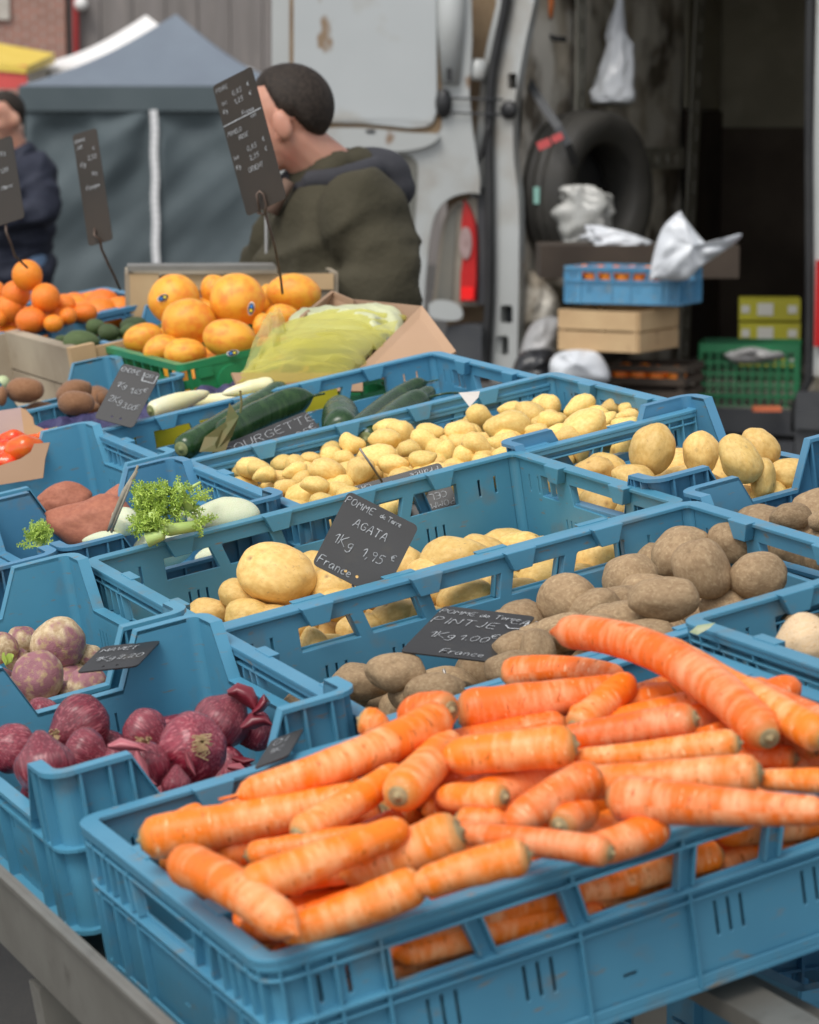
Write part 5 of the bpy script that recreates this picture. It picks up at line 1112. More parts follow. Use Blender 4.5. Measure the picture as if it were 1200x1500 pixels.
# board in the small potatoes, lettered upside down, seen again through the crate windows
board('price_board', (676, 747, 3.345), (522, 790, 3.345), (645, 677, 3.39), 'upside down price board stuck in the small yellow potatoes',
      [('POMME', .02, .74, .11), ('de Terre', .45, .74, .09, 0, .7), ('CEL', .06, .56, .12), ('KI', .40, .56, .11), ('2,50', .34, .34, .12), ('€', .64, .40, .10), ('France', .04, .06, .11), ('CAT 1', .68, .04, .10)], wire=[(560, 706, 3.37), (545, 683, 3.36), (527, 657, 3.35)])
board('price_board', (318, 655, 3.82), (448, 602, 3.86), (345, 690, 3.76), 'black board lettered Courgette vert lying under the courgettes',
      [('COURGETTE', .02, .60, .26, 0, .8), ('VERT', .16, .18, .22, 0, .8), ('2,95', .60, .20, .22), ('€', .90, .30, .2)])
board('price_board', (180, 532, 4.0), (236, 547, 4.0), (138, 612, 3.96), 'dark board lettered Endive standing in the yellow edged box',
      [('ENDIVE', .04, .87, .075, 0, .4), ('CAT 1', .66, .87, .06, 0, .3), ('1Kg', .12, .60, .09, 0, .5), ('1,65', .50, .56, .09, 0, .5), ('€', .80, .62, .08), ('2Kg', .10, .33, .11, 0, .5), ('3,00', .50, .28, .09, 0, .5), ('€', .80, .32, .08)], extra=[[(.62, .94), (.64, .80), (.95, .80), (.96, .94)]])
board('price_board', (150, 947, 2.64), (236, 938, 2.66), (112, 985, 2.57), 'small board lettered Navet half buried between the turnips', [('NAVET', .08, .72, .13, 0, .6), ('1Kg', .12, .36, .16, 0, .6), ('2,20', .50, .36, .15, 0, .6)])
board('price_board', (398, 1084, 2.27), (446, 1066, 2.30), (372, 1126, 2.20), 'board corner showing chalk strokes beside the red onions', [('OI', .18, .66, .20), ('1K', .22, .34, .18)], holes=False)
board('price_board', (311, 126, 4.35), (368, 97, 4.30), (362, 317, 4.35), 'tall narrow board on a wire in front of the man in green fleece',
      [('POIRE', .06, .935, .030), ('0,85', .42, .865, .035), ('€', .80, .88, .03), ('1,25', .42, .80, .035), ('€', .80, .81, .03), ('lot', .12, .83, .03), ('Kg', .10, .77, .03), ('France', .52, .70, .03, 0, .7), ('POMELO', .06, .60, .030, 0, .6), ('ROSE', .30, .545, .030, 0, .6), ('CAT', .70, .655, .02), ('0,85', .42, .44, .035), ('€', .82, .46, .03), ('2,25', .42, .37, .035), ('€', .82, .385, .03), ('lot', .06, .42, .03), ('Kg', .06, .35, .03), ('ORIENT', .32, .29, .035, 0, .6)],
      mt='slate_brown', extra=[[(.02, .685), (.98, .69)]], holes=False,
      wire=[(381, 312, 4.32), (376, 285, 4.32), (380, 280, 4.32), (386, 285, 4.32), (390, 300, 4.32), (388, 314, 4.33), (378, 312, 4.34), (374, 295, 4.34), (379, 282, 4.35), (387, 300, 4.35), (392, 325, 4.35), (400, 350, 4.36), (405, 372, 4.38), (411, 405, 4.42), (414, 430, 4.44)], wmt='wire_rust')
board('price_board', (106, 198, 4.9), (141, 187, 4.88), (130, 361, 4.9), 'narrow board on a wire hanging over the avocados', [('ORANGE', .05, .92, .026, 0, .3), ('JUS', .1, .86, .03, 0, .5), ('2,50', .48, .74, .04, 0, .6), ('€', .74, .82, .03), ('Kg', .16, .70, .04, 0, .6), ('3Kg', .55, .60, .03, 0, .5), ('Espagne'.replace('p', 'p'), .25, .49, .035, 0, .4)],
      mt='slate_brown', holes=False, wire=[(139, 330, 4.9), (138, 345, 4.88), (146, 350, 4.88), (149, 365, 4.9), (158, 385, 4.93), (168, 405, 4.95), (176, 424, 4.98)], wmt='wire_rust')
board('price_board', (-25, 212, 4.8), (17, 198, 4.78), (-6, 332, 4.8), 'board cut by the left edge of the photo, chalk marks on it', [('Kg', .55, .80, .05, 0, .6), ('1,20', .45, .60, .05, 0, .6), ('Maroc', .40, .40, .05, 0, .5)],
      mt='slate_brown', holes=False, wire=[(8, 322, 4.8), (9, 340, 4.8), (14, 352, 4.8), (22, 375, 4.85), (40, 392, 4.9)], wmt='wire_rust')
# torn price tag on the rim
m = MB(); rt = hit(693, 588, .01)[1] - .02; m.add([P(672, 575, rt), P(703, 573, rt + .01), P(701, 582, rt + .005), P(688, 596, rt - .01)], [(0, 1, 2, 3)]); m.build('paper_scrap', mat('white_paper', (.62, .58, .54), rough=.8), None, label='small torn white paper scrap on the rim above the small potatoes', cat='paper')
m = MB(); rs = hit(833, 700, -.02)[1] - .012
c_ = D(.903 - .004, .895 + .24, -.011); 
o_sx = agata_crate; m.cur = 0
vs = [D(.8975 - .0, 1.135 + .012 * math.cos(q), -.012 + .009 * math.sin(q)) for q in [k * .5236 for k in range(12)]]
vs2 = [v + ux * -.0012 for v in vs]
m.add(vs2, [tuple(range(12))]); attach(m.build('red_sticker', mat('red_print', (.5, .03, .02), (.6, .3, .25), 200)), agata_crate)
# ------------------------------------------------------------------ buildings and tents behind
MAT['brick'] = mat('red_brick', (.30, .14, .105), (.24, .11, .085), 3, .85, .004, 8)
nt = MAT['brick'].node_tree; b_ = nt.nodes['Principled BSDF']; bt = nt.nodes.new('ShaderNodeTexBrick'); bt.inputs['Color1'].default_value = (.33, .15, .11, 1); bt.inputs['Color2'].default_value = (.25, .115, .085, 1); bt.inputs['Mortar'].default_value = (.34, .27, .23, 1)
bt.inputs['Scale'].default_value = 1; bt.inputs['Brick Width'].default_value = .22; bt.inputs['Row Height'].default_value = .075; bt.inputs['Mortar Size'].default_value = .010
tc = nt.nodes.new('ShaderNodeTexCoord'); mp = nt.nodes.new('ShaderNodeMapping'); mp.inputs['Rotation'].default_value = (math.radians(90), 0, 0); nt.links.new(tc.outputs['Object'], mp.inputs[0]); nt.links.new(mp.outputs[0], bt.inputs[0]); nt.links.new(bt.outputs[0], b_.inputs['Base Color'])
MAT['stone'] = mat('pale_stone', (.50, .46, .40), (.42, .38, .33), 4, .8, .001, 20)
MAT['glass_d'] = mat('dark_window_glass', (.05, .06, .07), rough=.08, spec=.8)
MAT['clad'] = mat('grey_brown_cladding', (.185, .165, .155), (.15, .135, .125), 1.5, .7, .001, 10, rnd=.06, stretch=(4, 4, .4), c3=(.24, .21, .19), s3=2)
MAT['red_paint'] = mat('red_paint', (.42, .05, .05), rough=.5); MAT['lampwhite'] = mat('pale_lamp_housing', (.7, .68, .65), rough=.4)
BY = 34.0
bw = empty('brick_building', T((-6, BY, 0)), 'red brick building with a pale framed window in the top left corner', 'building'); bpy.context.view_layer.update()
def px_x(px, y): return (px - 600) / FPX * (y * math.cos(PITCH) + 0) / 1.0
XB = (104 - 600) / FPX * BY
loops = [rect(-22, 0, XB, 9), rect(-6.6, 3.25, -5.25, 5.2)]
m = MB(); m.plate(loops, (0, BY, 0), (1, 0, 0), (0, 0, 1), (0, 1, 0), .3); m.box(-22, BY + .31, 0, XB, BY + 8, 9); attach(m.build('wall', MAT['brick']), bw)
fr = MB(); fr.plate([rect(-6.7, 3.15, -5.15, 5.3), rect(-6.5, 3.38, -5.36, 5.1)], (0, BY - .06, 0), (1, 0, 0), (0, 0, 1), (0, 1, 0), .14); fo = attach(fr.build('window', MAT['stone']), bw)
m = MB(); m.box(-6.5, BY + .10, 3.38, -5.36, BY + .12, 5.1); attach(m.build('pane', MAT['glass_d']), fo)
cw = empty('clad_building', T((2, BY + .2, 0)), 'grey brown building with vertical board cladding behind the tent', 'building'); bpy.context.view_layer.update()
m = MB(); m.box(XB + .01, BY + .22, 0, 26, BY + 8, 9); attach(m.build('wall', MAT['clad']), cw)
x = XB + .02; k = 0; rnd = random.Random(3); pm = {}
while x < 26:
    w = .42
    if 'p' not in pm: mm = MB(); mm.box(.006, 0, 0, w - .006, .10, 9); pm['p'] = mm.mesh('cladding_board', MAT['clad'])
    o = bpy.data.objects.new('cladding_board', pm['p']); COL.objects.link(o); o.location = (x, BY + .12 + rnd.uniform(-.012, .012), 0); bpy.context.view_layer.update() if k == 0 else None
    o.parent = cw; o.location = o.location - cw.location; x += w; k += 1
px_ = (118 - 600) / FPX * BY; m = MB(); m.tube([Vector((px_, BY, 0)), Vector((px_ + .03, BY, 9))], .045, 8); m.build('drain_pipe', MAT['red_paint'], None, True, label='thin faded red pipe running up the wall above the tent', cat='pipe')
c = P(131, 11, BY + .2); wl_ = empty('wall_lamp', T(c), 'small round pale lamp high on the clad wall', 'lamp'); bpy.context.view_layer.update()
m = MB(); m.lathe([(0, 0), (.07, .01), (.09, .04), (.07, .09), (0, .10)], 16, T((c.x, BY - .05, c.z)) @ Matrix.Rotation(math.radians(90), 4, 'X')); attach(m.build('lamp_housing', MAT['lampwhite'], None, True), wl_); m = MB(); m.box(c.x - .05, BY - .04, c.z - .05, c.x + .05, BY + .12, c.z + .05); attach(m.build('bracket', MAT['lampwhite']), wl_)

# grey market tent
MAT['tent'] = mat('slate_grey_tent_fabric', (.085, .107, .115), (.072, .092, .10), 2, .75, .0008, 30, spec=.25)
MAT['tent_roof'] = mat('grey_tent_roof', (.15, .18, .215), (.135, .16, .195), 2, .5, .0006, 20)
MAT['zip'] = mat('white_zip_tape', (.66, .66, .66), rough=.6)
TY_ = 22.0
def tx(px): return (px - 600) / FPX * TY_
def tz(py): return 1.52 - (py - 216) / FPX * TY_
x0, x1 = tx(40), tx(418); ez_ = tz(128); vz = tz(160); dz = 2.3
tent = empty('market_tent', T(((x0 + x1) / 2, TY_, 0)), 'slate grey market tent with closed rippled walls and a white zip', 'tent'); bpy.context.view_layer.update()
def folds(u, v, z):
    """sagging diagonal folds that hang from the corners and from the middle seam"""
    s = 0
    for (cx, cy, n, amp, r0) in ((0., 1.0, 8, 1., .95), (.5, 1.02, 7, .6, .7), (1., 1.0, 8, 1., .95)):
        dx, dy = (u - cx) * 1.25, (v - cy) * 1.5; r = math.hypot(dx, dy); a = math.atan2(dy, dx)
        s += amp * math.sin(a * n * .5 + 1.9 * noise.noise(Vector((u * 2, v * 2, cx * 5)))) * max(0, 1 - r / r0) * min(1, r * 3)
    s += 1.3 * noise.noise(Vector((u * 1.0 + v * 1.2, v * 3.4 - u * 1.6, z))) + .35 * noise.noise(Vector((u * 1.6 + v * 2, v * 8 - u * 4, z + 3)))
    return s
def wall(a, b, zb, zt, name, seed, n=90, amp=.075):
    a = Vector(a); b = Vector(b); d = (b - a); nn = Vector((d.y, -d.x, 0)).normalized(); m = MB(); vs = []
    for i in range(n + 1):
        for j in range(n + 1):
            u, v = i / n, j / n; vs.append(Vector((a.x + d.x * u, a.y + d.y * u, zb + (zt - zb) * v)) + nn * amp * folds(u, v, seed) * min(1, (1 - v) * 9) * min(1, (u) * 14 + .1) * min(1, (1 - u) * 14 + .1))
    m.add(vs, [(i * (n + 1) + j, (i + 1) * (n + 1) + j, (i + 1) * (n + 1) + j + 1, i * (n + 1) + j + 1) for i in range(n) for j in range(n)])
    return attach(m.build(name, MAT['tent'], None, True), tent)
xm = tx(231)
wall((x0 + .02, TY_, 0), (xm, TY_, 0), .0, vz + .05, 'front_wall', 1); wall((xm, TY_, 0), (x1 - .02, TY_, 0), .0, vz + .05, 'front_wall', 5)
wall((x1, TY_ + dz, 0), (x0, TY_ + dz, 0), .0, vz + .05, 'back_wall', 9, 30); wall((x0, TY_ + dz, 0), (x0, TY_, 0), .0, vz + .05, 'side_wall', 12, 40); wall((x1, TY_, 0), (x1, TY_ + dz, 0), .0, vz + .05, 'side_wall', 15, 40)
m = MB(); e = .03; m.ringloop(rect(x0 - e, TY_ - e, x1 + e, TY_ + dz + e), rect(x0 - e + .012, TY_ - e + .012, x1 + e - .012, TY_ + dz + e - .012), vz - .02, ez_); attach(m.build('valance', MAT['tent']), tent)
ap = Vector((tx(246), TY_ + dz / 2, tz(36) + .12)); cs = [Vector((x0 - e, TY_ - e, ez_)), Vector((x1 + e, TY_ - e, ez_)), Vector((x1 + e, TY_ + dz + e, ez_)), Vector((x0 - e, TY_ + dz + e, ez_))]
for k in range(4):
    m = MB(); a, b = cs[k], cs[(k + 1) % 4]; n = 16; vs = []
    for i in range(n + 1):
        for j in range(n + 1):
            u, v = i / n, j / n; p = (a * (1 - u) + b * u) * (1 - v) + ap * v; p.z -= .10 * math.sin(v * math.pi) * (1 - .3 * abs(2 * u - 1)) ; vs.append(p)
    m.add(vs, [(i * (n + 1) + j, (i + 1) * (n + 1) + j, (i + 1) * (n + 1) + j + 1, i * (n + 1) + j + 1) for i in range(n) for j in range(n)]); attach(m.build('roof_panel', MAT['tent_roof'], None, True), tent)
m = MB()
for j in range(30): m.box(xm - .030 + .004 * math.sin(j), TY_ - .075, .02 + j * (vz - .03) / 30, xm + .030 + .004 * math.sin(j), TY_ - .065, .02 + (j + .94) * (vz - .03) / 30)
attach(m.build('zip', MAT['zip']), tent)
for xx in (x0 + .03, x1 - .03):
    for yy in (TY_ + .06, TY_ + dz - .06): m = MB(); m.box(xx - .02, yy - .02, 0, xx + .02, yy + .02, ez_); attach(m.build('leg', MAT['rail']), tent)
# white tent behind and red/yellow stall roof
MAT['white_fab'] = mat('white_tent_fabric', (.78, .76, .73), (.70, .68, .66), 2, .6); MAT['red_fab'] = mat('red_awning_fabric', (.62, .08, .07), (.55, .07, .06), 2, .6); MAT['yel_fab'] = mat('yellow_awning_fabric', (.75, .55, .10), (.7, .5, .08), 2, .6)
WY = 27.0
def wx(px): return (px - 600) / FPX * WY
def wz(py): return 1.52 - (py - 216) / FPX * WY
wt = empty('white_tent', T((wx(200), WY, 0)), 'white peaked tent top rising behind the grey tent', 'tent'); bpy.context.view_layer.update()
a0, a1 = wx(34), wx(372); ap = Vector((wx(202), WY + 1.3, wz(18))); zz = wz(102)
cs = [Vector((a0, WY, zz)), Vector((a1, WY, zz)), Vector((a1, WY + 2.6, zz)), Vector((a0, WY + 2.6, zz))]
for k in range(4):
    m = MB(); a, b = cs[k], cs[(k + 1) % 4]; n = 14; vs = []
    for i in range(n + 1):
        for j in range(n + 1):
            u, v = i / n, j / n; p = (a * (1 - u) + b * u) * (1 - v) + ap * v; p.z -= .10 * math.sin(v * math.pi); vs.append(p)
    m.add(vs, [(i * (n + 1) + j, (i + 1) * (n + 1) + j, (i + 1) * (n + 1) + j + 1, i * (n + 1) + j + 1) for i in range(n) for j in range(n)]); attach(m.build('roof_panel', MAT['white_fab'], None, True), wt)
m = MB(); m.ringloop(rect(a0, WY, a1, WY + 2.6), rect(a0 + .02, WY + .02, a1 - .02, WY + 2.58), zz - .25, zz); attach(m.build('valance', MAT['white_fab']), wt)
for xx in (a0 + .05, a1 - .05):
    for yy in (WY + .05, WY + 2.5): m = MB(); m.box(xx - .02, yy - .02, 0, xx + .02, yy + .02, zz); attach(m.build('leg', MAT['rail']), wt)
RY = 25.0; r0, r1 = (-120 - 600) / FPX * RY, (47 - 600) / FPX * RY; z0 = 1.52 - (132 - 216) / FPX * RY; z1 = 1.52 - (98 - 216) / FPX * RY; z2 = 1.52 - (86 - 216) / FPX * RY
rs = empty('red_stall', T((r0, RY, 0)), 'stall with a red awning edged in yellow at the left edge', 'stall'); bpy.context.view_layer.update()
m = MB(); m.box(r0, RY, z0, r1, RY + .03, z1 - .005); attach(m.build('awning_front', MAT['red_fab']), rs)
m = MB(); m.add([(r0, RY - .02, z1 + .12), (r1, RY - .02, z1 - .02), (r1, RY + 2, z2 + .1), (r0, RY + 2, z2 + .3), (r0, RY - .02, z1 + .02), (r1, RY - .02, z1 - .08), (r1, RY + 2, z2), (r0, RY + 2, z2 + .2)], [(0, 1, 2, 3), (4, 7, 6, 5), (0, 4, 5, 1), (1, 5, 6, 2), (2, 6, 7, 3), (3, 7, 4, 0)]); attach(m.build('awning_top', MAT['yel_fab']), rs)
for xx in (r0 + .05, r1 - .05):
    for yy in (RY + .1, RY + 1.9): m = MB(); m.box(xx - .02, yy - .02, 0, xx + .02, yy + .02, z1); attach(m.build('leg', MAT['rail']), rs)

# ------------------------------------------------------------------ the van with its rear doors open
TH = math.radians(25); VA = Vector((math.cos(TH), -math.sin(TH), 0)); VB = Vector((math.sin(TH), math.cos(TH), 0)); V0 = Vector((.405, 10.9, 0))
VM = Matrix(((VA.x, VB.x, 0, V0.x), (VA.y, VB.y, 0, V0.y), (0, 0, 1, 0), (0, 0, 0, 1)))
def vp(px, py, off=0.):
    """point of the van's rear plane (moved off metres to the rear) on a line of sight"""
    d = ray(px, py); n = VB; t = (V0 - VB * off - CAM).dot(n) / d.dot(n); return CAM + d * t
DNv = Vector((-.06, -1, 0)).normalized(); DH = V0 + Vector((-.03, -.02, 0))
def dp(px, py, off=0.):
    d = ray(px, py); t = (DH + DNv * off - CAM).dot(DNv) / d.dot(DNv); return CAM + d * t
MAT['vanwhite'] = mat('grubby_white_van_paint', (.41, .425, .415), (.35, .36, .35), 1.6, .34, .0004, 12, c3=(.24, .20, .15), s3=2.6, t3=(.56, .76), spots=((.20, .13, .08), 7, (.70, .76), (1, 1, .7)), coat=.2, detail=7)
MAT['vanpanel'] = mat('white_door_lining', (.43, .45, .45), (.38, .40, .40), 1.3, .42, .0003, 8, c3=(.30, .26, .20), s3=3.0, t3=(.60, .78), spots=((.22, .15, .09), 6, (.70, .75), (1, 1, .6)), detail=7)
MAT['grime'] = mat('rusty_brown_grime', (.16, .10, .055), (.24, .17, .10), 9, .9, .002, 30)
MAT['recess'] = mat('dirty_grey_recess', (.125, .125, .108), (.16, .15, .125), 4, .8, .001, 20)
MAT['dirt'] = mat('dusty_brown_grey_plastic', (.27, .235, .19), (.20, .175, .14), 5, .85, .001, 30)
MAT['rubber'] = mat('black_rubber', (.012, .012, .013), (.02, .02, .02), 8, .5)
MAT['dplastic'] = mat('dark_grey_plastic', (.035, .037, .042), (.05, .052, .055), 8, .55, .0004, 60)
MAT['lens_red'] = mat('red_lamp_lens', (.36, .005, .006), (.45, .010, .010), 6, .12, spec=.8); MAT['lens_clear'] = mat('clear_lamp_lens', (.36, .26, .25), (.26, .17, .16), 20, .12, spec=.8)
MAT['chrome'] = mat('pale_metal', (.6, .6, .6), rough=.3, metal=.8)
MAT['lining'] = mat('mouldy_wall_lining', (.48, .42, .33), (.14, .115, .085), 2.6, .9, .003, 14, c3=(.70, .66, .58), s3=4.0, t3=(.44, .58), detail=9, ramp=(.38, .56))
MAT['lining2'] = mat('brown_bulkhead_board', (.30, .27, .20), (.20, .18, .13), 2, .85, .001, 10, c3=(.32, .30, .23), s3=2.2, t3=(.5, .7), detail=6)
MAT['dark_in'] = mat('dark_brown_board', (.055, .038, .025), (.035, .025, .018), 3, .85)
MAT['vfloor'] = mat('worn_van_floor', (.20, .185, .16), (.10, .09, .075), 4, .85, .001, 30)
MAT['ribsteel'] = mat('dull_painted_steel', (.30, .285, .24), (.22, .21, .17), 6, .6, .001, 20)
van = empty('delivery_van', VM.copy(), 'dirty white delivery van with both rear doors open and a cluttered dark hold', 'van'); bpy.context.view_layer.update()
def flat(name, pts, mt, f=vp, off=0., th=.03, holes=(), parent=None, smooth=False):
    """a sheet cut to an outline, th metres thick"""
    n = -VB if f is vp else DNv; lp = [pts] + list(holes); vs = [f(x, y, off) for l in lp for x, y in l]; k = len(vs)
    tri = tessellate_polygon([[Vector((x, y, 0)) for x, y in l] for l in lp]); bk = [v - n * th for v in vs]
    fs = [tuple(q) for q in tri] + [tuple(i + k for i in reversed(q)) for q in tri]; s = 0
    for l in lp:
        q = len(l); fs += [(s + i, s + (i + 1) % q, s + (i + 1) % q + k, s + i + k) for i in range(q)]; s += q
    m = MB(); m.add(vs + bk, fs); o = m.build(name, MAT[mt] if isinstance(mt, str) else mt, None, False); return attach(o, parent or van)
def curve(pts, n=6):
    out = []
    for i in range(len(pts) - 1):
        p0, p1, p2, p3 = pts[max(i - 1, 0)], pts[i], pts[i + 1], pts[min(i + 2, len(pts) - 1)]
        for k in range(n):
            t = k / n; out.append(tuple(.5 * ((2 * p1[q]) + (-p0[q] + p2[q]) * t + (2 * p0[q] - 5 * p1[q] + 4 * p2[q] - p3[q]) * t * t + (-p0[q] + 3 * p1[q] - 3 * p2[q] + p3[q]) * t ** 3) for q in (0, 1)))
    out.append(tuple(pts[-1])); return out
def pxr(x0, y0, x1, y1, r): return [(x, y) for x, y in rrect(x0, y0, x1, y1, r)]
def mod(o, w, seg=3):
    b = o.modifiers.new('bevel', 'BEVEL'); b.width = w; b.segments = seg; b.limit_method = 'ANGLE'; b.angle_limit = math.radians(40); return o
# right edge of the pillar, seen against the hold
pil = [(740, -60)] + curve([(737, 0), (727, 60), (720, 110), (717, 200), (720, 300), (722, 420), (718, 560)]) + [(757, 560)] + list(reversed(curve([(792, -60), (783, 0), (770, 60), (759, 120), (752, 170), (753, 235), (760, 300), (760, 420), (757, 560)])))
pillar = mod(flat('rear_pillar', pil, 'vanwhite', vp, 0, .06, [pxr(744, 107, 757, 130, 3), pxr(733, 447, 751, 474, 4), pxr(727, 492, 745, 520, 4)]), .012)
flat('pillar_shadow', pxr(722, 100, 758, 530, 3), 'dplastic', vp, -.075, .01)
m = MB(); m.tube([vp(x, y, .03) for x, y in curve([(748, -60), (742, 0), (728, 70), (720, 115), (716, 200), (717, 300), (717, 420), (711, 545)])], .021, 10); attach(m.build('door_seal', MAT['rubber'], None, True), van)
m = MB(); m.tube([vp(x, y, .05) for x, y in curve([(715, 185), (705, 225), (694, 248), (682, 258), (670, 255), (663, 243), (662, 230), (668, 218)])], .012, 8); attach(m.build('check_strap', MAT['rubber'], None, True), van)
m = MB(); m.ell(vp(668, 222, .05), (.02, .02, .04)); attach(m.build('strap_mount', MAT['rubber'], None, True), van)
mod(flat('body_edge', curve([(738, -60), (728, 0), (712, 70), (702, 140), (697, 200), (690, 262), (690, 300)]) + [(716, 300), (716, 200)] + curve([(720, 110), (728, 60), (740, -60)]), 'vanwhite', vp, -.03, .05), .01)
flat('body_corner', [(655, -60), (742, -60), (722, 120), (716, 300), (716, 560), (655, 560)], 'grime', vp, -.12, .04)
m = MB(); m.lathe([(0, 0), (.038, 0), (.042, .02), (.042, .07), (.02, .09), (0, .09)], 16, T(vp(698, 118, .02)) @ Matrix.Rotation(math.radians(8), 4, 'Y')); attach(m.build('hinge', MAT['vanwhite'], None, True), van)
m = MB(); m.tube([dp(652, 143, .03), vp(738, 146, .03)], .005, 6); m.tube([dp(652, 164, .03), vp(738, 168, .03)], .005, 6); attach(m.build('door_check_rod', MAT['dplastic'], None, True), van)
m = MB(); m.lathe([(0, 0), (.035, 0), (.04, .01), (.03, .03), (0, .03)], 14, T(vp(747, 161, .0)) @ VM.to_3x3().to_4x4() @ Matrix.Rotation(math.radians(90), 4, 'X')); attach(m.build('latch', MAT['rubber'], None, True), van)
# tail lamp, grey trim and bumper
flat('lamp_trim', curve([(694, 282), (700, 276), (712, 274), (716, 280)]) + [(716, 446), (694, 446)], 'dplastic', vp, .01, .05)
lamp = mod(flat('taillight', curve([(680, 292), (687, 304), (694, 326), (697, 350), (697, 400), (696, 441)]) + [(674, 441)] + curve([(675, 400), (678, 370), (676, 330), (680, 292)]), 'lens_red', vp, .04, .06), .012)
flat('clear_lens', [(682 + 9 * math.cos(k * .35), 356 + 24 * math.sin(k * .35)) for k in range(18)], 'lens_clear', vp, .05, .03, parent=lamp); flat('bright_reflector', pxr(676, 420, 694, 439, 3), mat('bright_red_lens', (.85, .01, .01), rough=.2), vp, .048, .006, parent=lamp)
mod(flat('bumper', pxr(652, 476, 706, 560, 10), 'dplastic', vp, .10, .2), .02); mod(flat('hinge_plate', curve([(628, 446), (640, 440), (662, 442), (676, 452), (676, 466), (660, 470), (634, 466), (628, 458)]), 'vanwhite', dp, .03, .03), .006)
# left rear door, inner side towards us
dout = [(398, -60), (690, -60), (692, 60), (688, 140), (693, 190), (704, 262)] + curve([(703, 285), (690, 283), (668, 287), (650, 298), (638, 316), (631, 345), (625, 400), (620, 470)]) + [(398, 470)]
door = mod(flat('rear_door', dout, 'vanwhite', dp, 0, .05), .010); 
flat('door_rust_gap', pxr(424, -60, 647, 197, 14), 'grime', dp, .004, .01, parent=door)  # rusty, dirty brown gap bordering the raised lining sheet
mod(flat('door_lining', [(430, -60), (640, -60), (641, 150)] + curve([(640, 165), (634, 180), (624, 186)]) + [(600, 188), (560, 184), (530, 181), (480, 180)] + curve([(446, 180), (434, 176), (430, 160)]), 'vanpanel', dp, .022, .02, parent=door), .008)
mod(flat('door_ledge', curve([(400, 190), (520, 187), (600, 194), (640, 196), (640, 205), (620, 216), (580, 222), (520, 219), (400, 215)]), 'vanwhite', dp, .035, .04, parent=door), .012)
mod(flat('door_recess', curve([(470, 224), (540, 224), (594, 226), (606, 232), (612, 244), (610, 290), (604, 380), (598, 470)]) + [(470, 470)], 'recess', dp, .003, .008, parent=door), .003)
m = MB(); m.tube([dp(662, -60, .01), dp(661, 40, .01), dp(660, 122, .005)], [.062, .058, .040], 14); attach(m.build('door_channel', MAT['vanwhite'], None, True), door)
m = MB(); m.ell(dp(650, 151, .02), (.035, .03, .062)); attach(m.build('door_latch', MAT['rubber'], None, True), door)
flat('slot', pxr(654, 99, 662, 119, 3), 'rubber', dp, .052, .01, parent=door); flat('slot', pxr(536, 190, 550, 195, 2), 'rubber', dp, .038, .006, parent=door)
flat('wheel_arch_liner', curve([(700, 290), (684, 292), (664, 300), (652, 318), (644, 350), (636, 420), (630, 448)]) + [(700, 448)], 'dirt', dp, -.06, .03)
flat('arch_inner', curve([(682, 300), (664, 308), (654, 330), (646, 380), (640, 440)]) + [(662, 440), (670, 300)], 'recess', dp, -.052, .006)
# hold: left wall lining, ribs, floor, roof, bulkhead, right side
def vbox(name, a_, mt, parent=None): m = MB(); m.box(*a_, VM); return attach(m.build(name, MAT[mt]), parent or van)
L_, WD, HT, FZ = 2.7, 1.325, 2.75, .48
m = MB(); n1, n2 = 60, 50; vs = []
for i in range(n1 + 1):
    for j in range(n2 + 1):
        b, z = .10 + (2.15 - .10) * i / n1, FZ + (HT - FZ) * j / n2; vs.append(VM @ Vector((.02 + .018 * noise.noise(Vector((b * 3, z * 3, 0))) + .010 * noise.noise(Vector((b * 9, z * 9, 2))), b, z)))
m.add(vs, [(i * (n2 + 1) + j, (i + 1) * (n2 + 1) + j, (i + 1) * (n2 + 1) + j + 1, i * (n2 + 1) + j + 1) for i in range(n1) for j in range(n2)]); attach(m.build('wall_lining', MAT['lining'], None, True), van)
vbox('side_panel', (-.06, .02, .35, -.03, 4.6, HT), 'vanwhite'); vbox('side_panel', (WD + .03, .02, .35, WD + .06, 4.6, HT), 'vanwhite'); vbox('roof', (-.06, .02, HT, WD + .06, 4.6, HT + .05), 'vanwhite')
vbox('floor', (-.03, -.02, FZ - .05, WD + .03, L_ + .06, FZ), 'vfloor'); vbox('bulkhead', (-.03, L_, FZ, WD + .03, L_ + .03, HT), 'lining2'); vbox('inner_wall', (WD - .01, .1, FZ, WD + .02, L_ - .005, HT), 'lining2'); vbox('bulkhead_board', (.02, L_ - .03, FZ, WD - .02, L_ - .002, 1.62), 'dark_in')
vbox('wall_board', (.03, 2.16, FZ, .06, L_ - .035, 1.70), 'dark_in'); vbox('wall_lining', (.025, 2.16, 1.71, .045, L_ - .035, HT), 'lining2')
# slotted upright and rail
def slotted(a, b, w, name):
    a, b = Vector(a), Vector(b); d = (b - a); L = d.length; d.normalize(); e = Vector((0, 1, 0)) if abs(d.y) < .7 else Vector((0, 0, 1)); e = (e - d * e.dot(d)).normalized(); n = d.cross(e); lo = [rect(0, 0, L, w)]; k = int(L / .13)
    for q in range(k): lo.append(rect(.04 + q * .13, w * .3, .04 + q * .13 + .065, w * .7))
    m = MB(); m.plate(lo, VM @ a, VM.to_3x3() @ d, VM.to_3x3() @ e, VM.to_3x3() @ n, .012); attach(m.build(name, MAT['ribsteel']), van)
slotted((.10, 1.95, FZ), (.14, 2.06, HT), .13, 'wall_rib'); slotted((.09, 1.10, 1.42), (.09, 1.96, 1.42), .10, 'wall_rail'); slotted((.07, .62, FZ), (.07, .62, HT), .10, 'wall_rib')
vbox('floor_sill', (0, -.06, FZ - .10, WD, -.022, FZ - .003), 'dplastic')
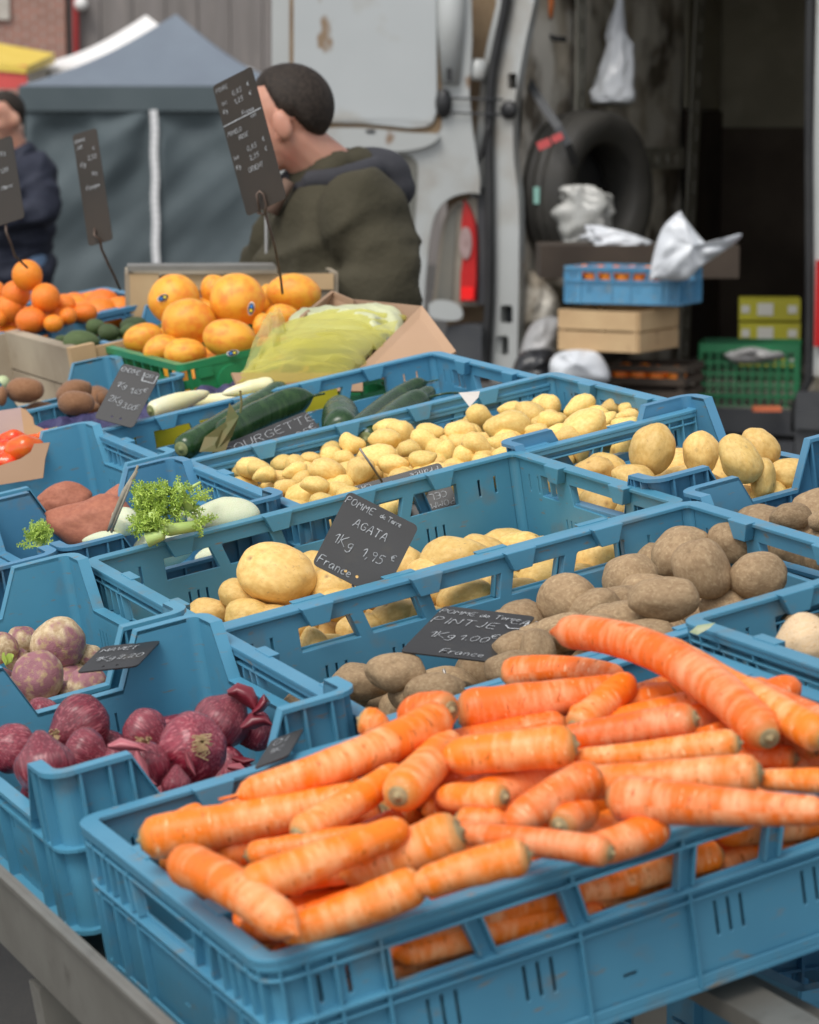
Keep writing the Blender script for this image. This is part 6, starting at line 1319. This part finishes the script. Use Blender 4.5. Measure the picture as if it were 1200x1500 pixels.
# right rear pillar with its lamp and seal; right door opened out of frame
m = MB(); rp = Matrix.Translation(Vector((0, 0, 0)))
vbox('rear_pillar', (WD - .0, -.04, .62, WD + .09, .02, HT), 'vanwhite')
m = MB(); m.tube([VM @ Vector((WD - .01 + .012 * math.sin(z * 2.4) - (.05 if z < .6 else 0), -.05, z)) for z in [x_ * .1 for x_ in range(4, 27)]], .018, 8); attach(m.build('door_seal', MAT['rubber'], None, True), van)
vbox('taillight', (WD + .030, -.075, .74, WD + .12, -.042, 1.08), 'lens_red'); vbox('bumper', (WD - .02, -.14, .30, WD + .16, -.05, .56), 'dplastic'); vbox('bumper', (-.1, -.12, .25, WD - .03, -.062, .36), 'dplastic')
vbox('step_block', (WD - .015, -.17, .42, WD + .14, -.141, .50), 'dplastic')
# underbody, wheels
vbox('chassis', (.1, .3, .2, WD - .1, 4.4, .42), 'dplastic')
for a in (-.02, WD - .18):
    for b in (.9, 3.9):
        w = MB(); M = VM @ T((a + .1, b, .32)) @ Matrix.Rotation(math.radians(90), 4, 'Y'); w.lathe([(.17, -.09), (.28, -.1), (.32, -.07), (.32, .07), (.28, .1), (.17, .09)], 28, M, True); wo = attach(w.build('wheel', MAT['rubber'], None, True), van)
vbox('cab', (-.06, 4.61, .35, WD + .06, 5.9, 2.0), 'vanwhite')
# things in the hold
MAT['tyre'] = mat('worn_black_tyre', (.030, .028, .024), (.040, .037, .031), 10, .7, .0006, 60)
ty = empty('spare_tyre', T(P(858, 283, 11.35)), 'big black spare tyre strapped against the van wall', 'tyre'); bpy.context.view_layer.update()
tyM = T(P(862, 283, 11.12)) @ Matrix.Rotation(math.radians(50), 4, 'Z') @ Matrix.Rotation(math.radians(90), 4, 'X')
m = MB(); prof = [(.212, -.085), (.225, -.10), (.27, -.118), (.315, -.118), (.345, -.095), (.352, -.05), (.346, -.046), (.346, -.040), (.354, -.036), (.355, .0), (.347, .004), (.347, .010), (.354, .014), (.352, .05), (.346, .054), (.345, .095), (.315, .118), (.27, .118), (.225, .10), (.212, .085)]
m.lathe(prof, 48, tyM, True)
attach(m.build('tread', MAT['tyre'], None, True), ty)
m = MB(); m.lathe([(.211, -.08), (.195, -.06), (.15, -.03), (.05, -.02), (0, -.02)], 32, tyM); attach(m.build('rim', MAT['rubber'], None, True), ty)
m = MB(); c_ = P(786, 286, 10.86); m.box(c_.x - .012, c_.y - .01, c_.z - .035, c_.x + .012, c_.y, c_.z + .035); attach(m.build('chalk_mark', mat('pale_green_mark', (.22, .42, .36), rough=.7)), ty)
st_ = empty('strap', T(P(790, 170, 11.0)), 'dark webbing strap with red tabs holding the spare tyre', 'strap'); bpy.context.view_layer.update()
def band(pts, w, mt, name, par, th=.004):
    m = MB(); n = len(pts); vs = []
    for i, p in enumerate(pts):
        p = Vector(p); t = (Vector(pts[min(i + 1, n - 1)]) - Vector(pts[max(i - 1, 0)])).normalized(); s = t.cross(FW).normalized() * w / 2; vs += [p + s, p - s, p - s + FW * th, p + s + FW * th]
    fs = [(0, 1, 2, 3)] + [tuple((n - 1) * 4 + k for k in (3, 2, 1, 0))]
    for i in range(n - 1):
        for k in range(4): fs.append((i * 4 + k, i * 4 + (k + 1) % 4, i * 4 + 4 + (k + 1) % 4, i * 4 + 4 + k))
    m.add(vs, fs); return attach(m.build(name, MAT[mt]), par)
band([P(766, 104, 10.98), P(790, 145, 10.80), P(818, 186, 10.68), P(832, 212, 10.68), P(845, 245, 10.85)], .035, 'dplastic', 'webbing', st_)
band([P(788, 215, 10.66), P(806, 207, 10.65)], .035, 'red_paint', 'red_tab', st_); band([P(809, 205, 10.65), P(824, 198, 10.65)], .030, 'red_paint', 'red_tab', st_)
MAT['bag_w'] = mat('white_plastic_film', (.50, .52, .55), (.60, .62, .64), 3, .3, .002, 10); MAT['bag_g'] = mat('dusty_grey_plastic_film', (.34, .335, .33), (.26, .255, .25), 4, .4, .003, 10); MAT['bag_dim'] = mat('limp_clear_plastic', (.30, .30, .28), (.44, .43, .40), 9, .3, .003, 14, ramp=(.45, .7))
def sack(name, prof, t, mt, label, cat, seed=1, dep=.35, n=16, amp=.12, ang=0):
    """a crumpled bag: prof = (centre px, half width px, y px) from top to bottom"""
    m = MB(); vs = []; R = len(prof)
    pr = []
    for i in range(R - 1):
        for k in range(5):
            q = k / 5; pr.append(tuple(prof[i][a] * (1 - q) + prof[i + 1][a] * q for a in range(3)))
    pr.append(prof[-1]); R = len(pr)
    for i, (cx, hw, y) in enumerate(pr):
        for k in range(n * 2):
            a = math.pi * k / n; d = Vector((math.cos(a), math.sin(a) * dep)); w = 1 + amp * noise.noise(Vector((d.x * 3 + seed, d.y * 6, i * .22))) * 2 - amp * 1.6 * abs(noise.noise(Vector((d.x * 7, seed, i * .12 + d.y * 3))))
            vs.append(P(cx + hw * d.x * w, y, t) - FW * (hw * t / FPX) * d.y * w * 1.6)
    N_ = n * 2; fs = [(i * N_ + k, i * N_ + (k + 1) % N_, (i + 1) * N_ + (k + 1) % N_, (i + 1) * N_ + k) for i in range(R - 1) for k in range(N_)]; fs += [tuple(range(N_)), tuple((R - 1) * N_ + k for k in range(N_))]
    m.add(vs, fs); return m.build(name, mt, None, True, label=label, cat=cat)
sack('plastic_bag', [(909, 4, -40), (908, 6, 0), (905, 10, 25), (903, 16, 48), (908, 20, 65), (906, 26, 95), (900, 32, 125), (898, 34, 145), (898, 30, 152)], 11.3, MAT['bag_w'], 'white plastic bag hanging from the van wall above the tyre', 'bag', 2, .5)
sack('plastic_bag', [(850, 22, 272), (858, 36, 285), (862, 40, 305), (858, 38, 330), (846, 26, 350), (842, 16, 358)], 10.75, MAT['bag_dim'], 'limp translucent plastic bag in front of the tyre', 'bag', 5, .4, amp=.25)
sack('plastic_bag', [(868, 10, 330), (880, 24, 336), (896, 40, 345), (908, 46, 356), (906, 44, 366), (900, 36, 371)], 10.4, MAT['bag_w'], 'folded whitish bag lying on the dark box beside the tyre', 'bag', 8, .4, amp=.2)
def blob2(name, polys, t, mt, label, cat, seed, dep=.05):
    m = MB()
    for pts in polys:
        cx = sum(p[0] for p in pts) / len(pts); cy = sum(p[1] for p in pts) / len(pts); n = len(pts); cp = curve(pts + [pts[0]], 5)[:-1]; N_ = len(cp); vs = []
        for s in range(7):
            q = s / 6; rr_ = math.cos(q * math.pi / 2) if s < 6 else 0
            for x, y in cp:
                X, Y = cx + (x - cx) * rr_, cy + (y - cy) * rr_; vs.append(P(X, Y, t - dep * math.sin(q * 1.57) - .03 * noise.noise(Vector((X * .06, Y * .06, seed))) - .035 * (abs(noise.noise(Vector((X * .035 + Y * .02, Y * .05, seed + 4))))) ))
        vs2 = [P(x, y, t + dep) for x, y in cp]; fs = [(i * N_ + k, i * N_ + (k + 1) % N_, (i + 1) * N_ + (k + 1) % N_, (i + 1) * N_ + k) for i in range(6) for k in range(N_)]
        b = 7 * N_; fs += [(k, b + k, b + (k + 1) % N_, (k + 1) % N_) for k in range(N_)] + [tuple(b + k for k in range(N_))]
        m.add(vs + vs2, fs)
    return m.build(name, mt, None, True, label=label, cat=cat)
blob2('plastic_bag', [[(997, 309), (1008, 325), (1030, 352), (1044, 362), (1060, 352), (1085, 342), (1082, 352), (1055, 372), (1025, 392), (1005, 410), (960, 410), (952, 408), (958, 370), (970, 335), (985, 318)]], 9.75, MAT['bag_w'], 'white carrier bag with handles standing up on the blue crate', 'bag', 3, .06)
blob2('plastic_bag', [[(760, 520), (775, 480), (800, 464), (822, 470), (818, 510), (815, 560), (760, 560)]], 10.3, MAT['bag_g'], 'grey plastic bag on the van floor left of the stacked boxes', 'bag', 6, .1)
blob2('plastic_bag', [[(745, 560), (760, 520), (790, 510), (815, 520), (820, 570), (745, 590)]], 10.2, mat('black_plastic_film', (.012, .012, .014), (.02, .02, .022), 5, .3), 'black rubbish bag below the grey one in the van', 'bag', 9, .1)
blob2('plastic_bag', [[(806, 560), (806, 530), (820, 516), (850, 512), (880, 520), (890, 560)]], 9.9, MAT['bag_w'], 'white bag bulging out under the pale wooden crate', 'bag', 12, .1)
blob2('cloth_heap', [[(762, 480), (770, 400), (800, 410), (820, 440), (815, 480)], [(790, 385), (830, 380), (850, 400), (830, 420), (795, 410)]], 11.0, MAT['lining'], 'heap of dirty grey rags at the foot of the spare tyre', 'rags', 15, .1)
# orange handled tool hanging at the top
tl = empty('hanging_tool', T(P(805, 20, 11.1)), 'tool with an orange handle hanging at the top of the van wall', 'tool'); bpy.context.view_layer.update()
m = MB(); m.tube([P(808, -30, 11.1), P(806, 10, 11.1), P(804, 26, 11.1)], .016, 8); attach(m.build('handle', mat('orange_handle', (.6, .16, .03), rough=.5), None, True), tl); m = MB(); m.tube([P(804, 26, 11.1), P(796, 48, 11.1), P(812, 56, 11.1), P(830, 58, 11.1)], .012, 8); attach(m.build('hook', MAT['rubber'], None, True), tl)
# stack: dark box, blue crate of oranges, pale wooden crate, crate of oranges
def slatbox(name, M, L, W, H, n, mt, label, cat='crate', gap=.35, posts=True):
    root = empty(name, M.copy(), label, cat); bpy.context.view_layer.update(); hh = H / (n + gap * (n - 1)); th = .008
    for k in range(n):
        z = k * hh * (1 + gap)
        for a_ in ((0, -th, z, L, 0, z + hh), (0, W, z, L, W + th, z + hh), (-th, 0, z, 0, W, z + hh), (L, 0, z, L + th, W, z + hh)):
            m = MB(); m.box(*a_, M); attach(m.build('slat', mt), root)
    if posts:
        for x in (.001, L - .026):
            for y in (.001, W - .026): m = MB(); m.box(x, y, 0, x + .025, y + .025, H - .001, M); attach(m.build('corner_post', mt), root)
    m = MB(); m.box(.002, .002, .0, L - .002, W - .002, .006, M); attach(m.build('bottom', mt), root); return root
def stackM(px, py, t, rot): p = P(px, py, t); return T(p) @ Matrix.Rotation(math.radians(rot), 4, 'Z')
ref = P(823, 440, 10.05)
sb = T(P(824, 441, 10.05)) @ Matrix.Rotation(math.radians(-22), 4, 'Z')
MAT['blue_far'] = MAT['blue']
obj('plastic_crate', full_me, None, T(P(824, 437, 10.05)) @ Matrix.Rotation(math.radians(-24), 4, 'Z') @ T((0, 0, .125)) @ Matrix.Diagonal((.80, .70, 1.05, 1)), 'blue crate holding oranges on top of the pale wooden crate in the van', 'crate', 'blue plastic crates of the stall')
FM = T(P(824, 437, 10.05)) @ Matrix.Rotation(math.radians(-24), 4, 'Z')
for i in range(14): obj('orange', MESH['orange'][i % 3], None, FM @ T((.04 + (i % 7) * .065, .05 + (i // 7) * .09, .088)) @ Matrix.Scale(.037, 4), 'orange in the blue crate inside the van', 'orange', 'oranges in the blue crate inside the van')
slatbox('wooden_crate', T(P(820, 512, 10.0)) @ Matrix.Rotation(math.radians(-30), 4, 'Z'), .33, .36, .155, 2, MAT['wood_new'], 'pale wooden crate of wide slats between the blue crate and the oranges', gap=.12)
FM = T(P(884, 580, 10.1)) @ Matrix.Rotation(math.radians(-20), 4, 'Z')
slatbox('dark_crate', FM, .32, .30, .125, 3, MAT['dark_in'], 'dark slatted crate with oranges showing through its gaps', gap=.9)
for i in range(6): obj('orange', MESH['orange'][i % 3], None, FM @ T((.055 + (i % 4) * .075, .045 + (i // 4) * .08, .085)) @ Matrix.Scale(.038, 4), 'orange in the dark slatted crate', 'orange', 'oranges in the dark slatted crate')
m = MB(); p = P(862, 378, 10.3); m.box(p.x - .19, p.y, p.z - .08, p.x + .60, p.y + .4, p.z + .05); m.build('dark_box', MAT['dark_in'], None, label='long black box behind the carrier bag on top of the stack', cat='box')
m = MB(); p = P(955, 560, 10.4); m.box(p.x - .12, p.y, FZ, p.x + .14, p.y + .3, p.z + .02); m.build('cardboard_box', MAT['card_in'], None, label='low brown box on the van floor beside the dark crate', cat='box')
# yellow boxes and green crate
for k, (y, lb) in enumerate(((470, 'upper yellow carton with a white label in the van'), (505, 'lower yellow carton with white print in the van'), (540, 'bottom yellow carton mostly behind the green crate'))):
    M = T(P(1083, y, 11.6)) @ Matrix.Rotation(math.radians(-6), 4, 'Z'); root = empty('yellow_carton', M, lb, 'box', 'yellow cartons in the van'); bpy.context.view_layer.update()
    m = MB(); m.box(0, 0, .003, .27, .2, .098, M); attach(m.build('carton', mat('dull_yellow_carton', (.36, .34, .02), (.30, .28, .02), 4, .6)), root); m = MB(); pm_ = mat('grey_white_print', (.45, .45, .42), rough=.7)
    for q in ((.08, .025, .15, .080), (.010, .035, .045, .070), (.215, .035, .255, .070)): m = MB(); m.box(q[0], -.003, q[1], q[2], -.0005, q[3], M); attach(m.build('printed_label', pm_), root)
m = MB(); p = P(1083, 540, 11.6); m.box(p.x, p.y, FZ, p.x + .26, p.y + .2, p.z); m.build('dark_box', MAT['dark_in'], None, label='dark box under the yellow cartons', cat='box')
gm = T(P(1022, 600, 10.55)) @ Matrix.Rotation(math.radians(-10), 4, 'Z'); root = empty('green_crate', gm, 'tall green lattice crate on the van floor, right', 'crate'); bpy.context.view_layer.update()
MAT['green_d'] = mat('deep_green_plastic', (.012, .15, .055), (.010, .12, .045), 8, .45)
for nm, o_, eu, Ls in (('side', (0, 0, 0), (1, 0, 0), .40), ('side', (0, .3, 0), (1, 0, 0), .40), ('side', (0, 0, 0), (0, 1, 0), .30), ('side', (.40, 0, 0), (0, 1, 0), .30)):
    lo = [rect(0, 0, Ls, .27)]; k = int(Ls / .034)
    for z in (.02, .065, .11, .155, .20):
        for q in range(k): u = .012 + q * (Ls - .024) / k; lo.append(rect(u + .004, z, u + (Ls - .024) / k - .004, z + .034))
    m = MB(); R3 = gm.to_3x3(); m.plate(lo, gm @ Vector(o_), R3 @ Vector(eu), Vector((0, 0, 1)), R3 @ Vector((0, 1, 0) if eu[0] else (1, 0, 0)), .008); attach(m.build('side_lattice', MAT['green_d']), root)
m = MB(); m.box(0.01, .01, 0, .39, .29, .01, gm); attach(m.build('bottom', MAT['green_d']), root)
blob2('plastic_bag', [[(1060, 520), (1075, 512), (1100, 508), (1140, 512), (1165, 520), (1120, 530), (1080, 532)]], 10.5, MAT['bag_g'], 'grey bag lying over the green crate rim', 'bag', 21, .05)
m = MB(); p = P(1122, 612, 10.3); m.box(p.x - .05, p.y - .01, FZ + .002, p.x + .06, p.y + .05, FZ + .02); m.build('orange_packet', mat('orange_red_card', (.6, .15, .06), rough=.6), None, label='small orange packet dropped on the van floor by the green crate', cat='packet')
# ------------------------------------------------------------------ people
MAT['skin'] = mat('skin', (.56, .30, .21), (.50, .235, .16), 9, .5, .0004, 60, sss=.2, c3=(.52, .19, .13), s3=7, t3=(.55, .75))
MAT['hair'] = mat('short_dark_grey_hair', (.016, .011, .008), (.042, .032, .025), 130, .7, .0004, 160, spec=.25)
MAT['fleece'] = mat('olive_green_fleece', (.062, .055, .036), (.050, .045, .030), 6, .95, .003, 70, spec=.15)
MAT['hood'] = mat('charcoal_hood', (.030, .030, .036), (.024, .024, .029), 8, .9, .001, 60)
MAT['collar'] = mat('brown_collar_lining', (.14, .085, .06), rough=.8)
MAT['navy'] = mat('navy_jacket', (.016, .020, .038), (.012, .015, .03), 6, .8, .001, 40)
MAT['jeans'] = mat('blue_jeans', (.13, .21, .33), (.10, .17, .28), 8, .9, .001, 60); MAT['trouser'] = mat('dark_trousers', (.03, .03, .035), rough=.9); MAT['shoe'] = mat('dark_shoes', (.02, .018, .016), rough=.6)
def capsule(m, a, b, ra, rb, n=14):
    a = Vector(a); b = Vector(b); pts = []; rr = []; d = (b - a).normalized()
    for k in range(5): q = k / 4 * 1.5; pts.append(a - d * ra * math.cos(q)); rr.append(max(.002, ra * math.sin(q + .05)))
    for k in range(1, 5): pts.append(a + (b - a) * k / 5); rr.append(ra + (rb - ra) * k / 5)
    for k in range(5): q = 1.5 - k / 4 * 1.5; pts.append(b + d * rb * math.cos(q)); rr.append(max(.002, rb * math.sin(q + .05)))
    m.tube(pts, rr, n)
def fuse(m, name, mt, M, vox, smooth=6, disp=None, parent=None, attr=None):
    """fuses overlapping blobs into one continuous surface"""
    me = m.mesh('tmp', MAT[mt]); o = bpy.data.objects.new('tmp', me); COL.objects.link(o)
    r = o.modifiers.new('r', 'REMESH'); r.mode = 'VOXEL'; r.voxel_size = vox; r.use_smooth_shade = True
    s = o.modifiers.new('s', 'SMOOTH'); s.iterations = smooth; s.factor = .5
    dg = bpy.context.evaluated_depsgraph_get(); ev = o.evaluated_get(dg); me2 = bpy.data.meshes.new_from_object(ev); bpy.data.objects.remove(o); bpy.data.meshes.remove(me)
    me2.name = name
    if disp:
        nrm = [v.normal.copy() for v in me2.vertices]
        for v, n in zip(me2.vertices, nrm): v.co += n * disp(v.co, n)
    me2.materials.clear(); me2.materials.append(MAT[mt] if isinstance(mt, str) else mt); me2.polygons.foreach_set('use_smooth', [True] * len(me2.polygons))
    me2.transform(M); ob = obj(name, me2)
    return ob
def person(base, face, head_turn, label, lean, arms, body_s=1., sleeves=None, jacket='fleece', legs='trouser', hood=True, vox=.006, hs=1.0, drop=.215):
    """local frame: x forward, y to the person's left, z up"""
    f = math.radians(face); fx = Vector((math.cos(f), math.sin(f), 0)); ly = Vector((-math.sin(f), math.cos(f), 0)); M = Matrix(((fx.x, ly.x, 0, base[0]), (fx.y, ly.y, 0, base[1]), (0, 0, 1, 0), (0, 0, 0, 1)))
    root = empty('person', T(base), label, 'person'); bpy.context.view_layer.update()
    HC = Vector(lean); Rz = Matrix.Rotation(math.radians(head_turn), 3, 'Z') @ Matrix.Rotation(math.radians(10), 3, 'Y')
    def hp(x, y, z): return HC + Rz @ (Vector((x, y, z)) * hs)
    m = MB(); e = m.ell
    R4 = Rz.to_4x4().to_3x3()
    e(hp(-.012, 0, .03), (.098 * hs, .077 * hs, .092 * hs), R4); e(hp(.030, 0, -.02), (.070 * hs, .066 * hs, .085 * hs), R4); e(hp(.048, 0, -.078), (.048 * hs, .050 * hs, .040 * hs), R4); e(hp(.070, 0, .045), (.030 * hs, .052 * hs, .032 * hs), R4)
    capsule(m, hp(.092, 0, .022), hp(.118, 0, -.022), .010 * hs, .016 * hs); e(hp(.112, 0, -.028), (.014 * hs, .019 * hs, .010 * hs), R4)           # nose
    e(hp(.084, 0, -.058), (.018 * hs, .026 * hs, .008 * hs), R4); e(hp(.080, 0, -.072), (.018 * hs, .024 * hs, .009 * hs), R4); e(hp(.080, 0, -.098), (.020 * hs, .024 * hs, .018 * hs), R4)   # lips, chin
    for s in (-1, 1):
        e(hp(.072, s * .036, -.030), (.024 * hs, .026 * hs, .024 * hs), R4); e(hp(.082, s * .033, .032), (.012 * hs, .022 * hs, .008 * hs), R4)                                             # cheek, brow
        e(hp(-.006, s * .090, -.012), (.024 * hs, .013 * hs, .038 * hs), R4 @ Matrix.Rotation(math.radians(12), 3, 'Y')); e(hp(.004, s * .073, -.040), (.010 * hs, .008 * hs, .012 * hs), R4)           # ear
    nb = Vector((-.02, 0, HC.z - drop)); capsule(m, hp(-.012, 0, -.050), nb + Vector((0, 0, .02)), .058, .066); capsule(m, nb + Vector((0, -.12, -.045)), nb + Vector((0, .12, -.045)), .045, .045)
    e((0, 0, nb.z - .16), (.115, .17, .18)); e((.01, 0, nb.z - .34), (.12, .155, .16)); e((0, 0, nb.z - .50), (.125, .165, .14))
    hips = nb.z - .54
    for s in (-1, 1):
        capsule(m, (0, s * .09, hips), (.015, s * .10, hips * .53), .088, .058); capsule(m, (.015, s * .10, hips * .53), (-.01, s * .105, .09), .058, .040); capsule(m, (-.03, s * .105, .05), (.15, s * .115, .035), .042, .034)
        sh = Vector((-.01, s * .175, nb.z - .065)); el, wr = [Vector(v) for v in arms[0 if s > 0 else 1]]; capsule(m, sh, el, .052, .042); capsule(m, el, wr, .042, .027)
        d = (wr - el).normalized(); pc = wr + d * .05; e(pc, (.045, .030, .038)); sd = d.cross(Vector((0, 0, 1))); sd = sd.normalized() if sd.length > .1 else Vector((0, 1, 0))
        for k in range(4):
            b0 = pc + d * .035 + sd * (k - 1.5) * .019; b1 = b0 + d * (.040 - .004 * abs(k - 1.3)); b2 = b1 + (d * .5 - Vector((0, 0, 1)) * .8).normalized() * .035; capsule(m, b0, b1, .0095, .009, 8); capsule(m, b1, b2, .009, .0075, 8)
        capsule(m, pc - sd * .02 * s, pc - sd * .05 * s + d * .03, .012, .010, 8)
    body = fuse(m, 'body', 'skin', M, vox, 3); attach(body, root)
    # eyes
    for s in (-1, 1):
        mm = MB(); mm.ell(hp(.086, s * .031, .012), (.011 * hs, .012 * hs, .011 * hs)); ob = mm.build('eye', mat('eye_white', (.6, .58, .55), rough=.2), None, True); ob.matrix_world = M; attach(ob, root)
    # hair: cap over crown and back, clear of face and ears
    m = MB(); n_, k_ = 160, 110; vs = []; keep = {}
    for i in range(k_ + 1):
        th = math.pi * i / k_ * .86
        for k in range(n_):
            a = 2 * math.pi * k / n_; d = Vector((math.sin(th) * math.cos(a), math.sin(th) * math.sin(a), math.cos(th))); p = Vector((-.014 + .110 * d.x, .0885 * d.y, .030 + .104 * d.z)); vs.append(p)
            front = d.x; low = p.z
            st = lambda a_, b_: max(0, min(1, (d.x - a_) / (b_ - a_))); line = -.082 + .080 * st(-.62, -.18) + .012 * st(-.05, .05) + .085 * st(.10, .42)
            pass
            q_ = max(0, min(1, (low - line) / .04)); vs[-1] = Vector((p.x, p.y, p.z)) - d * (.013 * (1 - q_) ** 1.5)
            keep[len(vs) - 1] = low > line + .003 * noise.noise(d * 14) and not (d.x > .62 and p.z < .088)
    fs = []
    for i in range(k_):
        for k in range(n_):
            q = (i * n_ + k, i * n_ + (k + 1) % n_, (i + 1) * n_ + (k + 1) % n_, (i + 1) * n_ + k)
            if all(keep[v] for v in q): fs.append(q)
    vs = [M @ hp(*v) for v in vs]; m.add(vs, fs); h = m.build('hair', MAT['hair'], None, True); so = h.modifiers.new('thick', 'SOLIDIFY'); so.thickness = .005; so.offset = -1; attach(h, root)
    # jacket
    m = MB(); zt = nb.z
    m.ell((-.015, 0, zt - .13), (.140, .205, .17)); m.ell((.0, 0, zt - .34), (.155, .20, .24)); m.ell((.005, 0, zt - .53), (.165, .205, .16)); m.ell((-.05, 0, zt - .07), (.10, .19, .09)); m.ell((.06, 0, zt - .20), (.10, .17, .16)); capsule(m, (-.03, -.13, zt - .045), (-.03, .13, zt - .045), .062, .062)
    m.lathe([(.074, -.05), (.092, -.02), (.080, .045), (.066, .045), (.062, -.05)], 20, T((-.002, 0, zt + .02)) @ Matrix.Rotation(math.radians(14), 4, 'Y'), True)
    for s in (-1, 1):
        sh = Vector((-.02, s * .170, zt - .060)); el, wr = [Vector(v) for v in arms[0 if s > 0 else 1]]; d = (wr - el).normalized(); m.ell(sh, (.100, .085, .090)); capsule(m, sh, el, .088, .068); capsule(m, el, wr - d * .01, .068, .050)
    sleeve = [(Vector(arms[0][0])), (Vector(arms[1][0]))]
    def disp(co, n):
        s = .012 * noise.noise(Vector((co.x * 5 + 3, co.y * 5, co.z * 3.2))) ; t = noise.noise(Vector((co.x * 7, co.y * 7 + 9, co.z * 6 + co.x * 6))); s += .020 * (1 - abs(t) * 2.4) * .8
        t2 = noise.noise(Vector((co.x * 4 + co.z * 5, co.y * 4, co.z * 11))); s += .014 * (1 - abs(t2) * 3)
        for e in sleeve:
            q = (co - e).length
            if q < .17: s += .010 * math.sin(q * 95) * (1 - q / .17)
        return s * .9
    j = fuse(m, 'jacket', jacket, M, .010, 16, disp); attach(j, root)
    if hood:
        m = MB(); m.ell((-.112, 0, zt + .040), (.070, .108, .054), Matrix.Rotation(math.radians(-18), 3, 'Y')); m.ell((-.130, 0, zt - .002), (.060, .115, .052))
        m.tube([(-.10 + .17 * (1 - math.cos(a)) * .55, .118 * math.sin(a) * 1., zt + .050 - .012 * (1 - math.cos(a)) * 1.5) for a in [math.radians(q) for q in range(-150, 151, 15)]], .028, 10)
        for s in (-1, 1): m.ell((.07, s * .035, zt + .0), (.035, .04, .035))
        hd = fuse(m, 'hood', 'hood', M, .009, 6, lambda c, n: .006 * noise.noise(c * 14)); attach(hd, root)
        m = MB()
        for s in (1,): m.tube([M @ Vector((.155, .012, zt - .05 - .02 * k)) for k in range(22)], .004, 6)
        attach(m.build('zip', MAT['chrome']), root)
        m = MB(); m.tube([M @ Vector((.115, .05, zt + .02)), M @ Vector((.135, .045, zt - .015)), M @ Vector((.150, .035, zt - .05))], .014, 8); attach(m.build('collar_lining', MAT['collar'], None, True), root)
    m = MB()
    for s in (-1, 1): capsule(m, (0, s * .09, hips + .02), (.015, s * .10, hips * .53), .108, .078); capsule(m, (.015, s * .10, hips * .53), (-.01, s * .105, .12), .078, .062)
    m.ell((0, 0, hips + .04), (.14, .185, .12)); tr = fuse(m, 'trousers', legs, M, .014, 4, lambda c, n: .006 * noise.noise(c * 9)); attach(tr, root)
    for s in (-1, 1): m = MB(); capsule(m, (-.05, s * .105, .055), (.16, s * .115, .045), .052, .042); m.box(-.10, s * .11 - .045, 0, .20, s * .11 + .045, .022); sh_ = fuse(m, 'shoe', 'shoe', M, .012, 3); attach(sh_, root)
    return root
p = P(484, 300, 5.75)
person((p.x, p.y, 0), 203, -30, 'man with short dark hair in an olive green fleece, looking left behind the stall', (.105, 0, 1.578),
       (((-.035, .235, 1.20), (.235, .19, 1.18)), ((.06, -.27, 1.19), (.30, -.20, 1.14))), hs=.92, drop=.150)
p = P(26, 300, 13.0)
person((p.x, p.y, 0), 222, 8, 'person in a navy jacket and blue jeans at the left edge of the photo', (.07, 0, 1.665),
       (((.02, .25, 1.20), (.27, .12, 1.17)), ((.05, -.25, 1.20), (.28, -.12, 1.17))), jacket='navy', legs='jeans', hood=False, vox=.014)
